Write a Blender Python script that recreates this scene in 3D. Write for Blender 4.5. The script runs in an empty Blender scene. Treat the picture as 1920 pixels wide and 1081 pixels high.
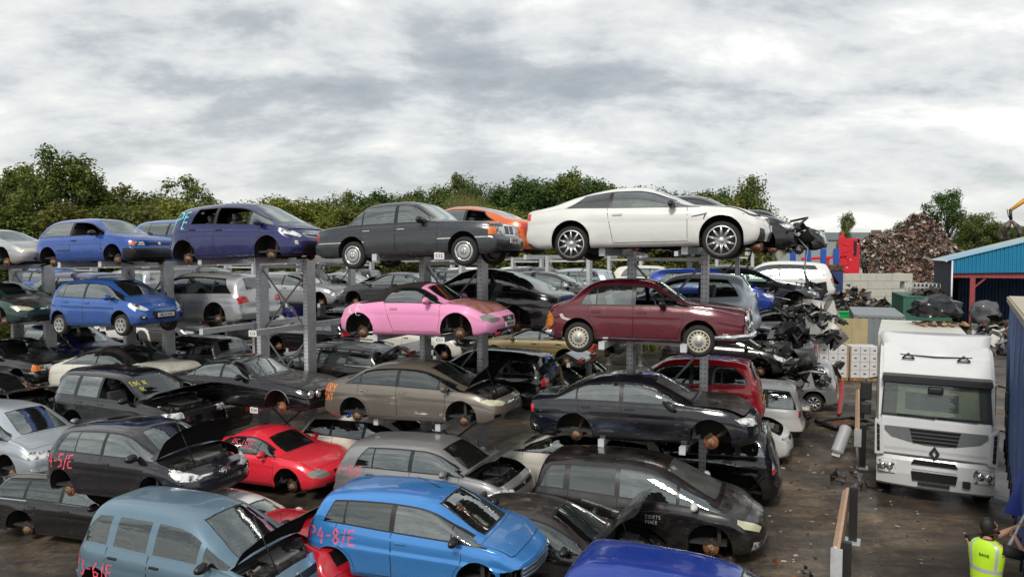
import bpy, bmesh, math, random
from mathutils import Vector, Matrix, Euler
from mathutils.bvhtree import BVHTree
R=math.radians
random.seed(7)
SC=bpy.context.scene
COL=SC.collection

# ---------------------------------------------------------------- tagging
def tag(o,label=None,cat=None,group=None,kind=None):
    if label: o['label']=label
    if cat: o['category']=cat
    if group: o['group']=group
    if kind: o['kind']=kind
    return o
def empty(name,loc=(0,0,0),rot=(0,0,0)):
    o=bpy.data.objects.new(name,None); COL.objects.link(o)
    o.location=loc; o.rotation_euler=rot; o.empty_display_size=.2
    return o
def link(name,me,parent=None,loc=None,rot=None):
    o=bpy.data.objects.new(name,me); COL.objects.link(o)
    if parent: o.parent=parent
    if loc is not None: o.location=loc
    if rot is not None: o.rotation_euler=rot
    return o

# ---------------------------------------------------------------- materials
MATS={}
def newmat(name):
    m=bpy.data.materials.new(name); m.use_nodes=True
    nt=m.node_tree; nt.nodes.clear()
    out=nt.nodes.new('ShaderNodeOutputMaterial')
    return m,nt,out
def N(nt,typ,**kw):
    n=nt.nodes.new(typ)
    for k,v in kw.items():
        if k in n.inputs: n.inputs[k].default_value=v
        else: setattr(n,k,v)
    return n
def L(nt,a,ao,b,bi): nt.links.new(a.outputs[ao],b.inputs[bi])
def c4(c): return (c[0],c[1],c[2],1)
def simple(name,rgb,rough=.6,metal=0,var=.25,scale=6,bump=0,coat=0,spec=.5):
    """principled with procedural dirt variation in object space"""
    if name in MATS: return MATS[name]
    m,nt,out=newmat(name)
    b=N(nt,'ShaderNodeBsdfPrincipled'); b.inputs['Roughness'].default_value=rough
    b.inputs['Metallic'].default_value=metal; b.inputs['Coat Weight'].default_value=coat
    b.inputs['Specular IOR Level'].default_value=spec
    tc=N(nt,'ShaderNodeTexCoord'); no=N(nt,'ShaderNodeTexNoise'); no.inputs['Scale'].default_value=scale
    no.inputs['Detail'].default_value=6; no.inputs['Roughness'].default_value=.65
    L(nt,tc,'Object',no,'Vector')
    mx=N(nt,'ShaderNodeMix',data_type='RGBA'); 
    mx.inputs[6].default_value=c4([x*(1-var) for x in rgb]); mx.inputs[7].default_value=c4([min(1,x*(1+var)) for x in rgb])
    L(nt,no,'Fac',mx,0); nt.links.new(mx.outputs[2],b.inputs['Base Color'])
    if bump:
        bp=N(nt,'ShaderNodeBump'); bp.inputs['Strength'].default_value=bump; bp.inputs['Distance'].default_value=.02
        L(nt,no,'Fac',bp,'Height'); L(nt,bp,'Normal',b,'Normal')
    L(nt,b,'BSDF',out,'Surface')
    MATS[name]=m; return m
def paint(name,rgb,metal=.0,rough=.22,dirt=.25,dirtcol=(.12,.10,.075),coat=.9,seed=0.):
    """car paint: clear coat, dust that settles on upward faces, scuffs; dark bare inside"""
    if name in MATS: return MATS[name]
    m,nt,out=newmat(name)
    b=N(nt,'ShaderNodeBsdfPrincipled'); b.inputs['Metallic'].default_value=metal
    b.inputs['Coat Weight'].default_value=coat; b.inputs['Coat Roughness'].default_value=.07
    tc=N(nt,'ShaderNodeTexCoord'); 
    mp=N(nt,'ShaderNodeMapping'); mp.inputs['Location'].default_value=(seed,seed*.7,seed*1.3); L(nt,tc,'Object',mp,'Vector')
    n1=N(nt,'ShaderNodeTexNoise'); n1.inputs['Scale'].default_value=2.2; n1.inputs['Detail'].default_value=8; n1.inputs['Roughness'].default_value=.7
    L(nt,mp,'Vector',n1,'Vector')
    n2=N(nt,'ShaderNodeTexNoise'); n2.inputs['Scale'].default_value=28; n2.inputs['Detail'].default_value=4
    L(nt,mp,'Vector',n2,'Vector')
    ge=N(nt,'ShaderNodeNewGeometry'); sp=N(nt,'ShaderNodeSeparateXYZ'); L(nt,ge,'Normal',sp,'Vector')
    up=N(nt,'ShaderNodeMapRange'); up.inputs['From Min'].default_value=-.2; up.inputs['From Max'].default_value=1; up.inputs['To Min'].default_value=.12; up.inputs['To Max'].default_value=1
    L(nt,sp,'Z',up,'Value')
    rp=N(nt,'ShaderNodeMapRange'); rp.inputs['From Min'].default_value=.38; rp.inputs['From Max'].default_value=.72; L(nt,n1,'Fac',rp,'Value')
    mu=N(nt,'ShaderNodeMath',operation='MULTIPLY'); L(nt,rp,'Result',mu,0); L(nt,up,'Result',mu,1)
    mu2=N(nt,'ShaderNodeMath',operation='MULTIPLY'); L(nt,mu,0,mu2,0); mu2.inputs[1].default_value=dirt
    mu3=N(nt,'ShaderNodeMath',operation='MULTIPLY_ADD'); L(nt,n2,'Fac',mu3,0); mu3.inputs[1].default_value=.10*dirt; L(nt,mu2,0,mu3,2)
    # mud thrown up along the sills, and fine scratches
    so=N(nt,'ShaderNodeSeparateXYZ'); L(nt,tc,'Object',so,'Vector')
    lo=N(nt,'ShaderNodeMapRange'); lo.inputs['From Min'].default_value=.62; lo.inputs['From Max'].default_value=.18; lo.inputs['To Max'].default_value=1.0; L(nt,so,'Z',lo,'Value')
    n4=N(nt,'ShaderNodeTexNoise'); n4.inputs['Scale'].default_value=5.5; n4.inputs['Detail'].default_value=7; n4.inputs['Roughness'].default_value=.7; L(nt,mp,'Vector',n4,'Vector')
    l4=N(nt,'ShaderNodeMapRange'); l4.inputs['From Min'].default_value=.36; l4.inputs['From Max'].default_value=.66; L(nt,n4,'Fac',l4,'Value')
    lm=N(nt,'ShaderNodeMath',operation='MULTIPLY'); L(nt,lo,'Result',lm,0); L(nt,l4,'Result',lm,1)
    mpS=N(nt,'ShaderNodeMapping'); mpS.inputs['Scale'].default_value=(1.2,1.2,26); mpS.inputs['Rotation'].default_value=(0,.12,0); L(nt,tc,'Object',mpS,'Vector')
    n5=N(nt,'ShaderNodeTexNoise'); n5.inputs['Scale'].default_value=3.2; n5.inputs['Detail'].default_value=2; L(nt,mpS,'Vector',n5,'Vector')
    l5=N(nt,'ShaderNodeMapRange'); l5.inputs['From Min'].default_value=.70; l5.inputs['From Max'].default_value=.76; l5.inputs['To Max'].default_value=.55; L(nt,n5,'Fac',l5,'Value')
    ma_=N(nt,'ShaderNodeMath',operation='MULTIPLY_ADD'); L(nt,lm,0,ma_,0); ma_.inputs[1].default_value=min(.85,.25+dirt*.9); L(nt,mu3,0,ma_,2); ma_.use_clamp=True
    mx0=N(nt,'ShaderNodeMix',data_type='RGBA'); mx0.inputs[6].default_value=c4(rgb); mx0.inputs[7].default_value=c4([x*.55+.20 for x in rgb]); L(nt,l5,'Result',mx0,0)
    mx=N(nt,'ShaderNodeMix',data_type='RGBA'); nt.links.new(mx0.outputs[2],mx.inputs[6]); mx.inputs[7].default_value=c4(dirtcol); mu3=ma_
    L(nt,mu3,0,mx,0); nt.links.new(mx.outputs[2],b.inputs['Base Color'])
    rr=N(nt,'ShaderNodeMath',operation='MULTIPLY_ADD'); L(nt,mu3,0,rr,0); rr.inputs[1].default_value=.8; rr.inputs[2].default_value=rough; rr.use_clamp=True
    L(nt,rr,0,b,'Roughness')
    cw=N(nt,'ShaderNodeMath',operation='MULTIPLY_ADD'); L(nt,mu3,0,cw,0); cw.inputs[1].default_value=-1.2; cw.inputs[2].default_value=coat; cw.use_clamp=True
    L(nt,cw,0,b,'Coat Weight')
    n3=N(nt,'ShaderNodeTexNoise'); n3.inputs['Scale'].default_value=1.7; n3.inputs['Detail'].default_value=2; L(nt,mp,'Vector',n3,'Vector')
    bp=N(nt,'ShaderNodeBump'); bp.inputs['Strength'].default_value=.42; bp.inputs['Distance'].default_value=.025; L(nt,n3,'Fac',bp,'Height'); L(nt,bp,'Normal',b,'Normal'); L(nt,bp,'Normal',b,'Coat Normal')
    inn=N(nt,'ShaderNodeBsdfDiffuse'); inn.inputs['Color'].default_value=(.025,.025,.025,1)
    ms=N(nt,'ShaderNodeMixShader'); L(nt,ge,'Backfacing',ms,0); L(nt,b,'BSDF',ms,1); L(nt,inn,'BSDF',ms,2)
    L(nt,ms,0,out,'Surface')
    MATS[name]=m; return m
def glassmat(name,tint,refl=1.0,rough=.02,dust=.12,base=.03):
    if name in MATS: return MATS[name]
    m,nt,out=newmat(name)
    tr=N(nt,'ShaderNodeBsdfTransparent'); tr.inputs['Color'].default_value=c4(tint)
    gl=N(nt,'ShaderNodeBsdfGlossy'); gl.inputs['Roughness'].default_value=rough; gl.inputs['Color'].default_value=(.9,.97,.95,1)
    tc=N(nt,'ShaderNodeTexCoord'); mp=N(nt,'ShaderNodeMapping'); mp.inputs['Scale'].default_value=(.5,.5,3.5); L(nt,tc,'Object',mp,'Vector')
    no=N(nt,'ShaderNodeTexNoise'); no.inputs['Scale'].default_value=2.5; no.inputs['Detail'].default_value=3; L(nt,mp,'Vector',no,'Vector')
    bp=N(nt,'ShaderNodeBump'); bp.inputs['Strength'].default_value=.35; bp.inputs['Distance'].default_value=.02; L(nt,no,'Fac',bp,'Height'); L(nt,bp,'Normal',gl,'Normal')
    fr=N(nt,'ShaderNodeFresnel'); fr.inputs['IOR'].default_value=1.7
    ma=N(nt,'ShaderNodeMath',operation='MULTIPLY_ADD'); ma.inputs[1].default_value=1.5*refl; ma.inputs[2].default_value=base; ma.use_clamp=True; L(nt,fr,'Fac',ma,0)
    ms=N(nt,'ShaderNodeMixShader'); L(nt,ma,0,ms,0); L(nt,tr,0,ms,1); L(nt,gl,0,ms,2)
    df=N(nt,'ShaderNodeBsdfDiffuse'); df.inputs['Color'].default_value=(.33,.34,.32,1)
    n2=N(nt,'ShaderNodeTexNoise'); n2.inputs['Scale'].default_value=3.1; n2.inputs['Detail'].default_value=7; L(nt,tc,'Object',n2,'Vector')
    m2=N(nt,'ShaderNodeMath',operation='MULTIPLY'); m2.inputs[1].default_value=dust; L(nt,n2,'Fac',m2,0)
    ms2=N(nt,'ShaderNodeMixShader'); L(nt,m2,0,ms2,0); L(nt,ms,0,ms2,1); L(nt,df,0,ms2,2)
    L(nt,ms2,0,out,'Surface'); MATS[name]=m; return m
def rustmat(name,a,b_,scale=9,rough=.8,metal=.2,lo=.42,hi=.6,bump=.4):
    if name in MATS: return MATS[name]
    m,nt,out=newmat(name); b=N(nt,'ShaderNodeBsdfPrincipled'); b.inputs['Roughness'].default_value=rough; b.inputs['Metallic'].default_value=metal
    tc=N(nt,'ShaderNodeTexCoord'); no=N(nt,'ShaderNodeTexNoise'); no.inputs['Scale'].default_value=scale; no.inputs['Detail'].default_value=8; no.inputs['Roughness'].default_value=.7
    L(nt,tc,'Object',no,'Vector'); r=N(nt,'ShaderNodeValToRGB'); r.color_ramp.elements[0].position=lo; r.color_ramp.elements[1].position=hi
    r.color_ramp.elements[0].color=c4(a); r.color_ramp.elements[1].color=c4(b_); L(nt,no,'Fac',r,'Fac'); L(nt,r,'Color',b,'Base Color')
    bp=N(nt,'ShaderNodeBump'); bp.inputs['Strength'].default_value=bump; bp.inputs['Distance'].default_value=.01; L(nt,no,'Fac',bp,'Height'); L(nt,bp,'Normal',b,'Normal')
    L(nt,b,'BSDF',out,'Surface'); MATS[name]=m; return m

M_TRIM=simple('black_trim',(.012,.012,.013),.35,0,.3,20)
M_PLASTIC=simple('black_plastic',(.02,.02,.021),.5,0,.3,20)
M_UNDER=simple('underbody_grime',(.016,.014,.012),.9,0,.5,5,.3)
M_LINER=simple('arch_liner',(.028,.022,.018),.9,0,.6,9,.4)
M_TYRE=simple('tyre_rubber',(.022,.021,.02),.85,0,.3,14)
M_ALLOY=simple('alloy',(.62,.62,.6),.3,.7,.12,10)
M_CHROME=simple('chrome',(.75,.75,.74),.12,1,.08,10)
M_STEEL=simple('painted_steel_wheel',(.55,.52,.42),.5,.3,.25,18)
M_HUBCAP=simple('hubcap_plastic',(.42,.43,.42),.35,.35,.12,9)
M_DISC=rustmat('rusty_brake_disc',(.21,.075,.028),(.08,.035,.022),14)
M_DISC2=rustmat('brown_brake_disc',(.10,.05,.03),(.045,.03,.024),14)
M_DISC3=rustmat('orange_brake_disc',(.34,.12,.035),(.17,.06,.03),12)
M_HUB=rustmat('rusty_hub',(.20,.09,.045),(.42,.30,.20),16)
M_STRUT=rustmat('suspension_grime',(.025,.02,.017),(.09,.05,.03),12)
M_HL=rustmat('headlight_lens',(.045,.047,.05),(.78,.80,.79),7,.10,.1,.40,.52,.1)
M_HLY=simple('yellowed_headlight_lens',(.62,.60,.42),.15,.1,.2,9,0,1)
M_HLD=simple('dull_headlight_lens',(.24,.25,.22),.15,.1,.2,9,0,1)
M_REFL=simple('reflector_bowl',(.8,.8,.8),.08,1,.1,6)
M_RED=simple('tail_lens_red',(.55,.015,.02),.15,0,.25,12,0,1)
M_ORANGE=simple('indicator_lens_orange',(.85,.20,.015),.2,0,.15,12,0,1)
M_SEAT=simple('seat_cloth',(.045,.045,.047),.9,0,.25,30)
M_SEATL=simple('seat_cream',(.38,.35,.30),.75,0,.15,20)
M_INT=simple('cabin_plastic',(.03,.03,.032),.7,0,.25,12)
M_ENGINE=rustmat('engine_parts',(.012,.012,.012),(.10,.095,.09),7,.5,.3,.4,.68)
M_ENGL=simple('engine_alloy',(.30,.29,.27),.5,.5,.5,18)
M_PLW=simple('plate_white',(.75,.75,.72),.5,0,.08,20)
M_PLY=simple('plate_yellow',(.75,.50,.03),.5,0,.08,20)
M_INK=simple('plate_lettering',(.01,.01,.012),.6,0,.1,20)
M_SPRAYP=simple('pink_spray',(.85,.09,.16),.7,0,.25,30)
M_SPRAYT=simple('teal_spray',(.22,.72,.62),.7,0,.2,30)
M_SPRAYO=simple('orange_spray',(.85,.24,.02),.7,0,.2,30)
M_SPRAYW=simple('white_spray',(.75,.72,.70),.7,0,.2,30)
M_SPRAYY=simple('yellow_marker',(.72,.70,.08),.7,0,.2,30)
M_SEAM=simple('shut_line',(.006,.006,.006),.8,0,.1,9)
M_ROOFBLK=paint('dusty_black_roof',(.012,.010,.010),0,.35,.55,(.075,.055,.04))
M_CANVAS=simple('soft_top_canvas',(.016,.012,.010),.95,0,.4,22,.5)
M_SCUFF=simple('filler_scuff',(.13,.13,.13),.7,0,.4,14)
G_CLEAR=glassmat('glass_clear',(.70,.82,.77),.9,.015,.05,.17)
G_MID=glassmat('glass_mid',(.42,.50,.47),.9,.015,.05,.12)
G_DARK=glassmat('glass_privacy',(.05,.055,.06),.8,.015,.03,.08)
G_DIRTY=glassmat('glass_dirty',(.40,.42,.40),.8,.06,.40)

# ---------------------------------------------------------------- mesh helpers
def add_box(bm,c,s,mat=0,rot=None,bev=0):
    r=bmesh.ops.create_cube(bm,size=1)
    vs=r['verts']; M=Matrix.Diagonal((s[0],s[1],s[2],1))
    if rot is not None: M=Euler(rot).to_matrix().to_4x4()@M
    M=Matrix.Translation(c)@M
    bmesh.ops.transform(bm,matrix=M,verts=vs)
    fs={f for v in vs for f in v.link_faces}
    for f in fs: f.material_index=mat
    if bev:
        es={e for f in fs for e in f.edges}
        r=bmesh.ops.bevel(bm,geom=list(es),offset=bev,segments=2,affect='EDGES',profile=.6)
        for f in r['faces']: f.material_index=mat
    return fs
def add_tube(bm,pts,rad,mat=0,n=8,caps=True,smooth=True):
    pts=[Vector(p) for p in pts]; rings=[]
    m=len(pts); rads=rad if isinstance(rad,(list,tuple)) else [rad]*m
    up=Vector((0,0,1))
    for i,p in enumerate(pts):
        d=(pts[min(i+1,m-1)]-pts[max(i-1,0)]).normalized()
        a=d.cross(up if abs(d.dot(up))<.95 else Vector((1,0,0))).normalized(); b=d.cross(a)
        rings.append([bm.verts.new(p+(a*math.cos(2*math.pi*k/n)+b*math.sin(2*math.pi*k/n))*rads[i]) for k in range(n)])
    for i in range(m-1):
        for k in range(n):
            f=bm.faces.new((rings[i][k],rings[i][(k+1)%n],rings[i+1][(k+1)%n],rings[i+1][k])); f.material_index=mat; f.smooth=smooth
    if caps:
        for rg in (rings[0][::-1],rings[-1]):
            f=bm.faces.new(rg); f.material_index=mat
def add_lathe(bm,prof,mat=0,n=24,axis='y',c=(0,0,0),smooth=True,closed=False):
    """prof: list of (along axis, radius)"""
    rings=[]
    for a,r in prof:
        ring=[]
        for k in range(n):
            t=2*math.pi*k/n
            if axis=='y': p=(c[0]+r*math.cos(t),c[1]+a,c[2]+r*math.sin(t))
            elif axis=='z': p=(c[0]+r*math.cos(t),c[1]+r*math.sin(t),c[2]+a)
            else: p=(c[0]+a,c[1]+r*math.cos(t),c[2]+r*math.sin(t))
            ring.append(bm.verts.new(p))
        rings.append(ring)
    for i in range(len(rings)-1):
        for k in range(n):
            f=bm.faces.new((rings[i][k],rings[i][(k+1)%n],rings[i+1][(k+1)%n],rings[i+1][k])); f.material_index=mat; f.smooth=smooth
    for rg,ok in ((rings[0],prof[0][1]>1e-4),(rings[-1],prof[-1][1]>1e-4)):
        if ok and closed:
            f=bm.faces.new(rg); f.material_index=mat
def add_prism(bm,poly,depth,mat=0,plane='xz',off=0,bev=0):
    """extrude a 2D polygon; plane xz -> along y from off to off+depth"""
    def P(p,d):
        if plane=='xz': return (p[0],d,p[1])
        if plane=='yz': return (d,p[0],p[1])
        return (p[0],p[1],d)
    a=[bm.verts.new(P(p,off)) for p in poly]; b=[bm.verts.new(P(p,off+depth)) for p in poly]
    fs=[bm.faces.new(a),bm.faces.new(b[::-1])]
    n=len(poly)
    for i in range(n): fs.append(bm.faces.new((a[(i+1)%n],a[i],b[i],b[(i+1)%n])))
    for f in fs: f.material_index=mat
    bmesh.ops.recalc_face_normals(bm,faces=fs)
    if bev:
        es={e for f in fs for e in f.edges}
        r=bmesh.ops.bevel(bm,geom=list(es),offset=bev,segments=2,affect='EDGES')
        for f in r['faces']: f.material_index=mat
    return fs
def mesh_of(name,bm,mats,recalc=False,smooth=None):
    if recalc: bmesh.ops.recalc_face_normals(bm,faces=bm.faces)
    me=bpy.data.meshes.new(name); bm.to_mesh(me); bm.free()
    for m in mats: me.materials.append(m)
    if smooth is not None:
        for p in me.polygons: p.use_smooth=smooth
    return me
def obj(name,bm,mats,parent=None,loc=None,rot=None,recalc=False,smooth=None):
    if not isinstance(mats,(list,tuple)): mats=[mats]
    return link(name,mesh_of(name,bm,mats,recalc,smooth),parent,loc,rot)
def bent_sheet(b,p,s,mat,rnd,asp=.5,curl=.5):
    e1=Vector((rnd.uniform(-1,1),rnd.uniform(-1,1),rnd.uniform(-.9,.9))).normalized(); e2=Matrix.Rotation(rnd.uniform(0,6.28),3,e1)@e1.orthogonal().normalized(); e3=e1.cross(e2)
    c1=rnd.uniform(-curl,curl); c2=rnd.uniform(-curl,curl); tw=rnd.uniform(-.5,.5); n=5; m=3
    g=[[b.verts.new(p+e1*s*u+e2*s*asp*v+e3*s*(c1*u*u+c2*asp*v*v+tw*u*v*asp+rnd.uniform(-.02,.02))) for v in (-1,0,1)] for u in (-1,-.5,0,.5,1)]
    for i in range(n-1):
        for j in range(m-1):
            f=b.faces.new((g[i][j],g[i+1][j],g[i+1][j+1],g[i][j+1])); f.material_index=mat; f.smooth=True
def text_mesh(name,body,size,mat,depth=.002,bold=0.0,align='CENTER'):
    cu=bpy.data.curves.new(name,'FONT'); cu.body=body; cu.size=size; cu.extrude=depth; cu.align_x=align; cu.align_y='CENTER'; cu.offset=bold*size
    o=bpy.data.objects.new(name,cu); COL.objects.link(o)
    bpy.context.view_layer.update()
    me=bpy.data.meshes.new_from_object(o.evaluated_get(bpy.context.evaluated_depsgraph_get()))
    bpy.data.objects.remove(o); bpy.data.curves.remove(cu)
    me.materials.clear(); me.materials.append(mat); me.name=name
    return me
def pch(pts):
    pts=sorted(pts); xs=[p[0] for p in pts]; ys=[p[1] for p in pts]; n=len(xs)
    d=[(ys[i+1]-ys[i])/(xs[i+1]-xs[i]) for i in range(n-1)]
    m=[0]*n; m[0]=d[0]; m[-1]=d[-1]
    for i in range(1,n-1):
        if d[i-1]*d[i]<=0: m[i]=0
        else:
            w1=2*(xs[i+1]-xs[i])+(xs[i]-xs[i-1]); w2=(xs[i+1]-xs[i])+2*(xs[i]-xs[i-1])
            m[i]=(w1+w2)/(w1/d[i-1]+w2/d[i])
    def f(x):
        if x<=xs[0]: return ys[0]
        if x>=xs[-1]: return ys[-1]
        lo,hi=0,n-1
        while hi-lo>1:
            k=(lo+hi)//2
            if xs[k]<=x: lo=k
            else: hi=k
        h=xs[hi]-xs[lo]; t=(x-xs[lo])/h
        return (ys[lo]*(1+2*t)*(1-t)**2+m[lo]*h*t*(1-t)**2+ys[hi]*t*t*(3-2*t)+m[hi]*h*t*t*(t-1))
    return f
def sstep(a,b,x):
    t=max(0,min(1,(x-a)/(b-a))); return t*t*(3-2*t)
def inpoly(x,y,poly):
    r=False; j=len(poly)-1
    for i in range(len(poly)):
        xi,yi=poly[i]; xj,yj=poly[j]
        if (yi>y)!=(yj>y) and x<(xj-xi)*(y-yi)/(yj-yi)+xi: r=not r
        j=i
    return r
def knife(bm,poly,ax,sel):
    """cut a 2D polygon (axes ax) into the faces accepted by sel; returns the faces inside"""
    a,b=ax
    if sum(poly[i][0]*poly[(i+1)%len(poly)][1]-poly[(i+1)%len(poly)][0]*poly[i][1] for i in range(len(poly)))<0: poly=poly[::-1]
    x0=min(p[0] for p in poly); x1=max(p[0] for p in poly); y0=min(p[1] for p in poly); y1=max(p[1] for p in poly)
    def ov(f,X0,X1,Y0,Y1):
        cs=[v.co for v in f.verts]
        return max(c[a] for c in cs)>=X0 and min(c[a] for c in cs)<=X1 and max(c[b] for c in cs)>=Y0 and min(c[b] for c in cs)<=Y1
    F={f for f in bm.faces if sel(f) and ov(f,x0,x1,y0,y1)}
    n=len(poly)
    for i in range(n):
        p=poly[i]; q=poly[(i+1)%n]
        if abs(p[0]-q[0])+abs(p[1]-q[1])<1e-6: continue
        e=1e-4
        fs=[f for f in F if ov(f,min(p[0],q[0])-e,max(p[0],q[0])+e,min(p[1],q[1])-e,max(p[1],q[1])+e)]
        if not fs: continue
        co=[0,0,0]; co[a]=p[0]; co[b]=p[1]; no=[0,0,0]; no[a]=q[1]-p[1]; no[b]=-(q[0]-p[0])
        es={ed for f in fs for ed in f.edges}; vs={v for f in fs for v in f.verts}
        r=bmesh.ops.bisect_plane(bm,geom=fs+list(es)+list(vs),dist=2e-5,plane_co=co,plane_no=no)
        F={f for f in F if f.is_valid}|{g for g in r['geom'] if isinstance(g,bmesh.types.BMFace)}
    out=[]
    for f in F:
        if f.is_valid:
            c=f.calc_center_median()
            if inpoly(c[a],c[b],poly): out.append(f)
    return out
STROKES={'P':[[(0,0),(.05,1),(.55,.95),(.6,.65),(.05,.5)]],'E':[[(.6,1),(.05,.95),(0,0),(.6,.02)],[(.03,.5),(.5,.52)]],
'K':[[(0,0),(.05,1)],[(.6,.95),(.05,.45),(.6,0)]],'4':[[(.35,1),(0,.4),(.6,.42)],[(.45,.75),(.4,-.05)]],'5':[[(.6,1),(.1,.98),(.05,.6),(.5,.55),(.55,.15),(.0,.02)]],
'-':[[(0,.5),(.4,.52)]],'/':[[(0,-.15),(.35,1.05)]],'1':[[(.2,1),(.18,0)]],'8':[[(.3,.5),(.05,.75),(.3,1),(.55,.75),(.3,.5),(0,.22),(.3,0),(.6,.22),(.3,.5)]],
'3':[[(.05,.95),(.5,.9),(.25,.55),(.55,.3),(.3,.0),(0,.08)]],'6':[[(.5,1),(.08,.5),(.1,.08),(.45,.02),(.55,.3),(.1,.42)]],
'T':[[(0,1),(.65,.97)],[(.32,.98),(.28,0)]],'R':[[(0,0),(.05,1),(.5,.95),(.55,.65),(.05,.5),(.6,0)]],'Y':[[(0,1),(.3,.5),(.6,1)],[(.3,.5),(.22,0)]],
'C':[[(.6,.85),(.3,1),(.02,.6),(.1,.1),(.55,.08)]],'A':[[(0,0),(.3,1),(.6,0)],[(.12,.4),(.5,.4)]],'O':[[(.3,1),(.03,.6),(.1,.1),(.4,.02),(.6,.45),(.3,1)]],
'0':[[(.3,1),(.03,.6),(.1,.1),(.4,.02),(.6,.45),(.3,1)]],'2':[[(.03,.8),(.3,1),(.55,.75),(.0,.02),(.6,.03)]],'9':[[(.55,.6),(.2,.5),(.08,.8),(.4,1),(.55,.7),(.45,0)]],
'L':[[(.05,1),(0,0),(.5,.02)]],'X':[[(0,1),(.6,0)],[(.6,1),(0,0)]],'D':[[(0,0),(.04,1),(.5,.8),(.55,.3),(0,0)]],'U':[[(0,1),(.05,.1),(.5,.05),(.6,1)]],' ':[],
'N':[[(0,0),(.03,1),(.55,0),(.6,1)]],'G':[[(.6,.85),(.2,1),(.0,.4),(.3,0),(.6,.2),(.55,.48),(.35,.48)]],'W':[[(0,1),(.15,0),(.3,.7),(.45,0),(.6,1)]],'M':[[(0,0),(.05,1),(.3,.4),(.55,1),(.6,0)]],'S':[[(.55,.9),(.15,.95),(.1,.6),(.5,.45),(.5,.05),(0,.1)]]}
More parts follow.
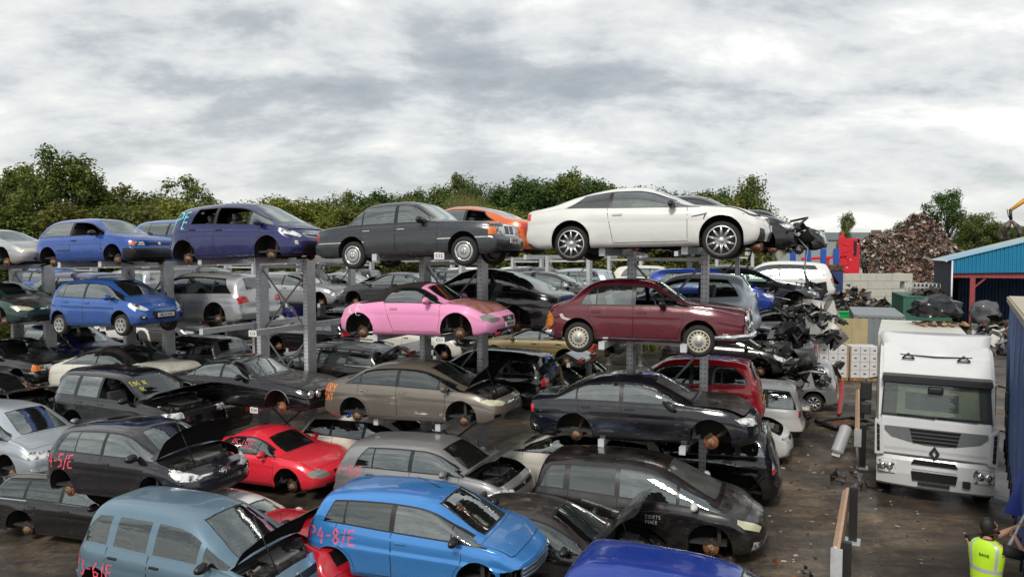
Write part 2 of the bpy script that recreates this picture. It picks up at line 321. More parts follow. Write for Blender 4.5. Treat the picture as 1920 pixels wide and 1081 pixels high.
# ================================================================= car builder
# car space: x forward, y left, z up from the road under the tyres; half built at y<=0 and mirrored
FLANK=[(0,.90),(.05,.95),(.16,.982),(.30,.994),(.45,1.0),(.60,1.0),(.66,.992),(.72,.998),(.84,.985),(.93,.962),(1,.93)]
class Shell: pass
def build_shell(s):
    Lh=s['L']/2; W=s['W']/2
    zt=pch(s['top']); zs0=pch(s['sh']); zbf=pch(s.get('bot',[(-Lh,.30),(-Lh+.35,.21),(Lh-.35,.20),(Lh,.26)]))
    nose=pch(s['nose']); tail=pch(s['tail']); fl=pch(s.get('flank',FLANK))
    zs=lambda x: min(zs0(x),zt(x)-.012)
    xf=Lh-s.get('rf',.75); xr=-Lh+s.get('rr',.6)
    tf=s.get('tf',.10); tr=s.get('tr',.09); bowf=s.get('bowf',.20); bowr=s.get('bowr',.12)
    nG=s.get('nG',4.2); nH=s.get('nH',2.7); tum=s.get('tum',.42)
    axf=Lh-s['fo']; axr=axf-s['wb']; RA=s['RA']; za=s['rw']; fla=s.get('flare',.015)
    cowl=s['cowl']; hdr=s['hdr']; bw=s.get('bw',.10)
    def w(x):
        if x>xf: return W*(1-tf*((x-xf)/(Lh-xf))**2.4)
        if x<xr: return W*(1-tr*((xr-x)/(xr+Lh))**2.4)
        return W
    def warp(x,y,z,ys,up):
        X=x
        if x>xf:
            F=((x-xf)/(Lh-xf)); X-=F*F*bowf*(abs(y)/W)**2.6+F**1.5*nose(z)
        if x<xr:
            F=((xr-x)/(xr+Lh)); X+=F*F*bowr*(abs(y)/W)**2.6+F**1.5*tail(z)
        g=sstep(cowl+.55,cowl,x)*sstep(hdr-.9,hdr,x)
        X-=bw*g*up*(abs(y)/ys)**2
        return X
    def secpt(x,al):
        z0=zs(x); h=zt(x)-z0; ys=w(x)*fl(1)
        n=nH+(nG-nH)*sstep(.12,.38,h)
        c,q=math.cos(al),math.sin(al)
        r=(abs(c)**n+abs(q)**n)**(-1/n)
        z=z0+h*r*q
        y=ys*r*c*(1-tum*max(0,h*r*q)*sstep(.10,.35,h))
        return y,z,ys
    NL=[0,.05,.12,.2,.3,.4,.5,.58,.63,.67,.72,.8,.88,.95]; NU=17
    def row(x):
        out=[]
        zb=zbf(x); z0=zs(x); ww=w(x)
        for t in NL:
            z=zb+t*(z0-zb); y=ww*fl(t)
            for ax in (axf,axr):
                d=math.hypot(x-ax,z-za)
                if RA-.02<d<RA+.16: y+=fla*(1-((d-RA+.02)/.18))*sstep(-.2,.1,z-za+.3)
            out.append((warp(x,y,z,ww*.93,0),-y,z))
        for k in range(NU+1):
            al=math.pi/2*k/NU; y,z,ys=secpt(x,al)
            if k==NU: y=0
            up=sstep(0,.5,k/NU)
            out.append((warp(x,y,z,ys,up),-y,z))
        return out
    xs=[-Lh]; x=-Lh
    while x<Lh-1e-6:
        dz=abs(zt(min(Lh,x+.03))-zt(x))/.03
        st=.075/math.sqrt(1+dz*dz)
        if x>Lh-.3 or x<-Lh+.25: st=min(st,.04)
        x=min(Lh,x+max(.02,st)); 
        if Lh-x<.015: x=Lh
        xs.append(x)
    bm=bmesh.new(); G=[[bm.verts.new(p) for p in row(x)] for x in xs]
    for i in range(len(G)-1):
        for j in range(len(G[0])-1):
            bm.faces.new((G[i][j],G[i][j+1],G[i+1][j+1],G[i+1][j]))
    KC=8
    for end,x in ((0,-Lh),(-1,Lh)):
        ring=G[end]; prev=ring
        for k in range(1,KC+1):
            cur=[]
            for j,v in enumerate(ring):
                if j==len(ring)-1: cur.append(v); continue
                if j<len(NL): y=w(x)*fl(NL[j])*(1-k/KC); z=zbf(x)+NL[j]*(zs(x)-zbf(x))
                else:
                    yy,z,_=secpt(x,math.pi/2*(j-len(NL))/NU); y=yy*(1-k/KC)
                cur.append(bm.verts.new((warp(x,y,z,w(x),0),-y,z)))
            for j in range(len(ring)-1):
                q=[prev[j],prev[j+1],cur[j+1],cur[j]] if end==-1 else [prev[j+1],prev[j],cur[j],cur[j+1]]
                q2=[]
                for v in q:
                    if v not in q2: q2.append(v)
                if len(q2)>=3:
                    try: bm.faces.new(q2)
                    except ValueError: pass
            prev=cur
    bmesh.ops.remove_doubles(bm,verts=bm.verts,dist=2e-5)
    bmesh.ops.recalc_face_normals(bm,faces=bm.faces)
    bm.normal_update()
    side=[f for f in bm.faces if abs(f.normal.y)>.9]
    if sum(f.normal.y for f in side)>0: bmesh.ops.reverse_faces(bm,faces=bm.faces); bm.normal_update()
    S=Shell(); S.bm=bm; S.zt=zt; S.zs=zs; S.zb=zbf; S.w=w; S.secpt=secpt; S.axf=axf; S.axr=axr; S.Lh=Lh; S.W=W
    S.warp=warp
    def alpt(x,deg):
        y,z,ys=secpt(x,R(deg)); return warp(x,y,z,ys,sstep(0,.5,deg/90)),y,z
    S.alpt=alpt
    return S
def arc(cx,cz,r,a0,a1,n):
    return [(cx+r*math.cos(R(a0+(a1-a0)*i/n)),cz+r*math.sin(R(a0+(a1-a0)*i/n))) for i in range(n+1)]
def make_car(s):
    """returns list of part descriptions (name, mesh, parent index or None, loc, key)"""
    S=build_shell(s); bm=S.bm; W=S.W; Lh=S.Lh; axf,axr=S.axf,S.axr; RA=s['RA']; za=s['rw']
    lay=bm.faces.layers.int.new('part'); seams=[]
    names=['body']; mats=[['paint']]
    def pid(n,m):
        names.append(n); mats.append(m); return len(names)-1
    def cut(poly,ax,sel,p):
        fs=knife(bm,poly,ax,sel)
        for f in fs: f[lay]=p
    side=lambda f: f.normal.y<-.25
    front=lambda f: f.normal.x>.12 and f.calc_center_median().x>0
    back=lambda f: f.normal.x<-.10 and f.calc_center_median().x<0
    upf=lambda f: f.normal.z>.35
    DEL=-1
    # roof colour
    if 'roofmat' in s:
        p=pid('roof',['roof']); x0,x1,deg=s['roofmat']
        pts=[]
        n=24
        for i in range(n+1):
            x=x0+(x1-x0)*i/n; q=S.alpt(x,deg); pts.append((q[0],-q[1]))
        pts=[(S.alpt(x0,90)[0]-.02,.01)]+pts+[(S.alpt(x1,90)[0]+.02,.01)]
        cut(pts,(0,1),upf if s['roofmat'][2]>20 else (lambda f:f.normal.z>.05),p)
    # lower trim (bumper/sill plastic)
    if 'skirt' in s:
        p=pid('lower_trim',['trim']); zz=s['skirt']
        cut([(-Lh-.1,0),(Lh+.1,0),(Lh+.1,zz),(-Lh-.1,zz)],(0,2),lambda f:True,p)
    for (x0,x1,z0,z1,m) in s.get('bands',[]):
        p=pid('side_moulding',[m]); cut([(x0,z0),(x1,z0),(x1,z1),(x0,z1)],(0,2),side,p)
    # bonnet
    bx0=s['cowl']+.03; bx1=Lh-s.get('bonf',.14); bdeg=s.get('bdeg',30)
    p_b=pid('bonnet',['paint']); bp=[]
    for i in range(15):
        x=bx0+(bx1-bx0)*i/14; q=S.alpt(x,bdeg); bp.append((q[0],-q[1]))
    xe=S.alpt(bx1,90)[0]; xb=S.alpt(bx0,90)[0]
    rr=bp[-1]; bp=bp[:-1]+[(rr[0]-.02,rr[1]),(rr[0]+.02,rr[1]*.9)]
    fe=[(xe-(xe-bp[-1][0])*(t**2),bp[-1][1]*t) for t in (.75,.5,.25,0)]
    be=[(xb-(xb-bp[0][0])*(t**2),bp[0][1]*t) for t in (0,.3,.6,.85)]
    bpoly=bp+fe+[(xe,.02),(xb,.02)]+be
    cut(bpoly,(0,1),upf,p_b); seams.append((be+bp+fe,(0,1),'z'))
    # DLO
    belt=lambda x: S.zs(x)+s.get('bo',.02)
    ctop=s.get('ctop',.80)
    rail=lambda x: S.zs(x)+(S.zt(x)-S.zs(x))*ctop
    (xrb,xrt)=s['dlo']; xfb=s.get('dlof',s['cowl']-.05)
    N_=26; topl=[]
    for i in range(N_+1):
        x=xrt+(xfb+.25-xrt)*i/N_
        z=rail(x)-.008
        if z-belt(min(x,xfb))>.03 and x<xfb+.2:
            topl.append((x-s.get('bw',.10)*.2*sstep(s['hdr']-.3,s['hdr'],x),z))
    rc=s.get('rcurve',.0)
    lo=[(xrb+(topl[-1][0]-xrb)*i/10,belt(xrb+(topl[-1][0]-xrb)*i/10)) for i in range(11)]
    rear=[]
    for i in range(1,8):
        t=i/8; rear.append((topl[0][0]+(xrb-topl[0][0])*t-rc*math.sin(math.pi*t),topl[0][1]+(lo[0][1]-topl[0][1])*t))
    dlo=lo+topl[::-1]+rear
    p=pid('window_surround',[s.get('surround','trim')]); cut(dlo,(0,2),side,p)
    # doors
    sill=lambda x: S.zb(x)+s.get('sillh',.09)
    arr=lambda z,xa,sg: xa+sg*math.sqrt(max(0,(RA+.06)**2-(z-za)**2)) if abs(z-za)<RA+.06 else None
    dn=s['doors']
    for i,(x0,x1) in enumerate(dn):
        p=pid('door',['paint']); zl=sill((x0+x1)/2); zh=belt((x0+x1)/2)-.004
        le=[]
        lean=s.get('dlean',0.0) if i==0 else 0
        for k in range(9):
            z=zl+(zh-zl)*k/8; x=x0+lean*(1-k/8); q=arr(z,axr,1)
            if q is not None and q>x: x=q
            le.append((x,z))
        re=[]
        for k in range(9):
            z=zl+(zh-zl)*k/8; x=x1; q=arr(z,axf,-1)
            if q is not None and q<x: x=q
            re.append((x,z))
        le[-1]=(le[-1][0],belt(le[-1][0])-.003); re[-1]=(re[-1][0],belt(re[-1][0])-.003)
        mid=[(le[-1][0]+(re[-1][0]-le[-1][0])*k/6,belt(le[-1][0]+(re[-1][0]-le[-1][0])*k/6)-.003) for k in range(1,6)]
        poly=le+mid+re[::-1]
        cut(poly,(0,2),side,p)
        seams.append((le[::-1]+re,(0,2),'y'))
    # panes between pillars
    edges=[(min(xrb,xrt)-.4,0)]+[q if isinstance(q,tuple) else (q,.045) for q in s['pillars']]+[(xfb+.4,0)]
    for i in range(len(edges)-1):
        a=edges[i][0]+edges[i][1]; b=edges[i+1][0]-edges[i+1][1]
        wd=s.get('pwid',[]); 
        ins=.022
        pts=[]
        xa=max(a,dlo[0][0]); 
        poly=[]
        cx=sum(q[0] for q in dlo)/len(dlo)
        # inset copy of dlo clipped to [a,b]
        M_=len(dlo); insd=[]
        for k in range(M_):
            p0=Vector(dlo[k-1]); p1=Vector(dlo[k]); p2=Vector(dlo[(k+1)%M_])
            d1=(p1-p0).normalized() if (p1-p0).length>1e-6 else Vector((1,0)); d2=(p2-p1).normalized() if (p2-p1).length>1e-6 else d1
            nrm=Vector((-(d1.y+d2.y),d1.x+d2.x)); 
            nrm=nrm.normalized() if nrm.length>1e-6 else Vector((0,0))
            insd.append(tuple(p1+nrm*ins))
        # clip
        def clip(P,val,keep):
            o=[]
            for k in range(len(P)):
                u=P[k-1]; v=P[k]; iu=keep(u[0]); iv=keep(v[0])
                if iu!=iv:
                    t=(val-u[0])/(v[0]-u[0]); o.append((val,u[1]+t*(v[1]-u[1])))
                if iv: o.append(v)
            return o
        poly=clip(insd,a,lambda x:x>=a); poly=clip(poly,b,lambda x:x<=b) if poly else poly
        if len(poly)<3: continue
        st=s.get('open',[])
        if i in st: cut(poly,(0,2),side,DEL)
        else:
            g='rear_glass' if i<s.get('npriv',0) else 'glass'
            p=pid('side_window',[g]); cut(poly,(0,2),side,p)
    # windscreen / rear window
    wdeg=s.get('wdeg',54); pts=[]
    x0=s['cowl']-.03; x1=s['hdr']+.05
    for i in range(13):
        x=x0+(x1-x0)*i/12; q=S.alpt(x,wdeg); pts.append((-q[1]+.015,q[2]))
    zlow=S.zt(x0)-.0; pts[0]=(pts[0][0],pts[0][1])
    ztop=S.zt(x1)
    pol=[(.01,zlow),(pts[0][0]*.5,zlow-.004)]+pts+[(pts[-1][0]*.5,ztop-.004),(.01,ztop)]
    wsel=lambda f:f.normal.x>.12 and s['hdr']-.25<f.calc_center_median().x<s['cowl']+.15 and f.normal.z>.05
    p=pid('windscreen_surround',['trim']); cut(pol,(1,2),wsel,p)
    cx,cz=pts[0][0]*.4,(zlow+ztop)/2
    pol2=[(y if y>0 else y+.012, z+(.014 if z<cz-.1 else (-.012 if z>cz+.1 else 0))) for y,z in pol]
    p=pid('windscreen',[s.get('wglass','wglass')]); cut(pol2,(1,2),wsel,p)
    if s.get('rwin'):
        xa,xb,deg=s['rwin']; pts=[]
        for i in range(13):
            x=xa+(xb-xa)*i/12; q=S.alpt(x,deg); pts.append((-q[1],q[2]))
        za_,zb_=S.zt(xa),S.zt(xb)
        rsel=lambda f:f.normal.x<-.08 and min(xa,xb)-.3<f.calc_center_median().x<max(xa,xb)+.25 and f.normal.z>.03
        pol=[(.01,za_),(pts[0][0]*.5,za_-.003)]+pts+[(pts[-1][0]*.5,zb_-.003),(.01,zb_)]
        p=pid('rear_window',['rear_glass' if s.get('npriv',0) else 'glass']); cut(pol,(1,2),rsel,p)
    fx=s.get('fx',.46); bx=s.get('bx',.20)
    for xp in (Lh-fx,-Lh+bx):
        bmesh.ops.bisect_plane(bm,geom=[f for f in bm.faces]+[e for e in bm.edges]+[v for v in bm.verts],dist=2e-5,plane_co=(xp,0,0),plane_no=(1,0,0))
    front2=lambda f: f.normal.x>.02 and f.calc_center_median().x>Lh-fx
    back2=lambda f: f.normal.x<-.02 and f.calc_center_median().x<-Lh+bx
    # custom knives: (name, mat, view, polygon[, smooth])
    for (nm,mt,view,poly) in s.get('cuts',[]):
        p=pid(nm,[mt]) if mt!='DEL' else DEL
        if view=='s':
            if 'light' in nm: poly=[(-Lh-.1+(x+Lh+.1)*.72,z) for x,z in poly]
            cut(poly,(0,2),side,p)
        elif view=='f': cut([(-abs(y),z) for y,z in poly],(1,2),front2,p)
        elif view=='b': cut([(-abs(y),z) for y,z in poly],(1,2),back2,p)
        elif view=='t': cut([(x,-abs(y)) for x,y in poly],(0,1),upf,p)
    # wheel arches
    for xa in (axf,axr):
        cut(arc(xa,za+.02,RA,0,360,30)[:-1],(0,2),lambda f:f.normal.y<-.1,DEL)
        cut([(xa-RA,-.2),(xa+RA,-.2),(xa+RA,za+.02),(xa-RA,za+.02)],(0,2),lambda f:f.normal.y<-.1,DEL)
    # rear hatch seam etc
    for pl,ax,d in s.get('seams',[]): seams.append((pl,ax,d))
    bm.normal_update(); bm.verts.index_update()
    bvh=BVHTree.FromBMesh(bm)
    S.bvh=bvh
    # ---- extract
    VN={v:Vector(v.normal) for v in bm.verts}
    for v in bm.verts:
        if abs(v.co.y)<1e-4: n=VN[v]; n.y=0; n.normalize()
    groups={}
    for f in bm.faces:
        k=f[lay]
        if k!=DEL: groups.setdefault(k,[]).append(f)
    parts=[]
    def extract(k,sides,name,mat,origin=(0,0,0)):
        vs=[];ns=[];fs=[];mp={}
        for sg in sides:
            for f in groups[k]:
                idx=[]
                for v in f.verts:
                    key=(v,sg if abs(v.co.y)>1e-4 else 0)
                    if key not in mp:
                        mp[key]=len(vs); c=v.co; n=VN[v]
                        vs.append((c.x-origin[0],(-c.y if sg>0 else c.y)-origin[1],c.z-origin[2]))
                        ns.append((n.x,-n.y if sg>0 else n.y,n.z))
                    idx.append(mp[key])
                fs.append(idx[::-1] if sg>0 else idx)
        me=bpy.data.meshes.new(name); me.from_pydata(vs,[],fs); me.validate()
        for p_ in me.polygons: p_.use_smooth=True
        if len(me.vertices)==len(ns): me.normals_split_custom_set_from_vertices(ns)
        return me
    hinge=None
    for k in sorted(groups):
        n=names[k]; m=mats[k]
        cs=[f.calc_center_median() for f in groups[k]]
        two=min(abs(v.co.y) for f in groups[k] for v in f.verts)>.03 and n!='body' and n not in('lower_trim',)
        if n=='bonnet':
            q=S.alpt(bx0,90); origin=(q[0]-.05,0,q[2]); hinge=origin
            parts.append(dict(name=n,me=extract(k,(-1,1),n,m,origin),mats=m,loc=origin,key='bonnet'))
        elif two:
            for sg in (-1,1): parts.append(dict(name=n,me=extract(k,(sg,),n,m),mats=m,loc=(0,0,0),key=n))
        else: parts.append(dict(name=n,me=extract(k,(-1,1),n,m),mats=m,loc=(0,0,0),key=n))
    # ---- seams ribbon
    sb=bmesh.new()
    def project(p,d):
        if d=='y': h=bvh.ray_cast(Vector((p[0],-3,p[1])),Vector((0,1,0)))
        elif d=='z': h=bvh.ray_cast(Vector((p[0],min(p[1],-.003),4)),Vector((0,0,-1)))
        elif d=='x': h=bvh.ray_cast(Vector((5,min(p[0],-.003),p[1])),Vector((-1,0,0)))
        else: h=bvh.ray_cast(Vector((-5,min(p[0],-.003),p[1])),Vector((1,0,0)))
        return (h[0],h[1]) if h[0] is not None else None
    S.project=project
    for pl,ax,d in seams:
        pts=[]
        for i in range(len(pl)-1):
            a=Vector(pl[i]); b=Vector(pl[i+1]); n=max(1,int((b-a).length/.06))
            pts+= [a.lerp(b,k/n) for k in range(n)]
        pts.append(Vector(pl[-1])); last=None
        for i,p in enumerate(pts):
            h=project(p,d)
            if not h: last=None; continue
            h2=project(pts[min(i+1,len(pts)-1)],d); h0=project(pts[max(i-1,0)],d)
            if not h2 or not h0: last=None; continue
            t=(h2[0]-h0[0])
            if t.length<1e-5 or t.length>.4: last=None; continue
            t.normalize(); nn=h[1]; bi=t.cross(nn).normalized()*s.get('seamw',.0045)
            a=h[0]+bi+nn*.0015; b=h[0]-bi+nn*.0015
            cur=[(a,b)]
            if last:
                for sg in (1,-1):
                    vv=[sb.verts.new((q.x,q.y*sg,q.z)) for q in (last[0],last[1],b,a)]
                    sb.faces.new(vv if sg>0 else vv[::-1])
            last=(a,b)
    if len(sb.faces): parts.append(dict(name='shut_lines',me=mesh_of('shut_lines',sb,[]),mats=['seam'],loc=(0,0,0),key='shut_lines'))
    # ---- underbody + liners
    ub=bmesh.new(); zf=S.zb(0)+.03
    for (a,b,hw) in ((-Lh+.16,axr-RA,.82),(axr-RA,axr+RA,.52),(axr+RA,axf-RA,.90),(axf-RA,axf+RA,.52),(axf+RA,Lh-.3,.74)):
        add_box(ub,((a+b)/2,0,zf+.06),(b-a,2*W*hw,.12))
    for xa in (axf,axr):
        for sg in (-1,1):
            yo=sg*(W*.955); yi=sg*(W-.42)
            A=arc(xa,za+.02,RA+.012,-8,188,18)
            o=[ub.verts.new((x,yo,z)) for x,z in A]; i_=[ub.verts.new((x,yi,z)) for x,z in A]
            for k in range(18): ub.faces.new((o[k],o[k+1],i_[k+1],i_[k]))
            ub.faces.new(i_)
    parts.append(dict(name='underbody',me=mesh_of('underbody',ub,[]),mats=['under'],loc=(0,0,0),key='underbody'))
    # ---- cabin
    cb=bmesh.new(); zc=S.zb(0)+.16; xc=s['cowl']
    add_box(cb,((xc+s['dlo'][0])/2-.05,0,zc-.03),(xc-s['dlo'][0]+.3,W*1.7,.05))
    add_box(cb,(xc-.28,0,S.zs(xc)-.10),(.36,W*1.62,.20),bev=.05)
    add_box(cb,(xc-.02,0,S.zs(xc)-.28),(.06,W*1.7,.55))
    parts.append(dict(name='dashboard',me=mesh_of('dashboard',cb,[]),mats=['cabin'],loc=(0,0,0),key='dashboard'))
    wb_=bmesh.new()
    n=20
    for k in range(n):
        a0=2*math.pi*k/n
    ring=[Vector((0,.18*math.cos(2*math.pi*k/n),.18*math.sin(2*math.pi*k/n))) for k in range(n)]
    Mx=Matrix.Translation((xc-.55,-.36,S.zs(xc)-.02))@Euler((0,R(-25),0)).to_matrix().to_4x4()
    pr=[Mx@q for q in ring]; add_tube(wb_,pr+[pr[0]],.016,n=6,caps=False)
    add_tube(wb_,[Mx@Vector((0,0,0)),Mx@Vector((.3,0,-.02))],.03,n=6); add_tube(wb_,[Mx@Vector((0,-.17,0)),Mx@Vector((0,.17,0))],.02,n=6)
    parts.append(dict(name='steering_wheel',me=mesh_of('steering_wheel',wb_,[]),mats=['cabin'],loc=(0,0,0),key='steering_wheel'))
    def seat(xb,y,w_,hz):
        b=bmesh.new()
        add_box(b,(xb+.22,y,zc+.20),(.52,w_,.18),bev=.05)
        add_box(b,(xb-.10,y,zc+.48),(.16,w_,.56),rot=(0,R(-16),0),bev=.05)
        for yy in ((y,) if w_<.7 else (y-.33,y+.33)):
            add_box(b,(xb-.20,yy,zc+.86),(.09,.26,.17),rot=(0,R(-12),0),bev=.035)
        return b
    sx=s.get('seatx',xc-1.35)
    for y in (-.36,.36): parts.append(dict(name='seat',me=mesh_of('seat',seat(sx,y,.48,0),[]),mats=['seat'],loc=(0,0,0),key='seat'))
    if s.get('rearseat',1): parts.append(dict(name='rear_seat',me=mesh_of('rear_seat',seat(max(sx-.82,(s['rwin'][1]+.30) if s.get('rwin') else -9),0,1.2,0),[]),mats=['seat'],loc=(0,0,0),key='seat'))
    # ---- engine bay (only seen when bonnet is up, or front is missing)
    s['_S']=S; s['_hinge']=hinge; s['_cabz']=zc
    return parts
def engine_bay(s,rnd):
    S=s['_S']; Lh=S.Lh; W=S.W; x0=s['cowl']+.05; x1=Lh-.34; zt=min(S.zt((x0+x1)/2)-.10,S.zt(x1)-.05)
    b=bmesh.new()
    add_box(b,((x0+x1)/2,0,zt-.32),(x1-x0,W*1.5,.06),0)
    add_box(b,(x1-.05,0,zt-.22),(.05,W*1.3,.3),0)
    add_box(b,((x0+x1)/2,0,zt-.12),(.5,.75,.26),0,bev=.05)
    add_box(b,((x0+x1)/2-.05,.05,zt+.01),(.42,.5,.07),1,bev=.02)
    add_box(b,((x0+x1)/2+.1,-W*.55,zt-.08),(.30,.22,.22),0,bev=.02)
    add_box(b,((x0+x1)/2-.1,W*.52,zt-.08),(.28,.24,.24),0,bev=.03)
    for i in range(26):
        px=rnd.uniform(x0+.05,x1-.08); py=rnd.uniform(-W*.68,W*.68)
        add_box(b,(px,py,zt-.06+rnd.uniform(-.06,.06)),(rnd.uniform(.04,.18),rnd.uniform(.04,.2),rnd.uniform(.04,.14)),rnd.choice((0,0,1,2)),rot=(rnd.uniform(-.4,.4),rnd.uniform(-.4,.4),rnd.uniform(0,3)),bev=.008)
    for i in range(7):
        p0=Vector((rnd.uniform(x0,x1-.1),rnd.uniform(-W*.6,W*.6),zt-.02)); p2=p0+Vector((rnd.uniform(-.3,.3),rnd.uniform(-.5,.5),-.06)); p1=(p0+p2)/2+Vector((0,0,.07))
        add_tube(b,[p0,p1,p2],.018,0,6)
    return obj('engine_bay',b,[M_ENGINE,M_ENGL,M_PLASTIC])

# ---- wheels
WH={}
def wheel_meshes(kind,rw):
    k=(kind,rw)
    if k in WH: return WH[k]
    wt=.19; rr=rw*.68 if kind!='alloy_big' else rw*.76
    b=bmesh.new()
    prof=[(-wt/2+.02,rr),(-wt/2,rr+.02),(-wt/2+.005,rw-.04),(-wt/2+.03,rw-.008),(-wt/2+.05,rw),(wt/2-.05,rw),(wt/2-.03,rw-.008),(wt/2,rw-.05),(wt/2-.02,rr)]
    add_lathe(b,prof,0,32)
    ty=mesh_of('tyre',b,[M_TYRE],recalc=True)
    r=bmesh.new()
    add_lathe(r,[(-wt/2+.015,rr+.006),(-wt/2+.01,rr-.012)],0,32); add_lathe(r,[(-wt/2+.01,rr-.012),(-wt/2+.04,rr-.03),(wt/2-.03,rr-.03),(wt/2-.02,rr)],1 if kind=='alloy_big' else 0,32)
    yo=-wt/2
    if kind in('alloy','alloy_big'):
        ns=10 if kind=='alloy_big' else 7
        for i in range(ns):
            a=2*math.pi*i/ns
            if kind=='alloy_big':
                for da in (-.30,.30):
                    p0=Vector((math.cos(a)*rr*.20,yo+.03,math.sin(a)*rr*.20)); p1=Vector((math.cos(a+da)*rr*.97,yo+.012,math.sin(a+da)*rr*.97))
                    add_tube(r,[p0,p1],[.016,.009],0,4)
            else:
                p0=Vector((math.cos(a)*rr*.15,yo+.03,math.sin(a)*rr*.15)); pm=Vector((math.cos(a)*rr*.6,yo+.015,math.sin(a)*rr*.6))
                for da in (-.2,.2):
                    p1=Vector((math.cos(a+da)*rr*.96,yo+.02,math.sin(a+da)*rr*.96)); add_tube(r,[p0,pm,p1],[.035,.03,.024],0,6)
        add_lathe(r,[(yo+.005,.0),(yo+.006,.05),(yo+.03,.062)],0,16)
        add_lathe(r,[(.0,.0),(.0,rr-.03)],1,24)
    elif kind=='hubcap':
        add_lathe(r,[(yo-.005,0),(yo-.006,rr*.36),(yo+.004,rr*.40),(yo+.0,rr*.45),(yo+.004,rr*.70),(yo+.012,rr*.73)],0,36)
        add_lathe(r,[(yo+.012,rr*.73),(yo+.02,rr*.80)],1,36)
        add_lathe(r,[(yo+.02,rr*.80),(yo+.002,rr*.86),(yo+.0,rr*.98),(yo+.01,rr)],2,36)
        for k_ in range(3):
            a=math.pi/2+k_*2*math.pi/3
            add_tube(r,[(0,yo-.008,0),(math.cos(a)*rr*.28,yo-.008,math.sin(a)*rr*.28)],[.02,.008],2,4)
    elif kind=='wheelcover':
        add_lathe(r,[(yo-.002,0),(yo-.004,rr*.3),(yo+.006,rr*.93),(yo+.0,rr)],0,36)
        for i in range(6):
            a=2*math.pi*i/6
            for da in (-.17,.17):
                x,z=math.cos(a+da)*rr*.66,math.sin(a+da)*rr*.66
                add_box(r,(x,yo-.001,z),(rr*.30,.012,rr*.15),1,rot=(0,-(a+da*1.8),0),bev=.01)
        add_lathe(r,[(yo-.007,0),(yo-.006,.03)],2,12)
    else: # steel
        add_lathe(r,[(yo+.0,0),(yo+.0,rr*.42),(yo+.03,rr*.5),(yo+.02,rr*.62),(yo+.055,rr*.95)],0,36)
        for i in range(16):
            a=2*math.pi*i/16; add_box(r,(math.cos(a)*rr*.76,yo+.032,math.sin(a)*rr*.76),(.035,.02,.03),1,rot=(0,-a,0),bev=.006)
        add_lathe(r,[(yo-.02,0),(yo-.018,rr*.30),(yo+.0,rr*.36)],2,20)
    rm={'alloy':M_ALLOY,'alloy_big':M_ALLOY,'hubcap':M_HUBCAP,'wheelcover':M_ALLOY}.get(kind,M_STEEL)
    ri=mesh_of('rim',r,[rm,M_PLASTIC,M_CHROME if kind!='steel' else M_HUBCAP],recalc=False)
    WH[k]=(ty,ri); return WH[k]
def disc_mesh():
    if 'disc' in WH: return WH['disc']
    b=bmesh.new()
    add_lathe(b,[(-.01,.07),(-.012,.135),(.012,.135),(.012,.07)],0,28)
    add_lathe(b,[(-.05,.0),(-.05,.066),(-.012,.074)],1,24)
    add_lathe(b,[(-.075,.0),(-.075,.026),(-.05,.03)],1,14)
    for i in range(5):
        a=2*math.pi*i/5; add_tube(b,[(math.cos(a)*.05,-.08,math.sin(a)*.05),(math.cos(a)*.05,-.05,math.sin(a)*.05)],.008,1,6)
    add_box(b,(-.11,.01,.02),(.07,.07,.16),2,bev=.015)
    WH['disc']=mesh_of('brake_disc',b,[M_DISC,M_HUB,M_STRUT])
    b=bmesh.new()
    add_tube(b,[(0,.10,.02),(-.02,.13,.42)],[.035,.03],0,8); 
    for k in range(5): add_lathe(b,[(.22+k*.035,.045),(.235+k*.035,.06),(.25+k*.035,.045)],0,12,'z',(-.01,.115,0))
    add_tube(b,[(0,.04,-.06),(.1,.45,-.04)],.028,0,6); add_tube(b,[(0,.04,0),(0,.5,.02)],.02,0,6)
    WH['strut']=mesh_of('suspension_strut',b,[M_STRUT])
    return WH['disc']
